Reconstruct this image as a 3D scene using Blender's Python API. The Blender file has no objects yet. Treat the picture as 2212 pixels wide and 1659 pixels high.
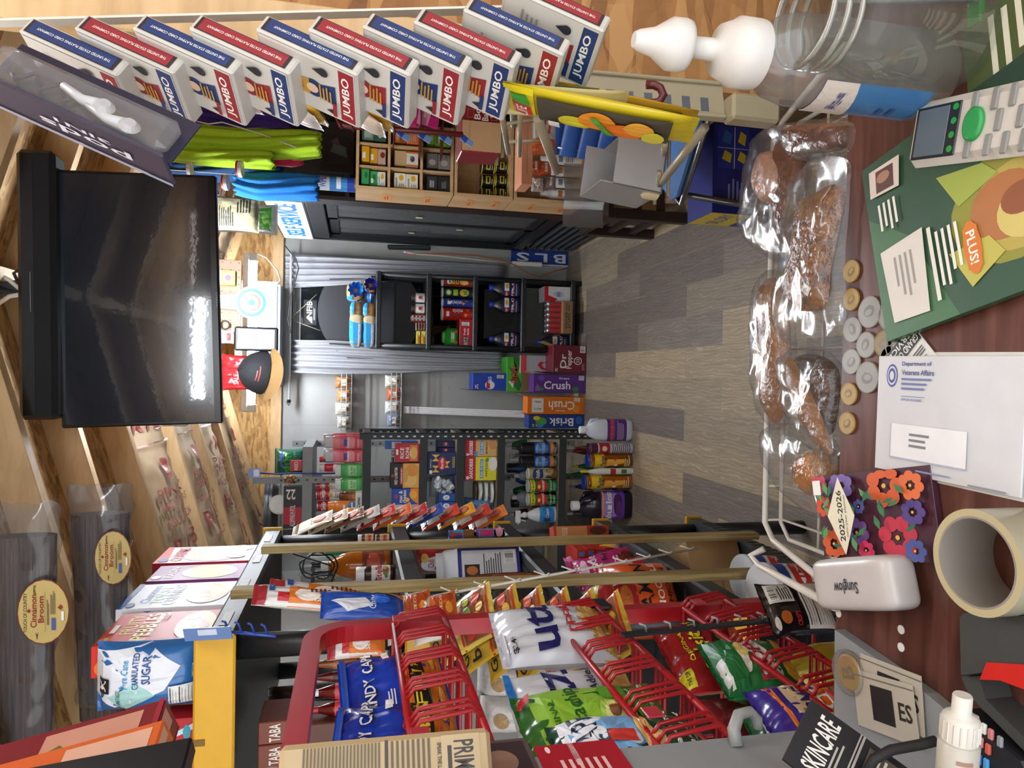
import bpy, math, random
from mathutils import Vector as V, Matrix
from mathutils import noise as NZ
random.seed(7)
S = bpy.context.scene
C = S.collection
PI = math.pi
# ---------- camera (2212x1659, phone held sideways) ----------
FP = 1530.0
CAM = V((0, 0, 1.58))
_d = V((6875 / FP, -110.5 / FP, -1)).normalized()
_f = V((-340 / FP, 24.5 / FP, -1))
_f = (_f - _d * _f.dot(_d)).normalized()
_zw = -_d
_xw = _f.cross(_zw)
ROT = Matrix((_xw, _f, _zw))          # camera axes -> world
cd = bpy.data.cameras.new('camera')
cd.sensor_fit = 'HORIZONTAL'
cd.sensor_width = 36
cd.lens = FP / 2212 * 36
cd.clip_start = .01
cam = bpy.data.objects.new('camera', cd)
C.objects.link(cam)
cam.matrix_world = Matrix.Translation(CAM) @ ROT.to_4x4()
S.camera = cam
# ---------- world, exposure ----------
w = bpy.data.worlds.new('world')
S.world = w
w.use_nodes = True
w.node_tree.nodes['Background'].inputs[0].default_value = (.92, .96, 1, 1)
w.node_tree.nodes['Background'].inputs[1].default_value = 1.9
S.view_settings.view_transform = 'Standard'
S.view_settings.look = 'None'
S.view_settings.gamma = 1
S.view_settings.exposure = .84
S.cycles.max_bounces = 8
S.cycles.transparent_max_bounces = 24
S.cycles.caustics_reflective = False
S.cycles.caustics_refractive = False
# ---------- pixel -> world ----------
def ray(x, y):
    return ROT @ V(((x - 1106) / FP, -(y - 829.5) / FP, -1))
def at(x, y, Y=None, Z=None, X=None, D=None):
    r = ray(x, y)
    if Y is not None: t = Y / r.y
    elif Z is not None: t = (Z - CAM.z) / r.z
    elif X is not None: t = X / r.x
    else: t = D
    return CAM + r * t
def cdir(a, b, c):
    """image right, image down, into the scene -> world"""
    return ROT @ V((a, -b, -c))
# ---------- materials ----------
def lin(c): return c / 12.92 if c <= .04045 else ((c + .055) / 1.055) ** 2.4
def hexc(h):
    if len(h) == 3: h = ''.join(q * 2 for q in h)
    return tuple(lin(int(h[i:i + 2], 16) / 255) for i in (0, 2, 4)) + (1,)
MC = {}
def nodes(m):
    m.use_nodes = True
    nt = m.node_tree
    return nt, nt.nodes, nt.links, nt.nodes['Principled BSDF']
def mat(h, r=.5, k='', s=1.0):
    key = (h, r, k, s)
    if key in MC: return MC[key]
    m = bpy.data.materials.new(k + '_' + h)
    MC[key] = m
    nt, N, L, P = nodes(m)
    c = hexc(h)
    P.inputs['Base Color'].default_value = c
    P.inputs['Roughness'].default_value = r
    if k == 'film':                      # thin clear plastic
        N.remove(P)
        tr = N.new('ShaderNodeBsdfTransparent'); tr.inputs[0].default_value = c
        gl = N.new('ShaderNodeBsdfGlossy'); gl.inputs['Roughness'].default_value = r
        fr = N.new('ShaderNodeFresnel'); fr.inputs[0].default_value = 1.45
        ad = N.new('ShaderNodeMath'); ad.operation = 'MULTIPLY_ADD'; ad.inputs[1].default_value = min(.9, .12 + .12 * s); ad.inputs[2].default_value = .03 * s
        mx = N.new('ShaderNodeMixShader')
        L.new(fr.outputs[0], ad.inputs[0]); L.new(ad.outputs[0], mx.inputs[0])
        nz = N.new('ShaderNodeTexNoise'); nz.inputs['Scale'].default_value = 40
        bp = N.new('ShaderNodeBump'); bp.inputs['Strength'].default_value = .25
        tc = N.new('ShaderNodeTexCoord')
        L.new(tc.outputs['Object'], nz.inputs['Vector'])
        L.new(nz.outputs[0], bp.inputs['Height']); L.new(bp.outputs[0], gl.inputs['Normal'])
        df = N.new('ShaderNodeBsdfDiffuse'); df.inputs[0].default_value = (.8, .8, .8, 1)
        m2 = N.new('ShaderNodeMixShader'); m2.inputs[0].default_value = min(.9, .07 * s)
        L.new(tr.outputs[0], m2.inputs[1]); L.new(df.outputs[0], m2.inputs[2])
        L.new(m2.outputs[0], mx.inputs[1]); L.new(gl.outputs[0], mx.inputs[2])
        L.new(mx.outputs[0], N['Material Output'].inputs[0])
        return m
    if k == 'emit':
        P.inputs['Emission Color'].default_value = c
        P.inputs['Emission Strength'].default_value = s
        return m
    if k == 'glass':
        P.inputs['Transmission Weight'].default_value = 1
        P.inputs['IOR'].default_value = 1.45
        return m
    if k == 'metal':
        P.inputs['Metallic'].default_value = 1
    if k == 'foil':
        P.inputs['Coat Weight'].default_value = .5
        P.inputs['Coat Roughness'].default_value = .12
    tc = N.new('ShaderNodeTexCoord')
    nz = N.new('ShaderNodeTexNoise')
    L.new(tc.outputs['Object'], nz.inputs['Vector'])
    nz.inputs['Scale'].default_value = {'foil': 22, 'cloth': 90, 'metal': 60}.get(k, 35) * (s if k != '' else 1)
    nz.inputs['Detail'].default_value = 3
    bp = N.new('ShaderNodeBump')
    bp.inputs['Strength'].default_value = {'foil': .22, 'cloth': .4, 'metal': .04}.get(k, .05)
    bp.inputs['Distance'].default_value = .004 if k else .002
    L.new(nz.outputs[0], bp.inputs['Height']); L.new(bp.outputs[0], P.inputs['Normal'])
    hv = N.new('ShaderNodeHueSaturation')
    mr = N.new('ShaderNodeMapRange'); mr.inputs[3].default_value = .9; mr.inputs[4].default_value = 1.08
    L.new(nz.outputs[0], mr.inputs[0]); L.new(mr.outputs[0], hv.inputs['Value'])
    hv.inputs['Color'].default_value = c
    L.new(hv.outputs[0], P.inputs['Base Color'])
    return m
def ramp(N, stops):
    r = N.new('ShaderNodeValToRGB')
    e = r.color_ramp.elements
    while len(e) < len(stops): e.new(.5)
    for q, (p, h) in zip(e, stops): q.position = p; q.color = hexc(h)
    return r
def grain(name, stops, sc=(1, 12, 12), rough=.5, scale=3, bump=.1):
    """wood: stretched noise along local X of the mapping"""
    m = bpy.data.materials.new(name)
    nt, N, L, P = nodes(m)
    tc = N.new('ShaderNodeTexCoord'); mp = N.new('ShaderNodeMapping'); mp.inputs['Scale'].default_value = sc
    nz = N.new('ShaderNodeTexNoise'); nz.inputs['Scale'].default_value = scale; nz.inputs['Detail'].default_value = 6
    nz.inputs['Distortion'].default_value = .6
    r = ramp(N, stops); bp = N.new('ShaderNodeBump'); bp.inputs['Strength'].default_value = bump; bp.inputs['Distance'].default_value = .003
    L.new(tc.outputs['Object'], mp.inputs[0]); L.new(mp.outputs[0], nz.inputs['Vector'])
    L.new(nz.outputs[0], r.inputs[0]); L.new(r.outputs[0], P.inputs['Base Color'])
    L.new(nz.outputs[0], bp.inputs['Height']); L.new(bp.outputs[0], P.inputs['Normal'])
    P.inputs['Roughness'].default_value = rough
    return m
def osb_mat(name, stops, scale=15):
    m = bpy.data.materials.new(name)
    nt, N, L, P = nodes(m)
    tc = N.new('ShaderNodeTexCoord')
    outs = []
    for rot, sc in (((.2, .1, .5), (1, 4.2, 4.2)), ((.3, .2, 1.9), (1, 4.6, 4.6))):
        mp = N.new('ShaderNodeMapping'); mp.inputs['Rotation'].default_value = rot; mp.inputs['Scale'].default_value = sc
        nz = N.new('ShaderNodeTexNoise'); nz.inputs['Scale'].default_value = 5
        vr = N.new('ShaderNodeTexVoronoi'); vr.inputs['Scale'].default_value = scale; vr.inputs['Randomness'].default_value = 1
        ad = N.new('ShaderNodeVectorMath'); ad.operation = 'MULTIPLY_ADD'; ad.inputs[1].default_value = (.2, .2, .2)
        L.new(tc.outputs['Object'], mp.inputs[0]); L.new(tc.outputs['Object'], nz.inputs['Vector'])
        L.new(nz.outputs['Color'], ad.inputs[0]); L.new(mp.outputs[0], ad.inputs[2]); L.new(ad.outputs[0], vr.inputs['Vector'])
        outs.append(vr)
    sp = N.new('ShaderNodeSeparateColor'); L.new(outs[0].outputs['Color'], sp.inputs[0])
    s2 = N.new('ShaderNodeSeparateColor'); L.new(outs[1].outputs['Color'], s2.inputs[0])
    md = N.new('ShaderNodeMath'); md.operation = 'MULTIPLY_ADD'; md.inputs[1].default_value = .45
    h2 = N.new('ShaderNodeMath'); h2.operation = 'MULTIPLY'; h2.inputs[1].default_value = .55
    L.new(s2.outputs[1], h2.inputs[0]); L.new(sp.outputs[0], md.inputs[0]); L.new(h2.outputs[0], md.inputs[2])
    fn = N.new('ShaderNodeTexNoise'); fn.inputs['Scale'].default_value = 60
    L.new(tc.outputs['Object'], fn.inputs['Vector'])
    m3 = N.new('ShaderNodeMath'); m3.operation = 'MULTIPLY_ADD'; m3.inputs[1].default_value = .25
    L.new(fn.outputs[0], m3.inputs[0]); L.new(md.outputs[0], m3.inputs[2])
    r = ramp(N, stops); L.new(m3.outputs[0], r.inputs[0]); L.new(r.outputs[0], P.inputs['Base Color'])
    bp = N.new('ShaderNodeBump'); bp.inputs['Strength'].default_value = .3; bp.inputs['Distance'].default_value = .003
    L.new(m3.outputs[0], bp.inputs['Height']); L.new(bp.outputs[0], P.inputs['Normal'])
    P.inputs['Roughness'].default_value = .75
    return m
OSB = osb_mat('osb_board', [(.15, '82603a'), (.42, 'a87c4a'), (.62, 'ba9058'), (.95, 'cfa870')])
OSB2 = osb_mat('darkened_osb_board', [(.15, '5a3a1e'), (.42, '865a30'), (.62, '98693a'), (.95, 'b08450')], 11)  # OSB copy with darkened colours, offsets the world light on the corner panel
PINE = grain('pine_lumber', [(.3, 'bc9a6c'), (.5, 'c8a678'), (.7, 'd2b084')], (3, 14, 14), .6)
STRIP = grain('treated_strip', [(.25, '6e5a34'), (.5, 'a08a58'), (.75, 'c0aa76')], (40, 40, 1.2), .6)
MAPLE = grain('maple_veneer', [(.3, 'b89468'), (.5, 'cca87a'), (.8, 'd8b68a')], (8, 8, 1), .45, bump=.03)
CNTR = grain('counter_veneer', [(.2, '3a231c'), (.45, '553229'), (.62, '68423a'), (.85, '7a5348')], (2, 22, 10), .28, 3, .04)
ESPR = grain('espresso_wood', [(.3, '1c1210'), (.6, '2a1c18'), (.9, '352520')], (8, 8, 1), .4, bump=.03)
# ---------- text ----------
TC = {}
def textmesh(s):
    if s in TC: return TC[s]
    cu = bpy.data.curves.new('text', 'FONT')
    cu.body = s; cu.resolution_u = 2; cu.offset = .018
    o = bpy.data.objects.new('text', cu)
    me = o.to_mesh()
    me.calc_loop_triangles()
    vs = [(q.co.x, q.co.y) for q in me.vertices]
    fs = [tuple(t.vertices) for t in me.loop_triangles]
    if vs:
        x0 = min(q[0] for q in vs); x1 = max(q[0] for q in vs); y0 = min(q[1] for q in vs); y1 = max(q[1] for q in vs)
        sx = max(x1 - x0, 1e-4); sy = max(y1 - y0, 1e-4)
        vs = [((q[0] - x0) / sx - .5, (q[1] - y0) / sy - .5) for q in vs]
    o.to_mesh_clear()
    bpy.data.objects.remove(o); bpy.data.curves.remove(cu)
    TC[s] = (vs, fs)
    return TC[s]
# ---------- mesh collector ----------
class G:
    def __init__(g): g.v = []; g.f = []; g.mi = []; g.sm = []; g.mats = []
    def mid(g, m):
        if isinstance(m, str): m = mat(m)
        if m not in g.mats: g.mats.append(m)
        return g.mats.index(m)
    def add(g, vs, fs, m, sm=False, ctr=None):
        b = len(g.v); g.v += [V(q) for q in vs]
        ms = m if isinstance(m, list) else None
        i = None if ms else g.mid(m)
        for k, f in enumerate(fs):
            f = tuple(b + q for q in f)
            if ctr is not None:
                p = [g.v[q] for q in f]
                n = (p[1] - p[0]).cross(p[2] - p[0])
                if n.dot(sum(p, V()) / len(p) - ctr) < 0: f = f[::-1]
            g.f.append(f); g.mi.append(g.mid(ms[k]) if ms else i); g.sm.append(sm)
    def box(g, x0, y0, z0, x1, y1, z1, m, b=0, M=None):
        lo = V((min(x0, x1), min(y0, y1), min(z0, z1))); hi = V((max(x0, x1), max(y0, y1), max(z0, z1)))
        c = (lo + hi) / 2
        b = min(b, .45 * min(hi - lo))
        vs = []; idx = {}
        cs = [(i, j, k) for i in (0, 1) for j in (0, 1) for k in (0, 1)]
        fs = []
        if b <= 0:
            for s in cs: idx[s] = len(vs); vs.append(V([hi[a] if s[a] else lo[a] for a in range(3)]))
            for a in range(3):
                p, q = [(1, 2), (2, 0), (0, 1)][a]
                for s in (0, 1):
                    t = []
                    for (i, j) in ((0, 0), (1, 0), (1, 1), (0, 1)):
                        w_ = [0, 0, 0]; w_[a] = s; w_[p] = i; w_[q] = j; t.append(idx[tuple(w_)])
                    fs.append(t)
        else:
            for s in cs:
                for a in range(3):
                    idx[s, a] = len(vs)
                    vs.append(V([(hi[q] - (0 if q == a else b)) if s[q] else (lo[q] + (0 if q == a else b)) for q in range(3)]))
            for a in range(3):
                p, q = [(1, 2), (2, 0), (0, 1)][a]
                for s in (0, 1):
                    t = []
                    for (i, j) in ((0, 0), (1, 0), (1, 1), (0, 1)):
                        w_ = [0, 0, 0]; w_[a] = s; w_[p] = i; w_[q] = j; t.append(idx[tuple(w_), a])
                    fs.append(t)
                for i in (0, 1):
                    for j in (0, 1):
                        w0 = [0, 0, 0]; w0[p] = i; w0[q] = j; w1 = list(w0); w1[a] = 1
                        w0 = tuple(w0); w1 = tuple(w1)
                        fs.append([idx[w0, p], idx[w0, q], idx[w1, q], idx[w1, p]])
            for s in cs: fs.append([idx[s, 0], idx[s, 1], idx[s, 2]])
        if M: vs = [M @ q for q in vs]; c = M @ c
        g.add(vs, fs, m, ctr=c)
    def beam(g, a, b_, wd, ht, m, up=V((0, 0, 1)), bev=0):
        """box from a to b_, wd sideways, ht along up"""
        a = V(a); b_ = V(b_); d = (b_ - a); l = d.length; d.normalize()
        s = d.cross(V(up)).normalized(); u = s.cross(d)
        M = Matrix((d, s, u)).transposed().to_4x4(); M.translation = a
        g.box(0, -wd / 2, -ht / 2, l, wd / 2, ht / 2, m, bev, M)
    def tube(g, pts, r, m, n=8, closed=False, cap=True):
        pts = [V(p) for p in pts]; k = len(pts); vs = []; fs = []
        up = None
        for i in range(k):
            a = pts[(i - 1) % k if closed else max(i - 1, 0)]; b = pts[(i + 1) % k if closed else min(i + 1, k - 1)]
            d = (b - a)
            d = d.normalized() if d.length > 1e-9 else V((0, 0, 1))
            if up is None:
                up = V((0, 0, 1)) if abs(d.z) < .9 else V((1, 0, 0))
            s = d.cross(up).normalized(); up = s.cross(d).normalized()
            rr = r[i] if isinstance(r, (list, tuple)) else r
            for j in range(n):
                t = 2 * PI * j / n
                vs.append(pts[i] + (s * math.cos(t) + up * math.sin(t)) * rr)
        for i in range(k if closed else k - 1):
            for j in range(n):
                a = i * n; b = ((i + 1) % k) * n; j2 = (j + 1) % n
                fs.append((a + j, a + j2, b + j2, b + j))
        if cap and not closed: fs += [tuple(range(n))[::-1], tuple(range((k - 1) * n, k * n))]
        g.add(vs, fs, m, True)
    def lathe(g, pr, m, n=24, c=(0, 0), sq=0, sx=1, sy=1):
        """pr: [(r, z, colour of the band above)] ; sq>0 squares the section"""
        vs = []; fs = []; ms = []
        for q in pr:
            for j in range(n):
                t = 2 * PI * j / n; a, b = math.sin(t), -math.cos(t)
                if sq:
                    e = 1 - sq * .75
                    a = math.copysign(abs(a) ** e, a); b = math.copysign(abs(b) ** e, b)
                vs.append((c[0] + q[0] * a * sx, c[1] + q[0] * b * sy, q[1]))
        for i in range(len(pr) - 1):
            for j in range(n):
                fs.append((i * n + j, i * n + (j + 1) % n, (i + 1) * n + (j + 1) % n, (i + 1) * n + j))
                ms.append(pr[i][2] if len(pr[i]) > 2 else m)
        g.add(vs, fs, ms, True)
        k = len(pr)
        g.add(vs[:n], [tuple(range(n))[::-1]], pr[0][2] if len(pr[0]) > 2 else m)
        g.add(vs[-n:], [tuple(range(n))], pr[-1][2] if len(pr[-1]) > 2 else m)
    def disc(g, c, ax, r, h, m, n=24, r2=None):
        ax = V(ax).normalized(); s = ax.orthogonal().normalized(); u = ax.cross(s); c = V(c)
        vs = []
        for hh, rr in ((0, r), (h, r if r2 is None else r2)):
            for j in range(n):
                t = 2 * PI * j / n; vs.append(c + ax * hh + (s * math.cos(t) + u * math.sin(t)) * rr)
        fs = [tuple(range(n))[::-1], tuple(range(n, 2 * n))] + [(j, (j + 1) % n, n + (j + 1) % n, n + j) for j in range(n)]
        g.add(vs, fs, m)
    def grid(g, fn, nu, nv, m, sm=True, wrapu=False):
        vs = [fn(i / nu, j / nv) for j in range(nv + 1) for i in range(nu + 1)]
        fs = [(j * (nu + 1) + i, j * (nu + 1) + i + 1, (j + 1) * (nu + 1) + i + 1, (j + 1) * (nu + 1) + i) for j in range(nv) for i in range(nu)]
        g.add(vs, fs, m, sm)
    # ---- printed graphics: drawn in (u, v) of a surface function ----
    def decal(g, spec, sf, eps=.0004, flat=True):
        k = 0
        for part in spec.split(';'):
            q = part.split()
            if not q: continue
            k += 1; e = eps * (1 + .45 * k)
            def put(uv, fs, m, e=e):
                vs = []
                for (u, v) in uv:
                    p, n = sf(u, v); vs.append(p + n * e)
                g.add(vs, fs, m)
            def quad(x0, y0, x1, y1, m, n=None, e=e):
                n = n or (1 if flat else 8)
                uv = [(x0 + (x1 - x0) * i / n, y0 + (y1 - y0) * j / n) for j in range(n + 1) for i in range(n + 1)]
                put(uv, [(j * (n + 1) + i, j * (n + 1) + i + 1, (j + 1) * (n + 1) + i + 1, (j + 1) * (n + 1) + i) for j in range(n) for i in range(n)], m, e)
            o = q[0]
            if o == 'r': quad(*map(float, q[1:5]), mat(q[5], .4))
            elif o == 'e':
                cx, cy, rx, ry = map(float, q[1:5]); nr = 1 if flat else 4; n = 20
                uv = [(cx, cy)] + [(cx + rx * i / nr * math.cos(2 * PI * j / n), cy + ry * i / nr * math.sin(2 * PI * j / n)) for i in range(1, nr + 1) for j in range(n)]
                fs = [(0, 1 + j, 1 + (j + 1) % n) for j in range(n)]
                for i in range(nr - 1): fs += [(1 + i * n + j, 1 + i * n + (j + 1) % n, 1 + (i + 1) * n + (j + 1) % n, 1 + (i + 1) * n + j)[::-1] for j in range(n)]
                put(uv, fs, mat(q[5], .4))
            elif o == 'p':
                pts = [(float(q[i]), float(q[i + 1])) for i in range(2, len(q) - 1, 2)]
                if not flat:
                    d = []
                    for i in range(len(pts)):
                        a = pts[i]; b = pts[(i + 1) % len(pts)]
                        d += [(a[0] + (b[0] - a[0]) * t / 5, a[1] + (b[1] - a[1]) * t / 5) for t in range(5)]
                    pts = d
                cx = sum(p[0] for p in pts) / len(pts); cy = sum(p[1] for p in pts) / len(pts); n = len(pts)
                nr = 1 if flat else 4
                uv = [(cx, cy)] + [(cx + (p[0] - cx) * i / nr, cy + (p[1] - cy) * i / nr) for i in range(1, nr + 1) for p in pts]
                fs = [(0, 1 + j, 1 + (j + 1) % n) for j in range(n)]
                for i in range(nr - 1): fs += [(1 + i * n + j, 1 + i * n + (j + 1) % n, 1 + (i + 1) * n + (j + 1) % n, 1 + (i + 1) * n + j)[::-1] for j in range(n)]
                put(uv, fs, mat(q[1], .4))
            elif o == 't':
                cx, cy, w_, h_ = map(float, q[1:5]); a = math.radians(float(q[6])); ca, sa = math.cos(a), math.sin(a)
                vs, fs = textmesh(' '.join(q[7:]).replace('_', ' '))
                if abs(sa) > .7: uv = [(cx - y * sa * w_, cy + x * sa * h_) for x, y in vs]
                elif ca < -.7: uv = [(cx - x * w_, cy - y * h_) for x, y in vs]
                else:
                    uv = [(cx + x * w_ * ca - y * h_ * sa, cy + x * w_ * sa + y * h_ * ca) for x, y in vs]
                put(uv, fs, mat(q[5], .4))
            elif o in 'lb':
                x0, y0, x1, y1 = map(float, q[1:5]); n = int(q[6]) if len(q) > 6 else 7
                rnd = random.Random(int(x0 * 999 + y1 * 77) + n)
                if o == 'b':
                    quad(x0, y0, x1, y1, mat('f4f4f0', .5))
                    for i in range(n + 3):
                        a = x0 + (x1 - x0) * (.06 + .88 * i / (n + 3)); quad(a, y0 + (y1 - y0) * .18, a + (x1 - x0) * rnd.choice((.02, .05)), y1 - (y1 - y0) * .06, mat('151515', .5), 1, e * 1.6)
                else:
                    for i in range(n):
                        a = y1 - (y1 - y0) * (i + .2) / n
                        quad(x0, a - (y1 - y0) * .45 / n, x0 + (x1 - x0) * rnd.uniform(.6, 1), a, mat(q[5], .5), None if not flat else 1)
            elif o == 'n':
                x0, y0, x1, y1 = map(float, q[1:5]); quad(x0, y0, x1, y1, mat('ecebe6', .5))
                n = 9
                for i in range(n):
                    a = y1 - (y1 - y0) * (.06 + .9 * i / n)
                    hh = (y1 - y0) * (.035 if i in (0, 3) else .012)
                    quad(x0 + (x1 - x0) * .06, a - hh, x1 - (x1 - x0) * (.06 + .1 * (i % 3)), a, mat('222222', .5), None if not flat else 1, e * 1.6)
    def build(g, name, parent=None, loc=None, rz=0, rot=None, bevel=None):
        me = bpy.data.meshes.new(name)
        me.from_pydata(g.v, [], g.f)
        for m in g.mats: me.materials.append(m)
        me.polygons.foreach_set('material_index', g.mi)
        me.polygons.foreach_set('use_smooth', g.sm)
        me.update()
        o = bpy.data.objects.new(name, me)
        C.objects.link(o)
        if parent: o.parent = parent
        if loc is not None: o.location = loc
        if rot is not None: o.rotation_euler = rot
        elif rz: o.rotation_euler = (0, 0, rz)
        return o
def tag(o, label, cat, group=None, kind=None):
    o['label'] = label; o['category'] = cat
    if group: o['group'] = group
    if kind: o['kind'] = kind
    return o
def thing(name, label, cat, loc=(0, 0, 0), rz=0, group=None, M=None):
    o = bpy.data.objects.new(name, None); C.objects.link(o)
    o.empty_display_size = .05
    o.location = loc; o.rotation_euler = (0, 0, rz)
    if M is not None: o.matrix_world = M
    return tag(o, label, cat, group)
def struct(g, name, **k):
    o = g.build(name, **k); o['kind'] = 'structure'; return o
def frame(loc, x, z):
    """matrix with local x and (roughly) z axes"""
    x = V(x).normalized(); z = V(z); y = z.cross(x).normalized(); z = x.cross(y)
    M = Matrix((x, y, z)).transposed().to_4x4(); M.translation = V(loc); return M
# surfaces for graphics
def bface(w, d, h, s):
    o, u, v, n = {'F': ((-w / 2, -d / 2, 0), (w, 0, 0), (0, 0, h), (0, -1, 0)), 'B': ((w / 2, d / 2, 0), (-w, 0, 0), (0, 0, h), (0, 1, 0)),
                  'R': ((w / 2, -d / 2, 0), (0, d, 0), (0, 0, h), (1, 0, 0)), 'L': ((-w / 2, d / 2, 0), (0, -d, 0), (0, 0, h), (-1, 0, 0)),
                  'T': ((-w / 2, -d / 2, h), (w, 0, 0), (0, d, 0), (0, 0, 1))}[s]
    o, u, v, n = V(o), V(u), V(v), V(n)
    return lambda a, b: (o + u * a + v * b, n)
def cylsurf(r, z0, z1, span=PI):
    def f(u, v):
        t = (u - .5) * span; rr = r(v) if callable(r) else r
        n = V((math.sin(t), -math.cos(t), 0)); return n * rr + V((0, 0, z0 + (z1 - z0) * v)), n
    return f
def pillow(w, h, d, seed=0, seal=.06, wr=1.0, side=-1, slump=0):
    def f(u, v):
        a = max(0, 1 - abs(2 * u - 1) ** 2.6); vv = min(1, max(0, (v - seal * .7) / (1 - 1.4 * seal)))
        b = max(0, 1 - abs(2 * vv - 1) ** 3.0)
        t = d / 2 * math.sqrt(a) * math.sqrt(b)
        nz = NZ.noise(V((u * 3.1 + seed * 7.3, v * 3.4, seed * 1.7))) * .16 + NZ.noise(V((u * 8 + seed, v * 7, seed * 3.1 + side))) * .09
        cr = abs(NZ.noise(V((u * 5 + seed * 3, v * 6 + 2 * u, seed * 2.2 + side)))) - .18
        t = t * (1 + nz * wr + .35 * wr * min(cr, .08)) + wr * .006 * NZ.noise(V((u * 13, v * 4 + seed, side * 2.0))) * min(1, a * 3) * w / .2
        pull = 1 - .10 * math.sqrt(b) * (1 - abs(2 * u - 1)) * 0 - .07 * b
        zz = h * v + slump * NZ.noise(V((u * 2 + seed, 3, 1))) * h * v
        return V(((u - .5) * w * pull, side * t, zz)), V((0, side, 0))
    return f
# ================= SETTING =================
XL, XR, YB = -1.42, 1.85, 5.25
XRG, ZRG, SL = .25, 2.6, .29
def roofz(x): return ZRG - SL * abs(x - XRG)
# floor: grey-beige vinyl planks running away from the camera
fm = bpy.data.materials.new('vinyl_planks')
nt, N, L, P = nodes(fm)
tc = N.new('ShaderNodeTexCoord'); mp = N.new('ShaderNodeMapping'); mp.inputs['Rotation'].default_value = (0, 0, PI / 2)
L.new(tc.outputs['Object'], mp.inputs[0])
br = N.new('ShaderNodeTexBrick'); br.offset = .37; br.inputs['Scale'].default_value = 1
br.inputs['Brick Width'].default_value = .95; br.inputs['Row Height'].default_value = .153; br.inputs['Mortar Size'].default_value = .0012; br.inputs['Bias'].default_value = 0
br.inputs['Color1'].default_value = (0, 0, 0, 1); br.inputs['Color2'].default_value = (1, 1, 1, 1); br.inputs['Mortar'].default_value = (.4, .4, .4, 1)
L.new(mp.outputs[0], br.inputs['Vector'])
wv = N.new('ShaderNodeTexWave'); wv.bands_direction = 'Y'; wv.inputs['Scale'].default_value = 19; wv.inputs['Distortion'].default_value = 14; wv.inputs['Detail'].default_value = 3; wv.inputs['Detail Scale'].default_value = .9
m2 = N.new('ShaderNodeMapping'); m2.inputs['Scale'].default_value = (.32, 1, 1); L.new(mp.outputs[0], m2.inputs[0])
av = N.new('ShaderNodeVectorMath'); av.operation = 'MULTIPLY_ADD'; av.inputs[1].default_value = (7, 3, 0)
L.new(br.outputs['Color'], av.inputs[0]); L.new(m2.outputs[0], av.inputs[2]); L.new(av.outputs[0], wv.inputs['Vector'])
r1 = ramp(N, [(0, '7e746c'), (.35, '9c9083'), (.65, 'b4a58c'), (1, 'c8b896')]); L.new(br.outputs['Color'], r1.inputs[0])
r2 = ramp(N, [(0, '6a6a6a'), (.5, '808080'), (.86, '858585'), (.97, 'c4c4c4')]); L.new(wv.outputs['Color'], r2.inputs[0])
mx = N.new('ShaderNodeMix'); mx.data_type = 'RGBA'; mx.blend_type = 'OVERLAY'; mx.inputs[0].default_value = .36
L.new(r1.outputs[0], mx.inputs[6]); L.new(r2.outputs[0], mx.inputs[7])
nz = N.new('ShaderNodeTexNoise'); nz.inputs['Scale'].default_value = 5; nz.inputs['Detail'].default_value = 8
m3 = N.new('ShaderNodeMapping'); m3.inputs['Scale'].default_value = (1, 9, 1); L.new(mp.outputs[0], m3.inputs[0]); L.new(m3.outputs[0], nz.inputs['Vector'])
r3 = ramp(N, [(.3, '585858'), (.7, 'a0a0a0')]); L.new(nz.outputs[0], r3.inputs[0])
mx2 = N.new('ShaderNodeMix'); mx2.data_type = 'RGBA'; mx2.blend_type = 'OVERLAY'; mx2.inputs[0].default_value = .45
L.new(mx.outputs[2], mx2.inputs[6]); L.new(r3.outputs[0], mx2.inputs[7]); L.new(mx2.outputs[2], P.inputs['Base Color'])
P.inputs['Roughness'].default_value = .5
g = G(); g.box(XL - .1, -.6, -.05, XR + .1, YB + .1, 0, fm); struct(g, 'floor')
GREYW = mat('a9aba9', .55, 'panel', .4)
g = G(); g.box(XL - .1, YB, 0, XR + .1, YB + .1, 2.08, GREYW)
for x in (.62, -.38): g.box(x - .001, YB - .001, 0, x + .001, YB, 2.08, mat('8b8d8b'))
for z in (1.7, 1.3, .9):
    for x in (-.6, -.5, -.38, -.25, -.1): g.disc((x, YB - .002, z + x * .1), (0, 1, 0), .004, .004, mat('77797a'), 8)
struct(g, 'wall_back')
g = G(); g.add([(XL, YB, 2.08), (XR, YB, 2.08), (XR, YB, roofz(XR)), (XRG, YB, ZRG), (XL, YB, roofz(XL))], [(0, 1, 2, 3, 4)], OSB); struct(g, 'wall_gable')
g = G(); g.box(XL, YB - .04, 2.08, XR, YB - .001, 2.15, PINE); struct(g, 'trim_1')
g = G(); g.box(XL - .1, .2, 0, XL, YB, roofz(XL), mat('b9bab6', .6)); struct(g, 'wall_left')
g = G(); g.box(XR, -.6, 0, XR + .1, YB, roofz(XR), OSB); struct(g, 'wall_right')
g = G()
for x0, x1 in ((XL - .1, XRG), (XRG, XR + .1)):
    a, b = roofz(x0), roofz(x1)
    vs = [(x0, -.6, a), (x1, -.6, b), (x1, YB + .1, b), (x0, YB + .1, a)]
    vs += [(p, q, r + .03) for p, q, r in vs]
    g.add(vs, [(0, 1, 2, 3), (7, 6, 5, 4), (0, 4, 5, 1), (1, 5, 6, 2), (2, 6, 7, 3), (3, 7, 4, 0)], OSB)
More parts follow.
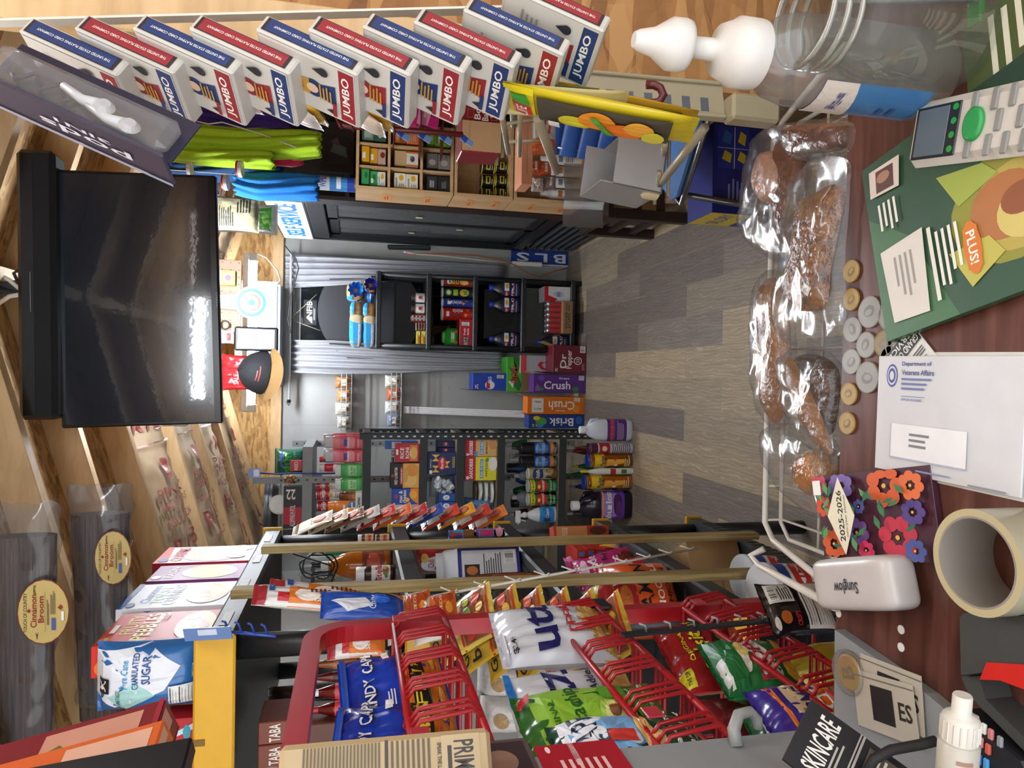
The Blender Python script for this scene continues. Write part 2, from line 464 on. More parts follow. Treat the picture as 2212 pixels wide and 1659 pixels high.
# chalk lines snapped across the sheathing
for y in (1.5, 2.55): pass
struct(g, 'ceiling')
RY = [.55, 1.0, 1.5, 2.0, 2.36, 2.8, 3.4, 3.9, 4.4, 5.0]
k = 1
for y in RY:
    for sgn in (-1, 1):
        k += 1
        x1 = XL if sgn < 0 else XR
        g = G()
        a = V((XRG, y, ZRG - .045)); b = V((x1, y, roofz(x1) - .045))
        g.beam(a, b, .038, .089, PINE, bev=.002)
        struct(g, 'trim_%d' % k)
k += 1
g = G(); g.box(XRG - .019, -.5, ZRG - .085, XRG + .019, YB - .05, ZRG - .012, PINE); struct(g, 'trim_%d' % k)
# kraft-faced insulation batts between the rafters
KRAFT = mat('c2a987', .75, 'kraft', .5)
ORD = ['farthest from the counter', 'second from the back wall', 'third from the back wall', 'nearest the counter']
for side, sgn in (('left', -1), ('right', 1)):
    bays = list(zip(RY, RY[1:]))[5:]
    for i, (y0, y1) in enumerate(bays[::-1]):
        x1 = XL if sgn < 0 else XR
        g = G(); ln = abs(x1 - XRG) - .06
        def sf(u, v, y0=y0, y1=y1, sgn=sgn, i=i):
            x = XRG + sgn * (.03 + ln * u); y = y0 + .021 + (y1 - y0 - .042) * v
            e = math.sin(PI * v) ** .5 if 0 < v < 1 else 0
            q = .042 + .028 * e + .018 * NZ.noise(V((u * 9, v * 3, i * 5.1 + sgn))) * e + .012 * NZ.noise(V((u * 40, v * 5, i * 3.3)))
            return V((x, y, roofz(x) - q)), V((0, 0, -1))
        g.grid(lambda u, v: sf(u, v)[0], 60, 12, KRAFT)
        sp = ''
        for q in range(3):
            c = .14 + .3 * q
            sp += ';r %.3f .1 %.3f .9 b88070;t %.2f .5 .045 .62 a8504c 90 R13;r %.2f .46 %.2f .6 b05a54;t %.2f .5 .026 .6 ac6860 90 PINK;t %.2f .5 .02 .7 ac6860 90 FIBERGLAS;t %.2f .5 .02 .7 ac6860 90 INSULATION' % (c - .12, c - .116, c + .13, c - .08, c - .03, c, c + .035, c + .07)
        g.decal(sp, sf, .004, False)
        n = len(bays)
        pl = ['next to the back wall', 'second from the back wall', 'third from the back wall', 'last before the bare rafters'][min(i, 3)]
        if i == n - 1: pl = 'last before the bare rafters'
        elif i == 3: pl = 'fourth from the back wall'
        tag(g.build('insulation_batt'), 'brown insulation batt with red print, %s roof slope, %s' % (side, pl), 'insulation', 'insulation batts in the roof')
# window behind the far shelf
g = G()
a = at(640, 745, Y=YB - .03); b = at(1100, 612, Y=YB - .03)
wf = G(); fr = mat('8d8f90', .4)
wf.box(a.x - .02, YB - .03, b.z, b.x + .02, YB, a.z + .03, mat('6c6c70', .4), .004)
z1 = a.z
wf.box(a.x + .02, YB - .036, b.z + .04, b.x - .02, YB - .03, z1 - .03, mat('14171a', .06))
for q in range(4): wf.box(a.x, YB - .045, z1 - .028 + q * .014, b.x, YB - .03, z1 - .018 + q * .014, fr)
wo = struct(wf, 'window_1')
# rods, curtains
g = G(); p = at(624, 870, Y=5.13); q = at(618, 545, Y=5.13)
g.tube([p, (q.x, 5.13, p.z)], .008, mat('d8dadc', .3))
rod = g.build('curtain_rod')
g = G(); g.lathe([(.001, -.02), (.016, -.008), (.019, .006), (.012, .02), (.001, .026)], mat('e8eaec', .1, 'glass'), 12); o = g.build('finial', rod, p, rot=(0, PI / 2, 0)); o['label'] = 'clear round finial'
tag(rod, 'thin white curtain rod with clear finial above the back window', 'curtain rod')
def curtain(pts, label, seed):
    """pts: rows of (x, y_right, y_left) pixels from top to hem"""
    g = G(); Y = 5.165
    rows = [(at(x, ya, Y=Y), at(x, yb, Y=Y)) for x, ya, yb in pts]
    def fn(u, v):
        t = v * (len(rows) - 1); i = min(int(t), len(rows) - 2); t -= i
        A = rows[i][0].lerp(rows[i + 1][0], t); B = rows[i][1].lerp(rows[i + 1][1], t)
        p = A.lerp(B, u); fr_ = 1 - .35 * v
        p.y += .016 * math.sin(u * 34 * (1 - .3 * v) + seed + 1.5 * math.sin(v * 3)) * fr_ + .016 * NZ.noise(V((u * 5, v * 2, seed)))
        return p
    g.grid(fn, 90, 24, mat('a6a8ae', .7, 'cloth'))
    g2 = tag(g.build('curtain'), label, 'curtain', 'grey curtains at the back window')
    sd = g2.modifiers.new('thick', 'SOLIDIFY'); sd.thickness = .003
curtain([(617, 548, 622), (720, 552, 616), (850, 560, 608), (980, 566, 600), (1088, 572, 598)], 'grey curtain right of the back window, beside the drinks cooler', 1)
curtain([(628, 734, 806), (720, 736, 808), (850, 746, 806), (980, 755, 800), (1090, 758, 796)], 'grey curtain left of the back window, above the soda boxes', 4)
# ---------- two tube fixtures on the roof ----------
def tubelight(c, ln, label, st=85):
    t = thing('shop_light', label, 'light', c)
    g = G(); g.box(-ln / 2, -.026, .0, ln / 2, .026, .04, mat('e8eaec', .4), .008); g.build('housing', t)
    g = G(); g.tube([(-ln / 2 + .03, 0, -.022), (ln / 2 - .03, 0, -.022)], .019, mat('f2f8ff', .4, 'emit', st), 12); g.build('tube', t)
    for s in (-1, 1):
        g = G(); g.box(s * (ln / 2 - .05), -.03, -.045, s * ln / 2, .03, 0, mat('d8dcdf', .2), .005); g.build('end_cap', t)
a = at(541, 548, Y=4.7); b = at(546, 890, Y=4.7)
tubelight(((a.x + b.x) / 2, 4.7, a.z), (a - b).length, 'white tube light fixture across the room near the back wall')
tubelight((.3, .75, 2.31), .95, 'white tube light fixture over the counter, mirrored in the television', 28)
tubelight((.2, 2.7, 2.2), .8, 'white tube light fixture behind the television, only its end showing', 85)
# ================= FURNITURE =================
BLK = mat('1b1d20', .42); DBLK = mat('24272b', .45); GRYM = mat('7c7f82', .4, 'metal')
# far plastic shelf by the window
FY = 4.85
fx0 = at(1000, 757, Y=FY).x; fx1 = at(1000, 594, Y=FY).x
FZ = [at(x, 675, Y=FY).z for x in (812, 921, 1022, 1126, 1233)]
t = thing('shelving_unit', 'black plastic shelf unit with five tiers in front of the back window', 'shelf', ((fx0 + fx1) / 2, FY + .13, 0))
W = fx1 - fx0
for z in FZ:
    g = G(); g.box(-W / 2, -.13, z - .035, W / 2, .13, z, DBLK, .006)
    for q in range(9): g.box(-W / 2 + .03 + q * (W - .06) / 8 - .004, -.132, z - .03, -W / 2 + .03 + q * (W - .06) / 8 + .004, -.128, z - .006, BLK)
    g.build('shelf_board', t)
for sx in (-1, 1):
    for sy in (-1, 1):
        g = G(); g.tube([(sx * (W / 2 - .02), sy * .11, 0), (sx * (W / 2 - .02), sy * .11, FZ[0] + (.03 if sy > 0 else 0))], .018, BLK, 10); g.build('post', t)
# boltless black metal shelf
MY = 3.93
MZ = [at(x, 1000, Y=MY).z for x in (784, 907, 987, 1075, 1208)]
mx1 = at(1000, 936, Y=MY).x; mx0 = -1.22; MD = .32
t = thing('metal_shelving', 'black boltless steel shelf with punched uprights along the back left', 'shelf', (mx1, MY, 0))
for i, z in enumerate(MZ):
    g = G(); g.box(mx0 - mx1 + .0, 0, z - .012, -.002, MD, z, mat('8a7a64', .6))
    for y in (0, MD): g.box(mx0 - mx1, y - .002, z - .042, 0, y + .002, z + .001, DBLK, .001)
    for x in (mx0 - mx1, 0): g.box(x - .002, 0, z - .042, x + .002, MD, z + .001, DBLK, .001)
    g.build('shelf_board', t)
for x in (0, mx0 - mx1):
    for y in (0, MD):
        g = G(); zt = MZ[0] + .02 if y == 0 else MZ[0] + .02
        g.box(x - .034 if x == 0 else x, y - .004, 0, x if x == 0 else x + .034, y - .001, zt, DBLK)
        g.box(x - .002, y - .004 if y == 0 else y - .03, 0, x + .002, y + .03 if y == 0 else y, zt, DBLK)
        for q in range(34):
            z = .04 + q * .043
            if z < zt - .02: g.add([(x - .022, y - .0046, z), (x - .012, y - .0046, z), (x - .014, y - .0046, z + .016), (x - .02, y - .0046, z + .016)], [(0, 1, 2, 3)], mat('c8cac6', .6))
        g.build('upright', t)
# grey steel shelf behind it
GY = 4.45
gz = [at(x, 1080, Y=GY).z for x in (652, 742, 860, 960, 1050)]
t = thing('metal_shelving', 'grey galvanised steel shelf standing behind the black steel shelf', 'shelf', (at(700, 965, Y=GY).x, GY, 0))
gw = 1.4 + at(700, 965, Y=GY).x
GAL = mat('84888a', .45)
for z in gz:
    g = G(); g.box(-gw, 0, z - .06, 0, .5, z, GAL, .002); g.build('shelf_board', t)
for x, y, zt in ((-.03, .5, gz[0] + .1), (at(640, 1037, Y=GY).x - at(700, 965, Y=GY).x, .0, at(546, 1037, Y=GY).z), (-gw, .0, 2.0)):
    g = G(); g.box(x - .02, y - .004, 0, x + .02, y, zt, GAL)
    for q in range(40):
        z = .05 + q * .05
        if z < zt - .02: g.disc((x, y - .0055, z), (0, 1, 0), .007, .001, mat('2a2c2e'), 8)
    g.build('upright', t)
# near-left plastic shelf, front facing the aisle
NX, NY0, NY1, ND = -.49, 1.38, 2.29, .46
NZS = [1.845, 1.465, 1.12, .775, .43]
t = thing('shelving_unit', 'large black plastic shelf with yellow end caps on the near left', 'shelf', (NX, NY0, 0))
for i, z in enumerate(NZS):
    g = G(); ln = NY1 - NY0
    g.box(-ND, 0, z - .055, 0, ln, z - .003, DBLK, .006)
    for q in range(5): g.box(-ND + .03, .06 + q * .17, z - .003, -.03, .06 + q * .17 + .12, z, mat('15171a', .5))
    if i == 0:
        for q in range(4): g.box(.0005, .06 + q * .23, z - .035, .0015, .14 + q * .23, z - .018, mat('c9cbc6'))
        for q in range(4): g.box(-.04, .06 + q * .23, z - .002, -.018, .15 + q * .23, z + .0008, mat('d6d8d2'))
    if i == 4:
        for q in range(22): g.box(.0, .1 + q * .034, z - .05, .0012, .117 + q * .034, z - .012, mat('050607'))
    sb = g.build('shelf_board', t)
for i, z in enumerate(NZS):
    YEL = mat('d9a62a', .5)
    g = G(); g.box(-ND - .005, -.012, z - .06, .006, 0, z + .012, YEL, .004)
    g.box(-ND * .42, -.0135, z - .01, -ND * .42 + .012, -.011, z + .012, mat('7a5a12'))
    o = g.build('end_cap', t); o['label'] = 'yellow plastic end cap'
    g = G(); g.box(-.03, ln, z - .055, .006, ln + .012, z + .004, YEL, .003); o = g.build('end_cap', t); o['label'] = 'yellow plastic end cap'
for x in (-.035, -ND + .035):
    for y in (.04, ln - .04):
        for q in range(5):
            z1 = NZS[q] - .055; z0 = NZS[q + 1] if q < 4 else 0
            g = G(); g.tube([(x, y, z0), (x, y, z1)], .024, BLK, 14); g.build('post', t)
# two wooden strips standing against its front
for (x0, y0, x1, y1, lb) in ((566, 1186, 1634, 1156, 'thin wooden strip upright against the shelf front, farther one'), (501, 1280, 1790, 1232, 'thin wooden strip upright against the shelf front, nearer one')):
    a = at(x0, y0, X=NX + .032); b = at(x1, y1, X=NX + .032)
    g = G(); g.beam((0, 0, 0), a - b, .036, .019, STRIP, up=V((1, 0, 0)), bev=.002)
    tag(g.build('wood_strip', loc=b), lb, 'wood strip', 'wooden strips on the near shelf')
# counter
CZ = 1.10
ce = [at(1826, 250, Z=CZ), at(1802, 1372, Z=CZ)]
cy = (ce[0].y + ce[1].y) / 2
g = G(); g.box(-.62, -.25, -.035, .75, cy, 0, CNTR, .003)
for x, y in ((1947, 1371 + 0), (1948, 1391)): pass
for px, py in ((1812, 1325), (1947, 1360), (1947, 1398)):
    p = at(px, py, Z=CZ); g.disc((p.x, p.y, 0), (0, 0, 1), .004, .0006, mat('e8e6e0'), 12)
t = thing('counter', 'dark reddish-brown wooden shop counter covered with mail and coins', 'counter', (0, 0, CZ))
o = g.build('counter_top', t)
g = G(); g.box(-.6, -.2, -CZ, .73, cy - .22, -.036, mat('5d3a2a', .5)); g.build('counter_base', t)
# ================= GOODS: builders =================
def pl(rc, Y=None, X=None, zb=None, d=.1, drz=0):
    """pixel rect of the front face on plane Y (faces the counter) or X (faces the aisle) -> matrix at base centre, width, height"""
    x0, y0, x1, y1 = rc
    k = dict(Y=Y) if Y is not None else dict(X=X)
    ym = (y0 + y1) / 2; xm = (x0 + x1) / 2
    pb, pt, pr, pq = at(x1, ym, **k), at(x0, ym, **k), at(xm, y0, **k), at(xm, y1, **k)
    if zb is None: zb = pb.z
    h = pt.z - zb
    if Y is not None:
        w_ = pr.x - pq.x; loc = V(((pr.x + pq.x) / 2, Y, zb)); rz = 0
    else:
        w_ = pr.y - pq.y; loc = V((X, (pr.y + pq.y) / 2, zb)); rz = PI / 2
    M = Matrix.Translation(loc) @ Matrix.Rotation(rz, 4, 'Z') @ Matrix.Translation((0, d / 2, 0)) @ Matrix.Rotation(drz, 4, 'Z')
    return M, w_, h
def fin(o, M, label, cat, group=None):
    o.matrix_world = M
    return tag(o, label, cat, group)
def boxg(w_, d, h, col, F='', R='', L='', T='', r=.42, k=''):
    g = G(); g.box(-w_ / 2, -d / 2, 0, w_ / 2, d / 2, h, mat(col, r, k), .0015)
    for s, sp in (('F', F), ('R', R), ('L', L), ('T', T)):
        if sp: g.decal(sp, bface(w_, d, h, s))
    return g
def BX(name, label, cat, rc, col, F='', Y=None, X=None, d=.06, R='', L='', T='', zb=None, drz=0, grp=None, k=''):
    M, w_, h = pl(rc, Y, X, zb, d, drz)
    return fin(boxg(w_, d, h, col, F, R, L, T, .42, k).build(name), M, label, cat, grp)
RIM = mat('b8bcc0', .3, 'metal')
def CN(name, label, cat, rc, col, F='', bands=(), Y=None, X=None, zb=None, grp=None, lid=None, drz=0):
    """tin or tube: bands = ((z0, z1, colour)...)"""
    M, w_, h = pl(rc, Y, X, zb, 0, drz); r = w_ / 2
    M = M @ Matrix.Translation((0, r, 0))
    g = G()
    pr = [(r * .97, 0, RIM), (r, .004, RIM), (r, h * .02, mat(col, .35))]
    for z0, z1, c in bands: pr += [(r, h * z0, mat(c, .35)), (r, h * z1, mat(col, .35))]
    top = mat(lid, .35) if lid else RIM
    pr += [(r, h * .955, top), (r * 1.01, h * .96, top), (r * 1.01, h, top), (r * .9, h, top), (r * .88, h - .003, top)]
    g.lathe(pr, mat(col), 24)
    if F: g.decal(F, cylsurf(r, h * .02, h * .955), .0005, False)
    return fin(g.build(name), M, label, cat, grp)
SHP = {  # normalised (radius, height) profiles up to the neck
    'soda': [(.75, 0), (.95, .02), (1, .06), (1, .30), (.96, .34), (1, .38), (1, .58), (.86, .70), (.5, .83), (.34, .88), (.34, .9)],
    'oil': [(.9, 0), (1, .02), (1, .55), (.9, .68), (.55, .8), (.34, .86), (.32, .9)],
    'jug': [(.92, 0), (1, .03), (1, .56), (.92, .68), (.62, .82), (.3, .88), (.28, .9)],
    'shampoo': [(.9, 0), (1, .02), (1, .70), (.92, .79), (.86, .8)],
    'spray': [(.92, 0), (1, .03), (1, .30), (.86, .46), (.55, .62), (.3, .70), (.28, .74)],
    'jar': [(.92, 0), (1, .03), (1, .72), (.9, .78), (.82, .8)],
    'sauce': [(.9, 0), (1, .03), (1, .62), (.85, .72), (.45, .84), (.36, .88)],
}
CAPR = {'soda': (.36, .895, 1), 'oil': (.4, .87, 1), 'jug': (.34, .88, 1), 'shampoo': (.88, .795, 1), 'jar': (.92, .78, 1), 'sauce': (.42, .86, 1)}
def BT(name, label, cat, rc, shape, col, cap, F='', bands=(), Y=None, X=None, zb=None, grp=None, fl=1.0, k='', sq=0, drz=0, rough=.3, handle=None):
    M, w_, h = pl(rc, Y, X, zb, 0, drz); r = w_ / 2
    M = M @ Matrix.Translation((0, r * fl, 0))
    t = thing(name, label, cat, M=M, group=grp)
    body = mat(col, rough, k)
    sh = SHP[shape]; zs = sorted(set([z for _, z in sh] + [z for b in bands for z in b[:2]]))
    def rad(z):
        for (a, p), (b, q) in zip(sh, sh[1:]):
            if p <= z <= q: return a + (b - a) * (z - p) / max(q - p, 1e-6)
        return sh[-1][0]
    pr = []
    for z in zs:
        c = body
        for z0, z1, cc in bands:
            if z0 <= z < z1 - 1e-6: c = mat(cc, .4)
        pr.append((rad(z) * r, z * h, c))
    g = G(); g.lathe(pr, body, 24, sq=sq, sy=fl)
    if F:
        b0, b1 = (bands[0][0], bands[0][1]) if bands else (.08, .6)
        base = cylsurf(r, h * b0, h * b1, PI)
        def sf(u, v):
            p, n = base(u, v); e = 1 - sq * .75; a, b = n.x, -n.y
            q = rad(b0 + (b1 - b0) * v) * r
            if sq: a = math.copysign(abs(a) ** e, a); b = math.copysign(abs(b) ** e, b)
            return V((q * a, -q * b * fl, p.z)), n
        g.decal(F, sf, .0006, False)
    g.build('bottle_body', t)
    if shape == 'spray':
        g = G(); cm = mat(cap, .35)
        g.lathe([(.3 * r, h * .73), (.36 * r, h * .74), (.36 * r, h * .80), (.22 * r, h * .82)], cm, 14)
        g.box(-.9 * r, -.22 * r, h * .87, .55 * r, .22 * r, h, cm, .004); g.box(-.25 * r, -.15 * r, h * .8, .2 * r, .15 * r, h * .88, cm, .003)
        g.box(-1.05 * r, -.12 * r, h * .9, -.85 * r, .12 * r, h * .96, cm, .002)
        g.beam((-.55 * r, 0, h * .88), (-.75 * r, 0, h * .74), .2 * r, .1 * r, cm, up=V((1, 0, 0)))
        g.build('trigger_head', t)
    else:
        q, z0, z1 = CAPR[shape]; fc = fl if q > .7 else 1
        g = G(); cm = mat(cap, .35)
        g.lathe([(q * r, z0 * h), (q * r, z1 * h - .002), (q * r * .9, z1 * h)], cm, 20, sq=sq if q > .7 else 0, sy=fc); g.build('cap', t)
    if handle:
        g = G(); a = .5 * r
        g.tube([(a, 0, h * .6), (r * .98, 0, h * .66), (r * .9, 0, h * .78), (.3 * r, 0, h * .84)], .13 * r, body, 8); g.build('handle', t)
    return t
def baggeo(w_, h, d, col, F='', seed=0, wr=1.0, seal=.06, rough=.28, slump=0, k='foil', back=None):
    g = G(); m = mat(col, rough, k)
    f = pillow(w_, h, d, seed, seal, wr, -1, slump); b = pillow(w_, h, d, seed, seal, wr, 1, slump)
    g.grid(lambda u, v: f(u, v)[0], 26, 34, m)
    g.grid(lambda u, v: b(1 - u, v)[0], 26, 34, mat(back, rough, k) if back else m)
    if F: g.decal(F, f, .0011, False)
    # crimped seals
    mm = mat('c9ccd0', .25, 'foil')
    return g
def BG(name, label, cat, rc, col, F='', Y=None, X=None, d=.07, zb=None, grp=None, seed=0, wr=1.0, roll=0, lean=0, drz=0, slump=0, k='foil', rough=.28, seal=.06):
    M, w_, h = pl(rc, Y, X, zb, d, drz)
    if roll or lean: M = M @ Matrix.Rotation(lean, 4, 'X') @ Matrix.Rotation(roll, 4, 'Y')
    return fin(baggeo(w_, h, d, col, F, seed, wr, seal, rough, slump, k).build(name), M, label, cat, grp)
# ================= FAR SHELF BY THE WINDOW =================
Y = FY + .0
def loaf(c, ln, hh, along, tie, label, seed):
    """bread loaf in a printed bag, knot at the right / front end"""
    t = thing('bread_loaf', label, 'bread', c, 0, 'bagged bread on the far shelf')
    if not along: t.rotation_euler = (0, 0, -PI / 2)
    g = G(); BR = mat('b98a56', .5)
    def fn(u, v):
        a = 2 * PI * v; e = (1 - abs(2 * u - 1) ** 8) ** .5 * (1 + .03 * math.sin(u * 60))
        cy, cz = math.cos(a), math.sin(a)
        cy = math.copysign(abs(cy) ** .55, cy); cz = math.copysign(abs(cz) ** .55, cz)
        nz = 1 + .06 * NZ.noise(V((u * 6, v * 6, seed)))
        return V(((u - .5) * ln, cy * hh * .5 * e * nz, hh * .5 + cz * hh * .5 * e * nz))
    g.grid(lambda u, v: fn(u, v), 40, 28, BR)
    blue = '2f9fe0' if tie != 'd' else '3a62c8'
    sf = lambda u, v: (fn(u, v), (fn(u, v) - V(((u - .5) * ln, 0, hh / 2))).normalized())
    g.decal('r .02 .30 .62 .97 %s;r .03 .52 .58 .60 f0f4f6;p d8c8a4 .6 .3 .7 .5 .66 .75 .58 .95 .5 .6;t .3 .74 .3 .07 1c5c9c 0 BREAD;r .7 .35 .97 .48 %s' % (blue, blue), sf, .002, False)
    g.build('loaf', t)
    g = G()
    def fr(u, v):
        a = 2 * PI * u; r = .01 + v * hh * .36 * (1 + .14 * math.sin(a * 9 + seed) + .2 * NZ.noise(V((math.cos(a) * 2, math.sin(a) * 2, seed))))
        return V((ln * .5 - .01 + .02 * v + .05 * v * (1 + .3 * math.sin(a * 3)), r * math.cos(a), hh * .45 + r * math.sin(a)))
    g.grid(fr, 40, 5, mat('1f7fe0' if tie != 'd' else '2233b0', .25, 'foil')); g.build('bag_knot', t)
    return t
z = FZ[0]
hh = at(784, 650, Y=Y).z - at(812, 650, Y=Y).z
for (y0, y1, lev, al, tie, lb) in ((650, 752, 0, 1, 'l', 'blue bagged bread loaf lying lowest at the left on the shelf top'), (648, 752, 1, 1, 'l', 'blue bagged bread loaf stacked on another at the left'),
                                   (590, 642, 0, 0, 'd', 'bread loaf end-on with a dark blue bag knot'), (602, 655, 1, 0, 'l', 'bread loaf end-on with a light blue bag knot, on top')):
    a = at(800, y0, Y=Y); b = at(800, y1, Y=Y)
    if al: loaf(((a.x + b.x) / 2, Y + .02 + .07, z + lev * (hh + .001)), a.x - b.x, hh, True, tie, lb, y0)
    else: loaf(((a.x + b.x) / 2, Y + .09 + .05, z + lev * (hh + .001)), .28, hh * 1.25 if lev else hh, False, tie, lb, y0)
z = FZ[1]
for i, (y0, y1, lb) in enumerate(((632, 653, 'small jar with white label and dark lid, right one of the pair'), (655, 677, 'small jar with white label and dark lid, left one of the pair'))):
    BT('spice_jar', lb, 'jar', (889, y0, 920, y1), 'jar', '6a4a38', '2a2624', 'e .5 .5 .12 .2 c83a34;r .3 .25 .7 .3 4a7a3a', ((.1, .7, 'eef0ee'),), Y=Y + .03, zb=z)
h = at(888, 686, Y=Y).z - z
for i in range(4):
    a = at(900, 677, Y=Y); b = at(900, 695, Y=Y); r = (a.x - b.x) / 2
    g = G(); q = h / 4 - .0006
    g.lathe([(r, 0, RIM), (r, .004, mat('a8242c')), (r, q - .004, RIM), (r * .98, q)], RIM, 20)
    g.decal('r .3 .2 .7 .8 e8e4e0;l .34 .3 .66 .7 444 3', cylsurf(r, .004, q - .004), .0005, False)
    tag(g.build('food_tin', loc=((a.x + b.x) / 2, Y + .03 + r, z + i * (q + .0006))), 'flat red tin, %s in the stack of four' % ('lowest', 'second lowest', 'second highest', 'topmost')[i], 'tin', 'stack of flat red tins')
for i in range(4):
    a = 898 + i * 5.6
    BG('snack_pouch', 'small red and silver pouch, %s of four on the shelf' % ('highest', 'second highest', 'second lowest', 'lowest')[i], 'pouch', (a, 696, a + 5.6, 714), 'c8b8b0', 'r .2 .2 .8 .6 c0402c', Y=Y + .03, d=.05, zb=z + .019 * (3 - i), grp='small pouches', seed=i, seal=.1)
for i in range(2):
    BX('small_carton', 'yellow carton lying %s a second yellow carton' % ('on top of', 'under')[i], 'box', (900 + i * 10.5, 715, 910.5 + i * 10.5, 745), 'e8d22c', 'r .1 .2 .6 .5 c8482c;t .5 .72 .5 .25 b83a24 0 Cuties;e .8 .35 .1 .2 ffffff', Y=Y + .02, d=.08, zb=z + (.035 if i == 0 else 0), grp=None)
z = FZ[2]
for (y0, y1, col, F, lid, lb) in ((599, 619, '8a3a20', 'e .5 .8 .16 .08 f2efe8;e .5 .78 .1 .03 3a2018;t .5 .6 .3 .26 f0d040 90 CRISPS;e .5 .3 .22 .14 d89a40;e .44 .24 .12 .1 e8b860', 'd8d8d4', 'tall brown crisp tube, rightmost of the four'),
                               (621, 643, '22282c', 'e .5 .82 .2 .1 7ab43c;e .5 .82 .12 .06 f2efe8;r .3 .5 .7 .66 8fbf3a;e .5 .28 .24 .16 c8b040;r .36 .18 .6 .3 5a9a38', 'c8ccc8', 'tall dark crisp tube with green graphics'),
                               (644, 663, '1d3f9c', 'r .36 .74 .6 .86 e8ecf2;t .5 .55 .26 .4 f4f4f4 90 minis;p e07a28 .3 .3 .5 .4 .5 .24;p e07a28 .55 .2 .7 .3 .6 .12;p e07a28 .6 .82 .75 .9 .75 .78', 'c8d0e0', 'tall blue crisp tube with orange triangles'),
                               (663, 692, 'c02420', 'r .36 .8 .6 .9 e8ecf2;t .4 .55 .2 .42 1a1a1a 90 Doritos;t .64 .5 .22 .36 f4f4f4 90 minis;p e07a28 .3 .22 .5 .3 .5 .14;p e07a28 .6 .14 .75 .24 .7 .08', 'd8c8c4', 'tall red crisp tube with orange triangles')):
    CN('crisp_tube', lb, 'crisps', (955, y0, 1023, y1), col, F, Y=Y + .02, zb=z, lid=lid)
BX('cracker_box', 'red cracker box lying flat under a green refill pack', 'box', (993, 690, 1023, 748), 'b81f2a', 'e .2 .5 .16 .3 1c3c8c;t .2 .5 .28 .34 f0c830 0 RITZ;t .54 .62 .26 .18 f4f0ec 0 fresh;t .54 .36 .26 .16 f4f0ec 0 stacks;b .76 .25 .9 .85 000', Y=Y + .02, d=.18, zb=z)
zr = at(993, 720, Y=Y).z
M, w_, h = pl((957, 709, 993, 747), Y=Y + .03, zb=zr + .002, d=.1)
t = thing('refill_pack', 'green plastic pack with apple pictures on the cracker box', 'pack', M=M)
g = G(); g.box(-w_ / 2, -.05, 0, w_ / 2, .05, h * .85, mat('1f8a34', .2), .015); g.decal('e .2 .2 .1 .1 c83a2c;e .8 .2 .1 .1 c83a2c;r .2 .3 .8 .6 6fc04a;b .4 .35 .7 .55 0', bface(w_, .1, h * .85, 'F')); g.build('tub', t)
g = G(); g.lathe([(w_ * .33, h * .85), (w_ * .35, h * .9), (w_ * .3, h)], mat('5cb83c', .3), 20); g.build('lid', t)
z = FZ[3]
OILF = 'e .3 .72 .14 .14 b8242c;t .3 .72 .2 .1 f2f2f2 0 STP;r .44 .58 .8 .86 e8e8ea;r .5 .62 .62 .8 d8b030;t .5 .36 .6 .14 f0f0f4 0 PRO;r .2 .24 .8 .28 c8242c;r .2 .1 .6 .16 9098c0'
for (y0, y1, lb) in ((604, 640, 'rightmost of three on the tier'), (641, 675, 'middle of three on the tier'), (717, 748, 'left one of three, apart from the pair')):
    BT('oil_bottle', 'black motor oil bottle with blue cap, ' + lb, 'bottle', (1058, y0, 1126, y1), 'oil', '15171b', '2142c0', OILF, ((.08, .6, '1a2350'),), Y=Y + .02, zb=z, fl=.6, sq=.5)
M, w_, h = pl((1045, 626, 1126, 732), Y=Y + .1, zb=z, d=.12)
t = thing('speaker_box', 'black square speaker box behind the oil bottles', 'speaker', M=M)
boxg(w_, .12, h, '141518').build('cabinet', t)
g = G(); g.disc((0, -.0605, h / 2), (0, -1, 0), h * .4, .006, mat('0b0b0d', .7), 32); g.build('cone', t)
z = FZ[4]
BX('can_pack', 'white and red carton of cans on the bottom tier', 'box', (1176, 619, 1226, 652), 'dfe2e6', 'p c8202c 0 1 .5 1 .2 .5 0 .6;e .5 .45 .2 .2 bcc4d4;t .5 .45 .3 .12 1c3f8c 0 BEER;r 0 .85 1 1 c8202c', Y=Y + .02, d=.2, zb=z)
M, w_, h = pl((1177, 650, 1230, 720), Y=Y - .03, zb=z, d=.2)
t = thing('can_tray', 'shrink-wrapped tray of red cans on the bottom tier', 'cans', M=M)
g = G(); g.box(-w_ / 2, -.12, 0, w_ / 2, .12, h * .36, mat('a87c4c', .7), .003); g.decal('t .4 .5 .5 .5 3a2c1c 0 27G07;l .7 .3 .95 .7 4a3a24 2', bface(w_, .24, h * .36, 'F')); g.build('tray', t)
for i in range(6):
    for j in range(2):
        g = G(); r = w_ / 12.6
        g.lathe([(r * .8, .003, RIM), (r, .012, mat('c81e28', .3)), (r, h * .8, RIM), (r * .8, h * .9), (r * .76, h * .9 - .004)], RIM, 14, c=(-w_ / 2 + (i + .5) * w_ / 6, -.06 + j * .1)); g.build('can', t)
g = G(); g.box(-w_ / 2 - .002, -.122, -.0, w_ / 2 + .002, .122, h * .96, mat('f4f6f8', .1, 'film', .6), .008); g.build('shrink_wrap', t)
BT('oil_bottle', 'black motor oil bottle with blue cap on the bottom tier', 'bottle', (1161, 725, 1228, 753), 'oil', '15171b', '2142c0', OILF, ((.08, .6, '1a2350'),), Y=Y + .02, zb=z, fl=.6, sq=.5)
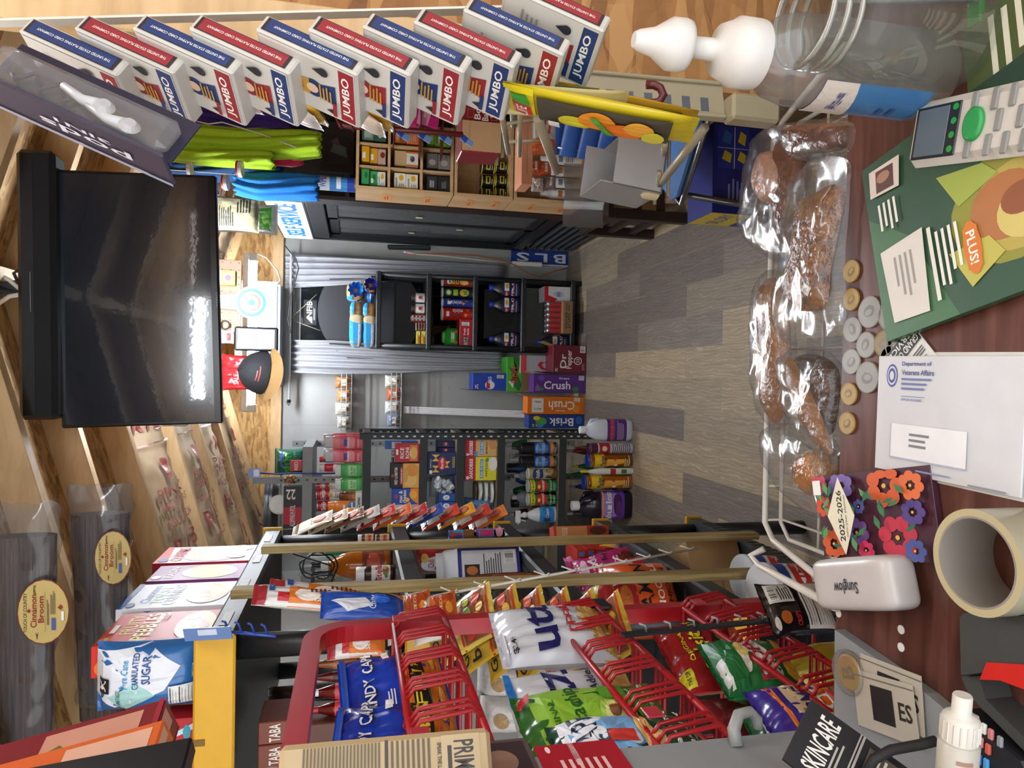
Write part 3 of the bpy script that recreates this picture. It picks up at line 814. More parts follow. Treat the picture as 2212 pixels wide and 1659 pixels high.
# round black board hanging in the window, with a cord
c = at(800, 675, Y=5.18)
t = thing('round_board', 'large round black board hanging on a cord in the window', 'board', c)
r = (at(686, 675, Y=5.18) - c).length
g = G(); g.disc((0, 0, 0), (0, 1, 0), r, .012, mat('2c2e32', .55), 48); g.build('disc', t)
g = G(); ap = at(626, 690, Y=5.17) - c; g.tube([at(684, 636, Y=5.175) - c, ap, at(692, 714, Y=5.175) - c], .003, mat('b8a890'), 6); g.build('cord', t)
M, w_, h = pl((656, 648, 684, 702), Y=5.21, d=.001)
g = boxg(w_, .002, h, '15181c', 't .62 .56 .66 .42 f0f2f4 0 NFIB;p f0f2f4 .06 .34 .28 .78 .28 .34;l .2 .1 .9 .26 a8acb0 2'); fin(g.build('window_sticker'), M, 'small dark sticker with white letters on the window glass', 'sticker')
# ---------- soda cartons ----------
SY = 4.72
def carton(label, rc, col, F, Y, d=.14, zb=0, flap=None, T='', name='soda_carton', R=''):
    M, w_, h = pl(rc, Y, None, zb, d)
    t = thing(name, label, 'box', M=M)
    boxg(w_, d, h, col, F, R=R, T=T).build('carton', t)
    if flap:
        g = G(); g.beam((-w_ * .5, -d / 2, h), (-w_ * .45, -d * .7, h + w_ * .5), d * .8, .002, mat(flap, .6), up=V((1, 0, 0)))
        g.beam((w_ * .5, 0, h), (w_ * .62, 0, h + w_ * .35), d, .002, mat('b08a5c', .7), up=V((1, 0, 0))); g.build('flap', t)
    return t
carton('maroon carton of 24 cola cans standing open on the floor', (1195, 746, 1271, 807), '6e1c2c', 't .44 .7 .5 .18 f2ecec 0 Dr;t .5 .5 .66 .2 f2ecec 0 Pepper;e .45 .26 .14 .12 f2ecec;e .45 .26 .11 .095 6e1c2c;t .45 .26 .14 .09 f2ecec 0 23;t .12 .9 .12 .08 f2ecec 90 24;b .74 .04 .98 .2 0;l .12 .06 .4 .14 c89aa0 3', SY, .2, flap='5a1626')
carton('purple carton of grape soda cans standing on end', (1152, 809, 1266, 849), '5a2a86', 't .42 .55 .44 .5 f4f0f8 270 Crush;t .78 .42 .14 .2 f4f0f8 270 Grape;e .2 .2 .16 .06 3a7a3c;e .8 .85 .16 .06 7a4ab0;e .2 .85 .1 .05 3a7a3c;b .7 .04 .95 .14 0;l .1 .88 .5 .96 b090d0 3', SY, .13, flap='7a5a3a')
carton('orange carton of orange soda cans standing on end', (1139, 857, 1264, 895), 'ea7a18', 't .5 .4 .5 .46 f6f2ea 90 Crush;t .2 .42 .12 .16 f6f2ea 90 Orange;r .1 .72 .9 .92 e6e4de;t .7 .82 .1 .14 222 90 XL;t .3 .82 .1 .14 222 90 ACC;b .72 .08 .95 .18 0;e .3 .14 .2 .06 f09a30', SY + .03, .13, flap='b83a24')
carton('blue carton of lemon iced tea cans beside the black steel shelf', (1142, 896, 1265, 925), '1c3c8c', 't .46 .42 .6 .44 f2f4f6 90 Brisk;e .5 .78 .3 .1 5aa02c;e .75 .86 .16 .06 e8d02c;e .2 .8 .16 .06 3c90d0;e .6 .1 .3 .06 2a6ac0;t .2 .9 .2 .08 e8d030 90 12', SY + .02, .13, flap='6aa83c')
zc = .27
BX('soda_carton', 'plain brown carton under the green soda carton by the wall', 'box', (1128, 772, 1222, 846), '8a6a48', '', Y=4.97, d=.2, zb=0)
z1 = at(1128, 800, Y=4.97).z
carton('bright green soda carton stacked behind the maroon one', (1095, 771, 1128, 846), '4cae32', 'p 1f6a2a 0 .2 .3 .8 .4 .4 .7 .9 .6 .3 1 .6 1 .1 .5 .3 .2 0;p e8f0e8 .1 .6 .3 .9 .3 .5;t .5 .5 .5 .4 c8202c 0 DEW', 4.97, .2, zb=z1 + .001)
z2 = at(1096, 800, Y=4.98).z
carton('blue cola carton with open end at the top of the stack', (1021, 806, 1096, 843), '1f46b4', 'e .3 .5 .25 .14 e8eaf4;p c83040 .1 .5 .5 .5 .5 .6 .1 .6;t .2 .88 .26 .1 f2f4f8 90 24;b .7 .1 .9 .3 0;t .6 .5 .4 .1 f2f4f8 90 PEPSI', 4.98, .16, zb=z2 + .001, flap='5c4430')
carton('silver and red cola carton behind the maroon carton', (1125, 768, 1215, 807), 'b4b8bc', 't .4 .5 .5 .4 c0202c 0 C;r 0 .9 1 1 d0484c;t .75 .5 .3 .18 c0202c 0 ke', 4.93, .04)
# white trim board leaning in the corner
a = at(872, 885, Y=5.2); b = at(1136, 895, Y=5.05)
g = G(); n = a - b; g.beam((0, 0, 0), n, .05, .012, mat('e4e5e6', .4), up=V((0, 1, 0)))
for q in (-.015, 0, .015): g.beam(V((q, -.007, 0)), n + V((q, -.007, 0)), .006, .004, mat('d2d4d6', .4), up=V((0, 1, 0)))
tag(g.build('trim_board', loc=b), 'long white moulded trim board leaning on the grey wall', 'trim board')
# two white wire racks on the wall with bagged goods
for (x0, x1, y0, y1, nm) in ((738, 760, 808, 930, 'upper'), (846, 868, 806, 926, 'lower')):
    a = at(x1, y0, Y=5.12); b = at(x1, y1, Y=5.12); zt = at(x0, y0, Y=5.12).z
    t = thing('wire_rack', 'white wire rack on the grey wall, %s of two' % nm, 'rack', (0, 5.12, a.z))
    g = G(); wm = mat('dcdcd6', .35); ht = zt - a.z
    for k_ in range(5): g.tube([(a.x, -.0 + k_ * .03, 0), (b.x, k_ * .03, 0)], .0025, wm, 6)
    for k_ in range(3): g.tube([(a.x, 0, k_ * ht / 2), (b.x, 0, k_ * ht / 2)], .0025, wm, 6)
    n = 12
    for k_ in range(n + 1):
        x = b.x + (a.x - b.x) * k_ / n; g.tube([(x, -.012, ht), (x, 0, ht), (x, 0, 0), (x, .12, 0)], .002, wm, 6)
    g.build('wire_grid', t)
    n = 4
    for k_ in range(n):
        yy = y0 + 4 + (y1 - y0 - 6) * k_ / n
        cc = ['b07a48', 'c89060', 'd8d0c4', 'c8c4bc'][k_] if nm == 'upper' else ['d8d4cc', 'c86a3c', 'e0e0e4', '8a98b8'][k_]
        nb = BG('snack_bag', 'small bagged snack in the %s wire rack, %s from the window' % (nm, ('first', 'second', 'third', 'fourth')[k_]), 'bag', (x0 - 14 + 4 * (k_ % 2), yy, x1, yy + 27), cc, 'r .2 .3 .8 .6 e8e4dc;e .5 .2 .2 .1 a86a3c', Y=5.15, d=.07, zb=a.z + .006, seed=k_ + x0)
# cables, sign, power strip near the cooler foot
M, w_, h = pl((1104, 541, 1231, 573), Y=5.2, d=.01, zb=0)
g = boxg(w_, .006, h, '1f3f94', 't .5 .16 .6 .22 e8ecf2 90 B;t .5 .48 .6 .22 e8ecf2 90 L;t .5 .8 .6 .22 e8ecf2 90 S;r 0 0 .08 1 e8ecf2')
fin(g.build('sign_board'), M, 'blue sign board with big white letters leaning on the back wall', 'sign')
a = at(1105, 569, Y=5.12); b = at(1171, 572, Y=5.12)
g = G(); g.beam((0, 0, 0), a - b, .035, .03, mat('e6e6e2', .4), up=V((0, 1, 0)), bev=.006)
tag(g.build('power_strip', loc=b), 'white power strip hanging upright beside the blue sign', 'power strip')
for (pts, c_, lb) in (([(876, 545), (885, 549), (960, 548), (1030, 552), (1085, 562), (1110, 572), (1140, 590), (1165, 598), (1200, 585), (1222, 580)], 'b86a44', 'orange extension cable running down the wall by the cooler'),
                      ([(872, 544), (900, 549), (960, 553), (1040, 562), (1100, 567)], 'dcdcd6', 'white cable running down the wall by the cooler')):
    g = G(); P_ = [at(x, y, Y=5.1) for x, y in pts]; g.tube([p - P_[0] for p in P_], .005, mat(c_), 8)
    tag(g.build('cable', loc=P_[0]), lb, 'cable')
# ================= BLACK STEEL SHELF =================
Y = MY - .0
z = MZ[0] + .0015
def rowbox(tier, name, label, rc, col, F, d=.06, dy=.02, cat='box', k='', T='', R=''):
    return BX(name, label, cat, rc, col, F, Y=MY + dy, d=d, zb=MZ[tier] + .002, k=k, T=T, R=R)
PK = 'r .06 .1 .94 .9 d85a68;e .5 .5 .3 .22 e89098;t .5 .62 .5 .12 f4f0f2 0 Suave;r .3 .2 .7 .3 c8404c;r .38 .66 .62 .82 2c3c90;l .3 .1 .7 .18 f0d8dc 2'
for (rc, dy, lb) in (((703, 941, 783, 971), .02, 'pink shampoo bottle with grey cap, right end of the shelf top'), ((703, 972, 783, 1000), .02, 'pink shampoo bottle with grey cap, second from the right'),
                     ((699, 936, 781, 962), .16, 'pink shampoo bottle with grey cap, behind the front pair at the right end'), ((699, 968, 781, 994), .16, 'pink shampoo bottle behind the second one, only shoulder showing')):
    BT('shampoo_bottle', lb, 'bottle', rc, 'shampoo', 'd87880', 'b4b4b6', PK, ((.04, .62, 'd4646e'),), Y=MY + dy, zb=MZ[0] + .002, fl=.55, sq=.4)
GR = 'r .1 .1 .9 .9 5cb860;p 2c8a3c 0 0 .2 .5 .1 .7 0 .5;p 2c8a3c 1 0 .8 .4 .9 .6 1 .4;r .3 .3 .7 .8 a8dca0;t .5 .6 .3 .14 1c6a30 0 ALOE;l .36 .34 .64 .5 3c8a48 3'
for (y0, y1, lb) in ((1002, 1031, 'green aloe bottle next to the pink shampoo'), (1033, 1061, 'green aloe bottle, left of its twin')):
    BT('lotion_bottle', lb, 'bottle', (724, y0, 783, y1), 'shampoo', '3c9c4c', 'c8ccc6', GR, ((.04, .64, '46a854'),), Y=MY + .02, zb=MZ[0] + .002, fl=.5, sq=.4)
BX('soap_box', 'white soap carton lying flat on the shelf top', 'box', (768, 1063, 783, 1101), 'e2e2da', 't .4 .5 .7 .4 3a3a3a 90 Dove;t .4 .5 .5 .5 4a4a4a 0 Dove;r .0 0 .06 1 c8a860', Y=MY + .02, d=.06, zb=MZ[0] + .002)
BT('lotion_tube', 'orange bottle with blue oval label standing behind the soap carton', 'bottle', (708, 1083, 770, 1107), 'shampoo', 'e0802c', 'e0802c', 'e .5 .4 .36 .24 2c74b8;t .5 .42 .5 .14 f2f2f2 0 Suave;r .3 .8 .6 .9 f0e8e0', Y=MY + .1, zb=MZ[0] + .002, fl=.6)
BT('deodorant', 'squat orange bottle with red round emblem on the shelf edge', 'bottle', (752, 1097, 783, 1121), 'jar', 'eda42c', 'e89a24', 'e .5 .5 .3 .3 c8302c;e .5 .5 .2 .2 f0e4d8;r .1 .85 .9 .95 f4e8d0', Y=MY + .03, zb=MZ[0] + .002, fl=.6)
BT('lotion_bottle', 'brown bottle lying low between aloe and soap', 'bottle', (733, 1062, 783, 1082), 'shampoo', '8a4a2c', '6a3420', 'e .5 .5 .34 .2 c88a50', ((.05, .6, 'a8683c'),), Y=MY + .12, zb=MZ[0] + .002, fl=.6)
BT('soap_bottle', 'teal green bottle at the left end of the shelf top', 'bottle', (712, 1119, 783, 1140), 'shampoo', '1f7a5a', 'e4e4e0', 'r .2 .2 .8 .7 c8dcc0', Y=MY + .1, zb=MZ[0] + .002, fl=.6)
# grey shelf behind: soup cans etc.
for i, (x0, y0, y1) in enumerate(((680, 1044, 1055), (681, 1056, 1082), (683, 1083, 1106))):
    CN('soup_can', 'red and white soup can on the grey shelf, %s of three' % ('right', 'middle', 'left')[i], 'can', (x0, y0, 742, y1), 'e8e4dc', 't .5 .76 .8 .2 f2ecec 90 Soup;e .5 .48 .14 .08 c8a860;l .3 .1 .7 .3 888 3;t .5 .76 .7 .16 f2ecec 0 Camp', ((.5, .95, 'b8202c'),), Y=GY + .02, zb=gz[1] + .001)
for (rc, c1, c2, lb) in (((690, 1002, 742, 1020), 'c82c34', 'e8e4e0', 'red and white bottle behind the aloe bottles'), ((684, 1021, 742, 1038), 'e4dcd8', '8a6ac0', 'white bottle with lilac cap on the grey shelf'),
                         ((690, 984, 742, 1000), '2c62b0', 'c83030', 'blue bottle on the grey shelf behind the shampoo')):
    BT('household_bottle', lb, 'bottle', rc, 'shampoo', c1, c2, 'r .2 .3 .8 .7 f0e8e0', Y=GY + .06, zb=gz[1] + .001, fl=.7)
# second tier
rowbox(1, 'rice_mix_box', 'red rice mix box with noodle picture at the right end', (854, 959, 907, 998), 'b0202c', 't .5 .72 .6 .16 f2ece8 0 RICE;t .5 .5 .6 .16 f2ece8 0 RONI;r .06 .08 .94 .4 c87838;e .5 .24 .34 .16 d8a858;r .4 .88 .7 .97 f0f0f0;t .5 .36 .3 .07 f0d8a0 0 BEEF')
rowbox(1, 'biscuit_mix_box', 'black biscuit mix box with round biscuit picture', (843, 1001, 907, 1054), '1c1a1c', 'p e0a44c 0 0 1 0 1 .56 0 .56;e .34 .32 .28 .24 e8bc70;e .72 .24 .26 .22 d89040;e .5 .5 .3 .12 d0a050;r .14 .56 .86 .66 b02430;t .5 .8 .7 .1 e8e4e0 0 RED_LOBSTER;e .5 .92 .06 .05 c02430;t .5 .61 .6 .05 f2ecec 0 CHEDDAR_BAY')
rowbox(1, 'pasta_box', 'blue boxed macaroni with cheese picture on it', (847, 1055, 907, 1090), '1e4aa8', 't .5 .68 .74 .14 f4e8d0 0 mac_&;t .5 .54 .8 .14 f4e8d0 0 cheese;e .5 .84 .14 .06 c82c34;p e88a2c 0 0 1 0 1 .3 .6 .36 .3 .26;e .6 .2 .26 .14 f0b030;e .3 .42 .14 .08 f0b840', d=.05)
rowbox(1, 'oatmeal_box', 'beige oatmeal carton with red berries picture', (837, 1090, 907, 1124), 'd8c8ac', 'r 0 0 1 .5 c89a80;e .5 .28 .3 .18 c04038;e .4 .2 .16 .1 d86858;r .1 .5 .5 .66 3c7cb0;r .1 .66 .5 .76 c85040;t .5 .82 .7 .09 3a2c28 0 QUAKER;e .3 .66 .12 .12 2c2c34')
rowbox(1, 'snack_box', 'blue and white carton partly behind the rice mix box', (832, 953, 906, 970), '3470b8', 'r .1 .5 .9 .8 e8eef4;e .5 .3 .3 .12 c8302c', dy=.14)
for i, (y0, y1, c_, b_) in enumerate(((973, 985, 'd8c8b8', 'b04030'), (988, 1003, '384a80', 'd8d8dc'), (1006, 1022, 'a8883c', '7a2c28'))):
    CN('food_can', 'small tin in the back row of the second tier, %s' % ('right one', 'middle one', 'left one')[i], 'can', (846, y0, 906, y1), c_, 'r .2 .3 .8 .6 e8e4dc', ((.6, .9, b_),), Y=MY + .22, zb=MZ[1] + .002)
# third tier
PAST = 't .5 .5 .36 .12 f4e8d8 90 Barilla;e .5 .5 .2 .30 c02834;t .5 .5 .16 .4 f4f0ec 90 Barilla;p e0b040 .1 .62 .34 .84 .22 .73 .36 .66 .12 .84;p e0b040 .12 .2 .3 .36 .2 .28 .32 .18 .1 .38;p e0b040 .66 .66 .88 .86 .78 .76 .9 .64 .66 .88'
rowbox(2, 'pasta_box', 'dark blue pasta box with bow-tie picture', (924, 977, 987, 1025), '1b2a5c', 'p e0b040 .1 .58 .4 .86 .4 .58 .1 .86;p e0b040 .6 .58 .9 .86 .9 .58 .6 .86;p e0b040 .3 .24 .6 .42 .6 .2 .3 .42;e .5 .5 .3 .14 c02834;t .5 .5 .46 .1 f4f0ec 0 Barilla;t .5 .9 .4 .05 c8ccd8 0 FARFALLE;r .3 .04 .8 .14 8a7a48;r .04 .84 .2 .94 f0f0f0')
for i, (x0, y0, y1, z0) in enumerate(((944, 952, 966, 0), (944, 967, 977, 0), (968, 1028, 1066, 0))):
    rowbox(2, 'pasta_box', ('dark blue pasta box at the far right, only its side showing', 'dark blue pasta box behind the bow-tie box', 'dark blue pasta box behind the marshmallow bag')[i], (x0, y0, 987, y1), '1b2a5c', 'e .5 .5 .3 .16 c02834;t .5 .5 .44 .12 f4f0ec 0 Barilla', dy=.1, d=.08)
M, w_, h = pl((927, 1028, 986, 1076), Y=MY + .02, zb=MZ[2] + .002, d=.07)
t = thing('marshmallow_bag', 'clear bag of white marshmallows leaning on the pasta boxes', 'bag', M=M)
g = baggeo(w_, h, .075, 'dfe6ee', 'r .0 .02 1 .12 2c58a8', 3, 1, k='film', rough=.12); g.build('bag', t)
rnd = random.Random(5)
for i in range(16):
    g = G(); rr = w_ * .11; x = (rnd.random() - .5) * w_ * .62; zz = h * (.14 + .62 * ((i * .618) % 1)); a = V((rnd.random() - .5, rnd.random() * .6 - .6, rnd.random() - .5))
    g.disc((x, -.004 - .012 * rnd.random(), zz), a, rr, rr * 1.6, mat('f2f2f0', .8), 14); g.build('marshmallow', t)
for i, (x0, x1, y0, y1) in enumerate(((948, 987, 1084, 1101), (948, 987, 1066, 1083))):
    rowbox(2, 'salt_box', 'small blue carton with white emblem, %s' % ('left of its twin', 'right of its twin')[i], (x0, y0, x1, y1), '24509c', 'e .5 .55 .32 .2 e8eef4;t .5 .55 .3 .12 24509c 0 S;r 0 .86 1 1 1c3c80', d=.05)
for i, (y0, y1) in enumerate(((1103, 1114), (1115, 1126))):
    CN('food_can', 'dark tin at the left end of the third tier, %s' % ('right one', 'left one')[i], 'can', (948, y0, 987, y1), '5a3a34', 'r .2 .3 .8 .7 c8b8a8', Y=MY + .12, zb=MZ[2] + .002)
# fourth tier
RICE = 'r 0 .66 1 1 b8202c;t .5 .83 .84 .16 f4f0ec 0 Success;r .1 .42 .9 .52 2c8ac8;t .5 .47 .7 .07 f2f6f8 0 BOIL_IN_BAG;%s;e .7 .12 .3 .14 %s;e .12 .92 .08 .04 f0f0f0'
rowbox(3, 'rice_box', 'tan and red boxed brown rice', (1004, 949, 1075, 986), 'd8b06a', RICE % ('t .5 .32 .7 .06 3a2818 0 BROWN_RICE;r .0 .6 .3 .7 5090c8', 'c8945c'))
rowbox(3, 'rice_box', 'yellow and red boxed white rice', (1004, 987, 1075, 1038), 'e4dc30', RICE % ('t .5 .32 .7 .07 2a4a20 0 WHITE_RICE;e .88 .3 .08 .05 3c9a4c', 'f0ece0'))
for i in range(3):
    x1 = 1074 - i * 13
    BG('sugar_sack', 'white sack of flour or sugar lying flat, %s of the three' % ('lowest', 'middle', 'topmost')[i], 'bag', (x1 - 13, 1040, x1, 1093 - i * 3), 'e4e4e0', '', Y=MY + .04, d=.14, zb=MZ[3] + .002 + i * .0335, seed=i + 20, k='cloth', rough=.6, seal=.02, wr=.5)
BG('bean_bag', 'flat brown bag lying on the white sacks', 'bag', (1026, 1040, 1036, 1088), '6a5238', '', Y=MY + .05, d=.12, zb=MZ[3] + .102, seed=31, seal=.03, wr=.5)
BG('sugar_sack', 'blue and white sack of granulated sugar standing at the left', 'bag', (1004, 1076, 1075, 1138), '5c88b4', 'e .4 .66 .3 .2 dce4ec;t .4 .66 .5 .1 2c4c80 90 Sugar;l .56 .2 .9 .5 e0e8f0 5;e .7 .66 .1 .08 2c4c90', Y=MY + .05, d=.1, zb=MZ[3] + .002, seed=12, k='cloth', rough=.5)
# fifth tier
HS = 'r 0 0 1 .24 2c4a90;r 0 .24 1 .34 e09030;e .5 .6 .4 .3 4a80c8;t .4 .62 .36 .16 0c0c10 90 HOT;t .5 .62 .9 .16 0c0c10 0 HOT_SHOT;e .5 .46 .1 .1 e8a040;t .5 .36 .8 .1 f2f4f4 0 FLYING;l .2 .04 .8 .16 c0c8d8 3'
for (y0, y1, lb) in ((956, 982, 'black insect spray can, right one of the pair'), (986, 1010, 'black insect spray can, left one of the pair')):
    CN('spray_can', lb, 'can', (1126, y0, 1207, y1), '14161c', 'r 0 .1 1 .66 2850a0;r 0 .1 1 .2 d88a2c;e .5 .46 .4 .18 78a8e0;t .5 .5 .8 .12 0a0a0c 0 HOT_SHOT;t .5 .32 .8 .08 0a0a0c 0 FLYING;l .2 .02 .8 .09 b0b8c8 3', ((.66, .95, '14161c'),), Y=MY + .02, zb=MZ[4] + .002, lid='1a1c20')
CN('cleanser_can', 'cream and gold powder cleanser can beside the green ones', 'can', (1142, 1012, 1207, 1037), 'c8b48a', 'e .5 .7 .36 .2 20386c;t .5 .74 .5 .07 f0ecdc 0 BAR;t .5 .67 .6 .07 f0ecdc 0 KEEPERS;r 0 .4 1 .5 e8e0cc;t .5 .45 .8 .07 20386c 0 CLEANSER;r 0 0 1 .2 6a4a2c;e .7 .25 .2 .12 a88a60', Y=MY + .02, zb=MZ[4] + .002, lid='d8d4c8')
for (y0, y1, lb) in ((1038, 1065, 'green and red powder cleanser can, right one of the pair'), (1067, 1094, 'green and red powder cleanser can, left one of the pair')):
    CN('cleanser_can', lb, 'can', (1142, y0, 1207, y1), '1f7a3c', 'r 0 .8 1 .97 e8d838;t .5 .88 .7 .06 2a5a20 0 25%_MORE;e .5 .54 .42 .2 c8302c;t .5 .52 .76 .12 f4f2ec 0 Comet;e .5 .66 .1 .05 f0d848;t .5 .22 .7 .06 e0ecdc 0 BLEACH;l .3 .05 .8 .14 a0c8a8 3', Y=MY + .02, zb=MZ[4] + .002, lid='c8ccc8')
for (rc, dy, lb) in (((1116, 1096, 1207, 1132), .03, 'white cleaner spray bottle at the front left of the tier'), ((1107, 1060, 1206, 1090), .16, 'white cleaner jug behind the green cans'), ((1112, 1016, 1206, 1042), .16, 'grey cleaner jug behind the cleanser can')):
    BT('spray_bottle' if dy < .1 else 'cleaner_jug', lb, 'bottle', rc, 'spray' if dy < .1 else 'jug', 'dfe3e8' if dy < .1 else 'a8b0bc', 'e8eaec', 'e .5 .5 .4 .46 2c84c8;e .34 .5 .14 .2 2a3c80;t .6 .5 .4 .2 f0f4f8 0 Cleaner' if dy < .1 else 'r .2 .2 .8 .8 c8ccd4', ((.04, .42, '5ca8dc' if dy < .1 else 'a0a8b4'),), Y=MY + dy, zb=MZ[4] + .002, fl=.62)
for i, (x0, y0, y1, c_, cp) in enumerate(((1108, 960, 978, '3a2030', '8a8c90'), (1104, 984, 1004, 'd8d8dc', 'e8e8ea'), (1098, 1006, 1020, '2c5ca0', '50545c'))):
    BT('household_bottle', 'bottle in the back row of the fifth tier, %s' % ('dark with grey cap', 'white all over', 'blue with dark cap')[i], 'bottle', (x0, y0, 1206, y1), 'soda', c_, cp, 'r .1 .2 .9 .8 c8c4c0', ((.3, .6, c_),), Y=MY + .2, zb=MZ[4] + .002)
ND7 = ('first', 'second', 'third', 'fourth', 'fifth', 'sixth', 'seventh')
for i in range(7):
    y = 950 + i * 25
    BT('back_row_bottle', '%s bottle in the back row of the fifth tier, %s from the right' % (('green', 'grey', 'dark red', 'blue')[i % 4], ND7[i]), 'bottle', (1096 + (i * 7) % 12, y, 1206, y + 24), ('oil', 'jug', 'shampoo')[i % 3], ('1c6a34', 'a0a4a8', '4a2028', '24407c')[i % 4], ('c8ccd0', 'e8e8e8', '2c2c30')[i % 3], 'r .1 .2 .9 .8 %s' % ('e8e0d0', 'c83c38', '2c7a48', 'c8ccd8')[i % 4], ((.1, .5, 'c4c0b8'),), Y=MY + .25, zb=MZ[4] + .002)
# floor in front of it
FYG = MY - .1
BT('cleaner_jug', 'big white jug with purple label on the floor', 'bottle', (1257, 906, 1350, 954), 'jug', 'd4dcea', 'e8ecf2', 'r .02 .1 .98 .95 5a2c80;t .5 .75 .7 .2 c8a8d8 90 BLEACH;r .1 .7 .9 .85 c83c48;l .2 .15 .8 .5 c0a8d0 5', ((.12, .5, '5a2c80'),), Y=FYG + .02, zb=0, fl=.7, sq=.5, handle=1)
CN('spray_can', 'red and white spray can with dark purple cap on the floor', 'can', (1273, 958, 1356, 981), 'c8c4cc', 'r 0 .55 1 .8 b02430;l .1 .05 .9 .5 6a6478 9;e .5 .68 .16 .06 e8d8c0', ((.8, .95, '4a1a3c'),), Y=FYG, zb=0, lid='4a1a3c')
for (rc, lb) in (((1272, 982, 1355, 1011), 'orange and yellow wipes tub with blue lid, right one'), ((1264, 1028, 1346, 1058), 'orange and yellow wipes tub with blue lid, left one')):
    CN('wipes_tub', lb, 'tub', rc, 'e08a24', 'r 0 .66 1 .9 f0c828;t .5 .7 .5 .14 1c2c6a 0 Pledge;p f0b040 .4 .2 .6 .2 .6 .6 .2 .66;e .3 .4 .07 .04 f4e8d0;e .6 .42 .07 .04 c83c48;l .2 .06 .8 .2 f4d8a0 3', ((0.9, .94, 'f0f0f0'), (.02, .06, 'f0f0ec')), Y=FYG, zb=0, lid='1f3c90')
BT('household_bottle', 'white ribbed bottle with yellow cap between the wipes tubs', 'bottle', (1256, 1012, 1350, 1026), 'sauce', 'e4e8e4', 'e8d028', 'r .2 .5 .8 .7 b83030;r .3 .1 .7 .3 3c8a3c', Y=FYG, zb=0, fl=.8)
BT('cleaner_jug', 'large dark purple cleaner jug with white cap on the floor', 'bottle', (1240, 1064, 1362, 1125), 'jug', '1e1426', 'e4e6ea', 'r .06 .04 .94 .96 6a3cb0;e .56 .6 .3 .4 a888d8;t .5 .66 .8 .28 1c1c3c 0 Fabuloso;t .5 .68 .8 .28 f4f0f8 0 Fabuloso;e .56 .3 .2 .18 4a1c5c;e .44 .24 .12 .12 6a2c78;r .06 .88 .94 .96 e8a83c', ((.14, .54, '5a349c'),), Y=FYG, zb=0, fl=.6, sq=.55, rough=.12, handle=1)
for i, (x0, y0, y1, c_, cp, lb) in enumerate(((1245, 960, 975, '8a8a3c', 'c84c30', 'olive green bottle with orange cap behind the spray can'), (1228, 966, 984, '7a2430', '9a9ca0', 'dark red bottle with silver cap behind the wipes'), (1240, 1000, 1016, '1c7a3c', 'e8d838', 'green bottle with yellow cap behind the wipes'),
        (1222, 1018, 1034, '1f6a34', '3c8a40', 'green soda bottle in the back row on the floor'), (1232, 1044, 1060, '1c3c8c', '8a94a8', 'blue bottle with grey trigger behind the wipes'), (1228, 1100, 1120, '3a3c44', 'c8ccd0', 'dark bottle with grey cap behind the purple jug'))):
    BT('household_bottle', lb, 'bottle', (x0, y0, 1330, y1), 'soda', c_, cp, 'r .1 .2 .9 .8 d8d4cc', ((.3, .56, 'b8b4a8'),), Y=MY + .12, zb=0)
# things on top of the grey shelf
BG('trash_bag_pack', 'green and blue plastic pack lying on top of the grey shelf', 'pack', (590, 972, 650, 1030), '1f6a4c', 'r 0 .4 1 .6 3ca83c;r 0 .7 1 .8 2c58b0', Y=GY + .1, d=.2, zb=gz[0] + .002, seed=8)
BX('tablet_box', 'small red carton with slanted lettering against the green pack', 'box', (627, 995, 645, 1018), 'b83440', 't .5 .5 .8 .3 f0dcd8 0 RED', Y=GY + .02, d=.03, zb=gz[0] + .004)
BX('foil_box', 'long red box of aluminium foil on the grey shelf top', 'box', (612, 1050, 652, 1142), '2c2a2e', 'p b02430 .1 0 .5 0 .5 1 .1 1;t .8 .6 .24 .5 e8e4e0 90 22;t .3 .5 .5 .3 d8d0d0 0 ALUMINUM_FOIL', Y=GY + .03, d=.06, zb=gz[0] + .002)
M, w_, h = pl((558, 1042, 590, 1168), Y=GY + .12, d=.2, zb=at(600, 1090, Y=GY + .12).z)
g = G(); rr = w_ / 2
for q in range(3): g.lathe([(rr * .8, q * h * .2), (rr, q * h * .2 + h * .3), (rr * 1.04, q * h * .2 + h * .32)], mat('c4c8cc', .3, 'metal'), 40, sy=.6)
zf = gz[0] + .002 + .25
fin(g.build('foil_pan'), M, 'stack of ribbed aluminium foil pans above the grey shelf', 'pan')
M2 = None
rr = (at(625, 1070, Y=GY + .1) - at(625, 1112, Y=GY + .1)).length / 2
for i, (lb, dx) in enumerate((('white paper bowl stack lying on its side by the foil box', 0),)):
    c = at(603, 1090, Y=GY + .08); g = G(); g.disc((0, .1, 0), (0, -1, 0), rr * .6, .1, mat('dcd8cc', .5), 32, rr); g.disc((0, -.0005, 0), (0, -1, 0), rr * .86, .001, mat('e8e8e6'), 32)
    tag(g.build('bowl_stack', loc=c), lb, 'bowls')
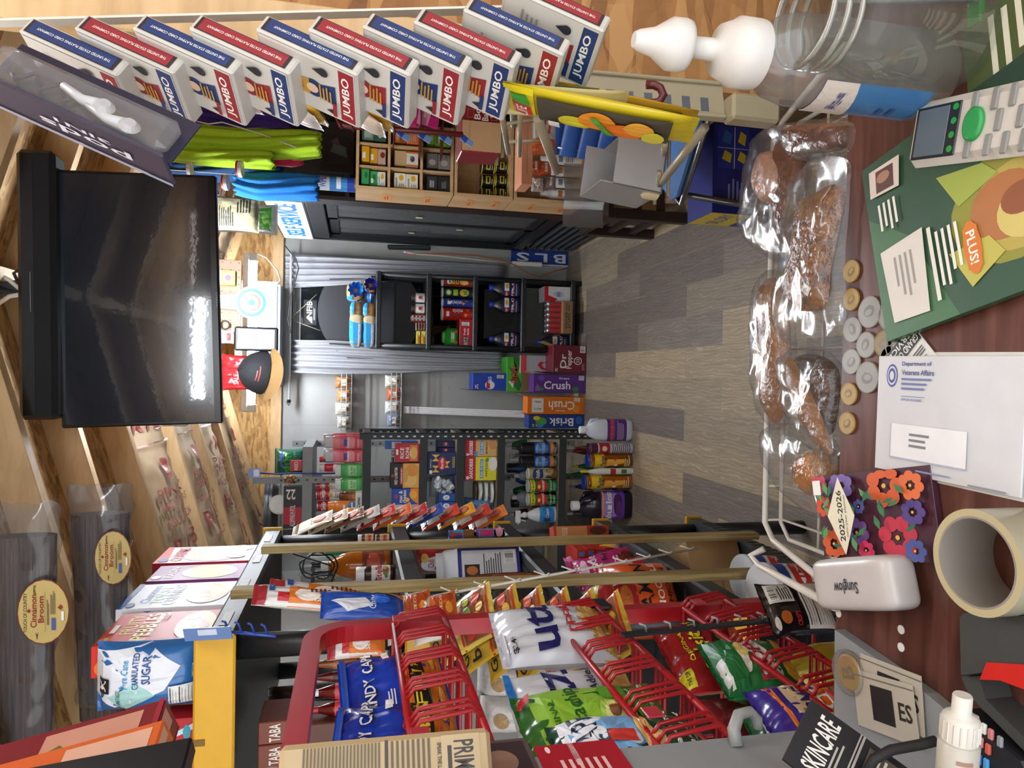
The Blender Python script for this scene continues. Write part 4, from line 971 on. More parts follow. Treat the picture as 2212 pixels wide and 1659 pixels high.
# hanging packets on a strip, far end of the near shelf
cols = ['d8c8b0', 'c8b498', '8a5a3c', 'b8b0a8', 'c83828', 'e06a24', 'b82c2c', '2c4aa0', 'd8402c', 'e8a02c', 'c83c28', 'e07828']
for i in range(12):
    x = 640 + i * 34; y = 1134 - 14 * math.sin(i / 11 * PI) - (i > 8) * 6
    a = at(x, y, Y=2.42); b = at(x + 78, y - 22 - i * .6, Y=2.36)
    Mx = None
    h = (b - a).length
    M = frame(b, V((.22, 1, 0)), a - b)
    g = baggeo(.085, h, .014, cols[i], 'r .1 .5 .9 .8 e8dcc8;e .5 .3 .3 .16 b85a30;r .1 .84 .9 .9 303030', i + 40, .6, .04)
    fin(g.build('seasoning_packet'), M, 'hanging %s packet on the clip strip, %s from its top' % ('pale' if i < 4 else 'bright', ('first', 'second', 'third', 'fourth', 'fifth', 'sixth', 'seventh', 'eighth', 'ninth', 'tenth', 'eleventh', 'twelfth')[i]), 'packet', 'packets on the clip strip')
a = at(600, 1150, Y=2.44); b = at(1040, 1140, Y=2.44)
g = G(); g.beam((0, 0, 0), a - b, .02, .003, mat('3a3c40'), up=V((0, 1, 0))); tag(g.build('clip_strip', loc=b), 'dark hanging clip strip that carries the snack packets', 'clip strip')

a = at(548, 1022, Y=GY - .02); g = G(); g.box(-.03, -.001, -.04, .03, .001, .03, mat('8aa8d8', .3)); g.box(-.02, -.002, -.03, .02, -.001, .0, mat('e4e8f0', .4))
tag(g.build('price_card', loc=a), 'small blue and white card at the top of the grey punched post', 'card')
g = G(); P0 = at(572, 1023, Y=GY - .03); g.tube([at(x, y, Y=GY - .03) - P0 for x, y in ((562, 1022), (600, 1024), (640, 1022), (690, 1023), (748, 1022))], .005, mat('1c3a7a', .6), 8)
tag(g.build('cord', loc=P0), 'dark blue braided cord hanging along the grey punched post', 'cord')
c0 = at(628, 1036, Y=GY - .05); t = thing('bead_bunch', 'bunch of multicoloured bead strings hanging on the grey post', 'beads', c0); rnd = random.Random(2)
for k_, c_ in enumerate(('d8c02c', 'c8302c', '2c3a7a', 'd87828', '3a7a3c')):
    g = G()
    for q in range(14):
        a_ = rnd.random() * 6.3; r_ = .03 * rnd.random() ** .5; p = V((r_ * math.cos(a_) * .8, -.012 * rnd.random(), r_ * math.sin(a_) * 1.3)); g.disc(p, (rnd.random() - .5, -1, rnd.random() - .5), .0055, .009, mat(c_, .3), 10, .003)
    o = g.build('beads', t); o['kind'] = 'stuff'
for (pts, Yc, c_, r_, lb) in (([(616, 531), (640, 560), (645, 580), (628, 640), (622, 690), (628, 720)], 5.04, '1a1b1e', .004, 'thin black cable looping over the curtain from the lighted sign'), ([(556, 548), (575, 556), (600, 585), (606, 606), (588, 626)], 4.66, 'e0dcd8', .004, 'white cable drooping from the back tube light')):
    g = G(); P_ = [at(x, y, Y=Yc) for x, y in pts]; g.tube([p - P_[0] for p in P_], r_, mat(c_), 8); tag(g.build('cable', loc=P_[0]), lb, 'cable')
# ================= NEAR LEFT SHELF: GOODS =================
def HB(name, label, cat, top, bot, wd, th, col, F='', side=(1, 0, 0), seed=0, grp=None, wr=.8, seal=.05, k='foil', rough=.28):
    """bag hanging from point top to point bot"""
    top, bot = V(top), V(bot)
    return fin(baggeo(wd, (top - bot).length, th, col, F, seed, wr, seal, rough, 0, k).build(name), frame(bot, V(side), top - bot), label, cat, grp)
T1, T2, T3, T4, T5 = [q + .0015 for q in NZS]
FX = -.52
def cereal(label, y0, y1, ht, col, F, L='', d=.06, T='', x=FX, rz=0):
    M = Matrix.Translation((x - d / 2, (y0 + y1) / 2, T1)) @ Matrix.Rotation(PI / 2 + rz, 4, 'Z')
    w_ = y1 - y0
    return fin(boxg(w_, d, ht, col, F, '', L, T, .48).build('cereal_box'), M, label, 'cereal box')
cereal('red cereal box with yellow bubble lettering on the shelf top', 1.45, 1.635, .205, 'd02a20',
       't .6 .8 .6 .12 e8d23c 0 FRUiTY;t .52 .64 .84 .16 1c1410 0 PEBBLES;t .52 .645 .82 .14 e8d23c 0 PEBBLES;e .14 .93 .1 .05 e8802c;t .14 .93 .14 .04 f4f0e8 0 Post;r .34 .9 .6 .95 f0f0ec;e .5 .2 .44 .18 e8b030;e .3 .24 .1 .06 3c9a4c;e .55 .2 .12 .08 c84aa0;e .75 .26 .1 .06 3c74c8;e .45 .12 .1 .05 e85a2c;l .7 .5 .95 .56 f0d0b0 3',
       'r 0 0 1 .88 d02a20;e .3 .93 .2 .04 e8802c;t .5 .7 .6 .07 e8d23c 0 FRUITY;t .5 .6 .8 .08 e8d23c 0 PEBBLES;e .5 .88 .36 .06 e8a02c;t .5 .88 .5 .05 f4f0e8 0 Post;n .15 .1 .85 .5')
cereal('white cereal box with blue and rainbow lettering beside the red one', 1.665, 1.85, .228, 'e4e8ee',
       't .55 .8 .7 .09 2c5ca8 0 Cinnamon;t .5 .69 .7 .11 3c8a4c 0 TOAST;t .5 .57 .8 .11 2c6ac0 0 CRUNCH;r 0 .95 1 1 2c5ca8;e .5 .26 .4 .2 c89a5c;e .5 .26 .3 .14 d8b070;r .3 .2 .42 .3 b07838;r .5 .24 .62 .34 b07838;e .12 .9 .08 .04 2c4c9c',
       'r .08 .5 .92 .94 c8d0dc;n .12 .08 .88 .48;t .5 .72 .8 .06 2c5ca8 0 CRUNCH;l .15 .52 .85 .66 445 4')
cereal('purple cereal box between the white and the rainbow box', 1.875, 2.02, .225, '7a2c6a', 'e .5 .4 .42 .3 e8a838;e .5 .4 .3 .2 f0c860;t .5 .8 .7 .1 f0e0ec 0 RAISIN;e .2 .92 .1 .05 f4f0f0', 'r .1 .1 .9 .9 8a3c7a;l .2 .2 .8 .8 d8c0d4 8')
cereal('white cereal box with rainbow and red edging near the far end', 2.045, 2.225, .252, 'e8e4e4', 'p d83c3c 0 .86 1 .94 1 1 0 1;e .5 .45 .46 .34 e8c0d0;e .5 .45 .36 .26 f0e4b0;e .5 .45 .24 .18 b8d8f0;e .8 .2 .18 .14 5aa84c;t .5 .8 .8 .12 c8283c 0 CHARMS;e .16 .92 .1 .05 2c58b0;e .3 .2 .14 .1 e85a6a', 'r 0 0 1 1 c83040;l .2 .3 .8 .7 f0d8d8 6')
cereal('red cereal box at the back of the shelf top, mostly hidden', 1.68, 1.86, .2, 'b8242c', 't .5 .7 .8 .14 f0e8e0 0 LOOPS;e .5 .3 .4 .2 e8c850', x=-.62)
BG('sugar_bag', 'blue and white bag of granulated sugar at the near shelf end', 'bag', (192, 1398, 422, 1552), '2a68a8',
   'p e4e8f0 .3 1 .9 1 1 .5 .7 .2 .36 .34 .1 .8;p a8d4d0 .28 .86 .5 .6 .3 .42 .06 .7;t .62 .7 .4 .07 4a9ac8 0 Pure_Cane;t .66 .6 .5 .06 1f4c90 0 GRANULATED;t .68 .5 .4 .08 1f4c90 0 SUGAR;r .34 .84 .56 .98 1c2026;t .45 .91 .16 .08 e8e8ea 0 M;n .12 .04 .42 .3;b .5 .02 .7 .1 0;t .28 .75 .26 .04 2c6a6a 0 SAME_TASTE', Y=1.395, d=.09, zb=T1 + .001, seed=3, wr=.5, k='foil', rough=.4, seal=.05)
BX('cereal_box', 'red cereal box with blue spoon picture behind the gift bags', 'cereal box', (352, 1553, 422, 1650), 'b82028', 'p e8c8a0 .1 .9 .5 .7 .4 .2 .1 .5;p c8d8e8 .5 1 .6 1 .9 .2 .8 .1;e .7 .4 .16 .1 3c9ab0;t .3 .2 .3 .08 f0e4e0 0 NEW', Y=1.41, d=.06, zb=T1 + .001)
# blue hanging card and rod on the corner
a = at(398, 1372, X=-.47); b = at(500, 1366, X=-.455)
g = G(); g.beam((0, 0, 0), b - a, .022, .002, mat('6a86b8', .3), up=V((0, 1, 0))); g.beam((b - a) * .3 + V((.003, 0, 0)), (b - a) * .7 + V((.003, 0, 0)), .01, .003, mat('c8d4e4'), up=V((0, 1, 0)))
tag(g.build('price_card', loc=a), 'small blue printed card hooked on the top shelf corner', 'card')
a = at(484, 1364, X=-.462); b = at(596, 1374, X=-.462)
g = G(); g.tube([(0, 0, 0), b - a], .003, mat('2244a0', .35)); 
for q in range(4):
    p = (b - a) * (.1 + .25 * q); g.tube([p, p + V((.02, -.006, .006)), p + V((.022, -.006, .012))], .002, mat('2244a0', .35), 6)
tag(g.build('hook_rod', loc=a), 'blue metal hook rod holding the seed bags', 'hook')
def nbt(tier, dxy, rc, Y, *a, **k):
    pass
DR = .3
# second tier
BT('juice_bottle', 'big bottle of amber apple juice with white cap', 'bottle', (692, 1190, 836, 1249), 'soda', 'b8681c', 'e4e8ea', 'r .0 .1 1 .9 8a3c2c;e .5 .5 .3 .3 c85a3c', ((.1, .42, '8a3a2a'),), Y=2.06, zb=T2, rough=.08, drz=DR)
BT('juice_bottle', 'second amber juice bottle, behind the wooden strip', 'bottle', (718, 1251, 838, 1285), 'soda', 'b8681c', 'e4e8ea', 'r .0 .1 1 .9 c89a80', ((.1, .42, 'b87a5a'),), Y=1.98, zb=T2, rough=.08, drz=DR)
NUT = 'r 0 .1 1 .95 e6e2da;t .42 .62 .7 .4 1c1a1a 0 n;t .56 .62 .7 .34 c8242c 0 utella;e .6 .25 .2 .16 8a5a34;e .75 .28 .12 .12 d8b080;e .4 .22 .08 .08 3c9a3c'
BT('spread_jar', 'brown hazelnut spread jar with white lid and red lettering', 'jar', (769, 1222, 836, 1256), 'jar', '3a2016', 'e8eaea', NUT, ((.1, .6, 'e2ded6'),), Y=1.94, zb=T2, drz=DR)
for i, (x0, x1) in enumerate(((773, 803), (804, 835))):
    M, w_, h = pl((x0, 1153, x1, 1171), Y=2.13, zb=None, d=0)
    z_ = T2 + (.0 if i else .0462)
    BT('snack_cup', 'small spread snack cup with white lid, %s' % ('on top of another', 'under another')[i], 'cup', (x0, 1153, x1, 1171), 'jar', '5a3424', 'e8eaea', 'r .1 .2 .9 .8 d8a878;r .3 .3 .7 .6 c83a34', ((.1, .6, 'd8c0a4'),), Y=2.13, zb=z_, drz=DR)
for i, (x0, y0, y1, lb) in enumerate(((645, 1211, 1227, 'upper'), (645, 1229, 1244, 'lower'))):
    BT('dark_bottle', 'dark bottle with white round cap and yellow label behind the juice, %s' % ('right one', 'left one')[i], 'bottle', (x0, y0, 838, y1), 'sauce', '1c2024', 'd8dade', 'r 0 .1 1 .9 e0d030;e .5 .6 .3 .1 2c4c90', ((.3, .62, 'd8cc34'),), Y=2.2, zb=T2, drz=DR)
for i, (y0, c_) in enumerate(((1158, '2c8a6a'), (1172, '3c9a5c'), (1186, 'b8d8d0'))):
    BT('green_bottle', 'green shampoo bottle at the back of the second tier, %s from the far end' % ('first', 'second', 'third')[i], 'bottle', (664 + i * 3, y0 + 12, 838, y0 + 26), 'shampoo', c_, 'd8dcd8', 'r .1 .2 .9 .8 d8e4dc', Y=2.26, zb=T2, fl=.6, drz=DR)
BT('sauce_bottle', 'bottle with pink and blue label beside the juice', 'bottle', (745, 1180, 836, 1190), 'sauce', '2a1814', 'a82430', 'r 0 .1 1 .9 c8705c;e .5 .5 .3 .2 2c4ca0', ((.15, .6, 'c07058'),), Y=2.16, zb=T2, drz=DR)
g = G(); P0 = at(700, 1225, Y=1.86)
pts = []
for i in range(46):
    t_ = i / 45 * 4 * PI; p = at(680 + 36 * math.cos(t_) + i * .3, 1222 + 26 * math.sin(t_) + 4 * math.sin(i), Y=1.9 + .002 * i); pts.append(p - P0)
pts = [at(633, 1196, Y=1.92) - P0] + pts + [at(716, 1256, Y=1.98) - P0, at(722, 1252, Y=2.0) - P0]
g.tube(pts, .0022, mat('15161a', .5), 6); tag(g.build('cable', loc=P0), 'loose coil of thin black cable hanging in front of the bottles', 'cable')
# third tier
CN('chili_can', 'large dusty red can with white oval label', 'can', (892, 1184, 958, 1238), '94423a', 'e .4 .72 .2 .2 dfe4ea;e .3 .6 .1 .1 2c4c90;e .55 .58 .08 .1 3c8ac0;t .42 .76 .2 .1 b02c2c 0 Chili;e .72 .8 .16 .14 a82c30;e .66 .44 .12 .14 e0d8c8;e .56 .86 .12 .06 e0b050;l .15 .1 .6 .4 a85a4c 7', Y=2.06, zb=T3 + .09, drz=DR)
o = CN('food_can', 'large tin under the dusty red can', 'can', (960, 1186, 1068, 1243), '6a6c70', 'r .1 .2 .9 .8 5a5c60', Y=2.06, zb=T3, drz=DR)
o.scale.z = .0885 / max(.01, o.dimensions.z)
CN('food_can', 'green vegetable tin with blue oval behind the red can', 'can', (957, 1180, 1066, 1216), '2c8a34', 'e .35 .8 .16 .12 dce4ee;e .34 .78 .1 .06 2c4c90;e .7 .6 .2 .2 6ac03c', Y=2.1, zb=T3, drz=DR)
BG('soup_pouch', 'orange pouch with curved brown lettering next to the red can', 'pouch', (868, 1187, 893, 1231), 'c8702c', 'p a84420 .1 .2 .9 .2 .8 .6 .2 .6;t .5 .4 .6 .16 f0d8a8 0 CHICKEN;e .5 .8 .3 .12 e8d0a0', Y=2.0, d=.05, zb=T3 + .255, seed=4, drz=DR) if False else None
M, w_, h = pl((990, 1184, 1110, 1244), Y=1.9, zb=T3, d=.1, drz=.5); M = Matrix.Translation((-.03, .0, 0)) @ M
t = thing('cream_carton', 'blue and white gable carton with nutrition panel on the third tier', 'carton', M=M)
cw, chh = .092, .175
boxg(cw, cw, chh, '2a2f86', 'r .08 .06 .92 .94 dcdadf;p 2a1a14 .14 .66 .5 .66 .5 .9 .14 .9;e .32 .78 .13 .09 c87834;l .14 .3 .86 .6 444 8;b .5 .08 .9 .26 0', 'p 20287c 0 0 1 0 1 1 0 1;t .5 .66 .8 .16 f0f0f4 0 HEAVY;t .5 .5 .8 .12 f0f0f4 0 CREAM;e .5 .24 .36 .16 e8e4dc;e .5 .24 .26 .1 c8902c;r .1 .82 .6 .94 e8e8f0').build('carton', t)
g = G(); g.add([(-cw / 2, -cw / 2, chh), (cw / 2, -cw / 2, chh), (cw / 2, cw / 2, chh), (-cw / 2, cw / 2, chh), (-cw / 2, 0, chh + .035), (cw / 2, 0, chh + .035), (-cw / 2, 0, chh + .055), (cw / 2, 0, chh + .055)],
               [(0, 1, 5, 4), (2, 3, 4, 5), (1, 2, 5), (3, 0, 4), (4, 5, 7, 6)], mat('d4d6da', .4)); g.build('gable_top', t)
BT('syrup_bottle', 'dark syrup bottle with yellow cap beside the cream carton', 'bottle', (949, 1203, 1070, 1229), 'oil', '120d0c', 'e0b42c', 'r .1 .2 .9 .8 2a1a14', ((.1, .5, '1c1412'),), Y=2.01, zb=T3, rough=.06, drz=DR)
BT('syrup_bottle', 'dark bottle with green cap low behind the nearer wooden strip', 'bottle', (976, 1240, 1072, 1258), 'oil', '3a1a10', '1f8a4c', 'r .1 .2 .9 .8 4a2a1c', ((.1, .5, '4a2a1c'),), Y=1.74, zb=T3, rough=.06, drz=DR)
BT('syrup_bottle', 'small bottle with yellow cap low behind the nearer wooden strip', 'bottle', (953, 1243, 1072, 1262), 'oil', '7a3a1c', 'd8b430', 'r .1 .2 .9 .8 8a4a2c', ((.1, .5, '8a4a2c'),), Y=1.68, zb=T3, rough=.06, drz=DR)
for i, (x0, x1, y0, y1, c_, F) in enumerate(((969, 1029, 1144, 1164, 'a8642c', 'r 0 .5 1 .9 3c9ad0;r .2 .55 .6 .9 b02c30;e .3 .7 .2 .12 2c4ca0;e .6 .3 .4 .2 8a5a30'), (1030, 1085, 1141, 1161, 'd87898', 'r .2 .4 .8 .95 3c8ac8;r .3 .45 .7 .9 d8306c;e .6 .2 .4 .14 f0a8c0'))):
    CN('frosting_tub', 'frosting tub with blue lid, %s' % ('brown one stacked on the pink one', 'pink one under the brown one')[i], 'tub', (x0, y0, x1, y1), c_, F, Y=2.12, zb=T3 + (.0865 if i == 0 else 0), lid='3450c0', drz=DR)
for o in [q for q in C.objects if q.name.startswith('frosting_tub')]: o.scale.z = .0855 / max(.01, o.dimensions.z)
# fourth tier: ramen
RM = 'e .5 .3 .36 .22 f0d8a0;e .5 .3 .28 .16 e0a050;t .5 .72 .7 .18 1c1414 0 RAMEN;r .1 .88 .9 .98 f0ece4'
for i in range(5):
    BX('noodle_box', 'small red and white carton at the stack behind the ramen, %s' % ('lowest', 'second lowest', 'middle', 'second highest', 'topmost')[i], 'box', (1197 + 0, 1190, 1214, 1236), 'c03428', 'r .1 .1 .6 .9 e8e4e0;r .7 .2 .9 .8 5a8ac8', Y=2.02, d=.12, zb=T4 + i * .029, drz=.05 * (i % 2))
for o in [q for q in C.objects if q.name.startswith('noodle_box')]: o.scale.z = .028 / max(.01, o.dimensions.z)
BX('brownie_box', 'orange and brown baking mix box at the far end of the fourth tier', 'box', (1196, 1141, 1290, 1164), 'b8482c', 'r .05 .4 .95 .95 d89a5c;e .5 .2 .4 .16 5a3020;t .5 .8 .7 .1 f0e4d0 0 FUDGE', Y=2.14, d=.05, zb=T4, drz=DR)
def mid(x, y, X): return at(x, y, X=X)
for i, (xt, yt, xb, yb, wd, th, c_, F, lb) in enumerate((
        (1228, 1188, 1352, 1196, .13, .05, 'e8c0c8', 'r 0 .6 1 1 d02c84;e .5 .3 .4 .2 f0c050;e .3 .2 .16 .1 e87830', 'pink and yellow noodle pouch on the fourth tier'),
        (1240, 1202, 1382, 1208, .13, .05, 'c42c7c', 't .5 .7 .7 .14 f4e8f0 0 Noodle;t .5 .5 .7 .12 1c1418 0 Stir_Fry;e .5 .84 .3 .06 f0c8e0;e .5 .2 .26 .12 7a2c1c;l .2 .3 .8 .4 f0d0e4 2', 'bright pink noodle pouch, largest on the fourth tier'),
        (1292, 1224, 1424, 1226, .12, .04, 'c82830', 'r .2 .4 .8 .8 e0a0a0;l .3 .5 .7 .7 444 3;t .5 .88 .6 .1 f4e8e0 0 RAMEN', 'red noodle pouch crossing behind the white clip strip'))):
    HB('noodle_pouch', lb, 'pouch', mid(xt, yt, -.545), mid(xb, yb, -.535), wd, th, c_, F, (.45, .9, 0), i + 60)
for i, (xt, yt, xb, yb, wd, c_, F, lb) in enumerate(((1240, 1268, 1330, 1290, .11, 'd8cc3c', 't .5 .7 .8 .2 1c1a1c 0 RAMEN;t .5 .4 .8 .16 1c1a1c 0 CHICKEN;p c02c30 0 0 1 0 1 .2 0 .3', 'yellow noodle pouch leaning beside the orange pack'),
                                              (1282, 1284, 1380, 1292, .12, 'b8242c', 'e .4 .6 .3 .3 e8c880;e .4 .6 .22 .2 d89a50;e .5 .2 .3 .12 c86a30;r .84 .1 .96 .6 e8e4dc', 'red noodle pouch with noodle bowl picture beside the orange pack'))):
    HB('noodle_pouch', lb, 'pouch', mid(xt, yt, -.54), mid(xb, yb, -.53), wd, .05, c_, F, (.75, .66, 0), i + 70)
M = Matrix.Translation((-.56, 1.66, T4)) @ Matrix.Rotation(.75, 4, 'Z')
g = baggeo(.2, .17, .15, 'd8541c', 't .5 .62 .8 .2 1a1210 0 RAMEN;t .45 .82 .6 .1 1a1210 0 Smack;t .55 .4 .7 .1 f0e4d8 0 NOODLE;t .5 .26 .6 .08 1a1210 0 CHICKEN;p f0f0ec .02 .04 .3 .04 .3 .2 .02 .2', 14, .4, .03)
fin(g.build('noodle_pack'), M, 'big orange multipack of noodles behind the red rack', 'pack')
# fifth tier
M, w_, h = pl((1512, 1236, 1600, 1300), Y=1.9, zb=T5, d=.16, drz=.5)
g = boxg(.2, .16, .17, 'a88458', 'l .1 .4 .6 .5 8a6a40 1'); fin(g.build('cardboard_box'), M, 'plain brown cardboard box on the lowest tier', 'box')
for i, (x0, y0, x1, y1) in enumerate(((1598, 1238, 1722, 1290), (1640, 1268, 1760, 1316))):
    p = at(x0 + 14, (y0 + y1) / 2, X=-.56 + .08 * i); q = at(x1, (y0 + y1) / 2 - 14, X=-.56 + .08 * i)
    r = .06; t = thing('canister', 'blue and white round canister lying tilted, %s' % ('right one of the pair', 'left one of the pair')[i], 'canister', M=frame(q, V((.6, .8, 0)), p - q))
    g = G(); ln = (p - q).length
    g.lathe([(r, 0, mat('e0e0e2')), (r, ln * .12, mat('2148a8')), (r, ln * .88, mat('2148a8')), (r, ln * .9, mat('e4e6e8'))], mat('2148a8'), 28)
    g.decal('e .5 .5 .34 .3 e4e6ea;e .5 .5 .26 .22 c8302c;t .5 .5 .4 .12 f2f2f2 0 MIX;p e8b030 .1 .1 .3 .1 .3 .3 .1 .3', cylsurf(r, ln * .14, ln * .86), .0006, False); g.build('can_body', t)
    g = G(); g.lathe([(r * 1.02, ln * .9), (r * 1.03, ln * .99), (r * .98, ln)], mat('d4d8dc', .4), 28); g.build('lid', t)
# seed bags on the blue rod and blue bag
SD = 'r 0 0 1 .62 e07a2c;r .0 .86 1 1 a02c34;r .1 .62 .5 .74 c02c34;e .45 .42 .3 .14 f0e4d8;t .5 .3 .7 .08 f4ece0 0 SEEDS;l .56 .05 .92 .4 5a3a28 7;r .5 .78 .96 .84 2c4c90'
for i, (xt, yt, xb, yb) in enumerate(((566, 1378, 742, 1302), (612, 1384, 788, 1300))):
    HB('seed_bag', 'long white and orange seed bag hanging on the blue rod, %s' % ('front one', 'back one')[i], 'bag', at(xt, yt, X=-.455 - .012 * i), at(xb, yb, X=-.43 - .012 * i), .045, .03, 'dcd8d4', SD, (.55, .83, 0), 80 + i)
HB('chip_bag', 'shiny blue snack bag hanging over the red rack corner', 'bag', at(700, 1356, X=-.43), at(872, 1318, X=-.425), .058, .04, '1f4ca8', 'p d8dce4 .1 .7 .5 .9 .6 .5 .3 .4;t .45 .4 .5 .12 c8d4f0 0 Chips;e .6 .3 .2 .1 2c68d0;p c87a3c .8 .0 1 0 1 .4 .86 .3', (.55, .83, 0), 85)
for i, (x0, x1, y0, y1) in enumerate(((842, 902, 1282, 1352), (896, 958, 1286, 1352))):
    HB('pumpkin_seed_bag', 'clear bag of white pumpkin seeds with orange panel, %s' % ('upper one', 'lower one')[i], 'bag', at(x0, (y0 + y1) / 2 - 6, X=-.44), at(x1 + 30, (y0 + y1) / 2 + 4, X=-.44), .1, .04, 'ccc4ba', 'p d86a24 0 0 1 0 1 .5 .7 .56 .3 .52 0 .4;p b84a20 .3 .05 .9 .05 .9 .44 .3 .44;t .6 .3 .5 .06 f0d0a0 0 SEEDS;e .55 .14 .14 .07 e89a3c;e .2 .7 .1 .05 f0ece4;e .5 .8 .12 .05 f0ece4;e .7 .66 .1 .05 f0ece4;e .4 .62 .1 .04 f0ece4;e .8 .86 .1 .04 f0ece4;e .3 .9 .1 .04 f0ece4', (.6, .8, 0), 90 + i)
GB = 'r 0 .44 1 .47 c02c28;r 0 .05 1 .075 c02c28;p 8a4a34 .06 .09 .94 .09 .94 .42 .06 .42;e .2 .32 .12 .06 c83a30;e .42 .22 .12 .06 d88a2c;e .62 .34 .12 .06 7a9a3c;e .82 .2 .12 .06 c8502c;e .26 .15 .12 .05 a83a2c;e .6 .15 .1 .05 e0b040;e .84 .34 .08 .05 b8c03c;t .45 .84 .8 .12 1c1a18 0 GOLD;t .5 .66 .9 .14 1c1a18 0 bears;e .7 .54 .16 .05 dfe4ec'
for i in range(6):
    x = 944 + i * 58; y = 1296 + i * 5
    HB('gummy_bag', 'gold gummy candy bag on the white clip strip, %s from the top' % ('first', 'second', 'third', 'fourth', 'fifth', 'sixth')[i], 'bag', at(x, y, X=-.452 + .007 * i), at(x + 122, y + 14, X=-.425 + .007 * i), .115, .016, 'c8a838' if i else 'd8c45c', GB, (.6, .8, 0), 100 + i, 'gold gummy bags on the clip strip')
HB('gummy_bag', 'yellow-green snack bag hanging behind the gold gummy bags', 'bag', at(972, 1268, X=-.46), at(1058, 1296, X=-.45), .1, .04, 'b8b42c', 'e .5 .5 .3 .2 d8d860', (.6, .8, 0), 110)
a = at(968, 1282, X=-.425); b = at(1510, 1184, X=-.425)
t = thing('clip_strip', 'white wire clip strip slanting across the wooden strips', 'clip strip', b)
g = G(); WH = mat('dedad0', .35); g.tube([(0, 0, 0), a - b], .0028, WH); g.build('wire', t)
for i in range(10):
    p = (a - b) * (.04 + .104 * i)
    g = G(); g.tube([p + V((0, 0, -.004)), p + V((.008, -.01, 0)), p + V((.004, -.012, .008)), p + V((.01, .002, .03))], .0018, WH, 6); g.build('clip', t)
# ================= RED WIRE RACK AND CHIPS =================
RX = -.40; RY0, RY1 = .645, 1.12; RZT = 1.635
RED = mat('a81a22', .35)
t = thing('wire_rack', 'red steel snack rack with wire baskets in the near left foreground', 'rack', (RX, RY0, 0))
g = G(); pts = [(0, RY1 - RY0, .03), (0, RY1 - RY0, RZT - .06)]
for q in range(1, 7): pts.append((0, RY1 - RY0 - .06 * (1 - math.cos(q * PI / 12)), RZT - .06 + .06 * math.sin(q * PI / 12)))
pts += [(0, .06, RZT)] + [(0, .06 - .06 * math.sin(q * PI / 12), RZT - .06 + .06 * math.cos(q * PI / 12)) for q in range(1, 7)] + [(0, 0, .03)]
def sqtube(g, pts, w_, m):
    vs = []; fs = []
    for i, p in enumerate(pts):
        p = V(p); a = V(pts[max(i - 1, 0)]); b = V(pts[min(i + 1, len(pts) - 1)]); d = (b - a).normalized(); s = V((1, 0, 0)); u = s.cross(d).normalized()
        for q, r_ in ((-1, -1), (1, -1), (1, 1), (-1, 1)): vs.append(p + s * q * w_ * .5 + u * r_ * w_ * .5)
    for i in range(len(pts) - 1):
        for j in range(4): fs.append((i * 4 + j, i * 4 + (j + 1) % 4, i * 4 + 4 + (j + 1) % 4, i * 4 + 4 + j))
    fs += [(3, 2, 1, 0), tuple(len(vs) - 4 + j for j in range(4))]
    g.add(vs, fs, m)
sqtube(g, pts, .025, RED); g.build('frame', t)
for y in (0, RY1 - RY0):
    g = G(); g.box(-.24, y - .015, 0, .1, y + .015, .03, RED, .003); g.build('foot', t)
BZ = [1.515, 1.262, 1.03, .78, .53]
for i, z in enumerate(BZ):
    g = G(); ln = RY1 - RY0; h_ = .078
    g.tube([(.012, .02, z), (.012, ln - .02, z)], .0045, RED, 8)
    g.tube([(.022, .02, z - h_), (.022, ln - .02, z - h_)], .0045, RED, 8)
    g.tube([(-.17, .02, z - h_), (-.17, ln - .02, z - h_)], .0035, RED, 6)
    g.tube([(-.17, .02, z), (-.17, ln - .02, z)], .0035, RED, 6)
    for e in (.02, ln - .02): g.tube([(.012, e, z), (-.17, e, z)], .0035, RED, 6)
    for k_ in range(6):
        for q in range(3):
            y = .035 + k_ * .08 + q * .014
            g.tube([(.012, y, z), (.026, y, z - .01), (.034, y, z - h_ * .85), (.026, y, z - h_), (-.17, y, z - h_), (-.17, y, z)], .0026, RED, 6)
    o = g.build('wire_basket', t)
    for y in (.06, ln - .07):
        g = G(); g.box(.034, y, z - .016, .036, y + .024, z + .004, mat('b83440', .35), .0008); g.build('label_plate', t)
YL = mat('d8b430', .4)
def chip(label, y0, y1, z0, z1, x, col, F, seed, d=.055, rz=0, lean=0, roll=0, back=None, wr=1.0, name='chip_bag'):
    M = Matrix.Translation((x - d * .5, (y0 + y1) / 2, z0)) @ Matrix.Rotation(PI / 2 + rz - .3, 4, 'Z') @ Matrix.Rotation(lean, 4, 'X') @ Matrix.Rotation(roll, 4, 'Y')
    return fin(baggeo(abs(y1 - y0), z1 - z0, d, col, F, seed, wr).build(name), M, label, 'snack bag')
ZB = [q - .072 for q in BZ]
AND = 'p e08a2c 0 .0 1 0 1 .34 .7 .42 .3 .36 0 .42;r 0 .92 1 .99 2a5ad0;p f0c838 .1 .3 .9 .3 .86 .5 .14 .5;t .5 .39 .74 .13 c82420 0 HOT;t .5 .22 .84 .15 1c1814 0 FRIES;t .5 .225 .82 .13 f0d020 0 FRIES;t .5 .74 .84 .1 12183c 0 SNACK;t .5 .745 .82 .085 f2f4f6 0 SNACK;t .5 .58 .5 .1 f2f4f6 0 HOT;e .3 .14 .14 .05 d8642c;e .6 .1 .2 .05 e89a3c;e .8 .16 .14 .04 c8541c'
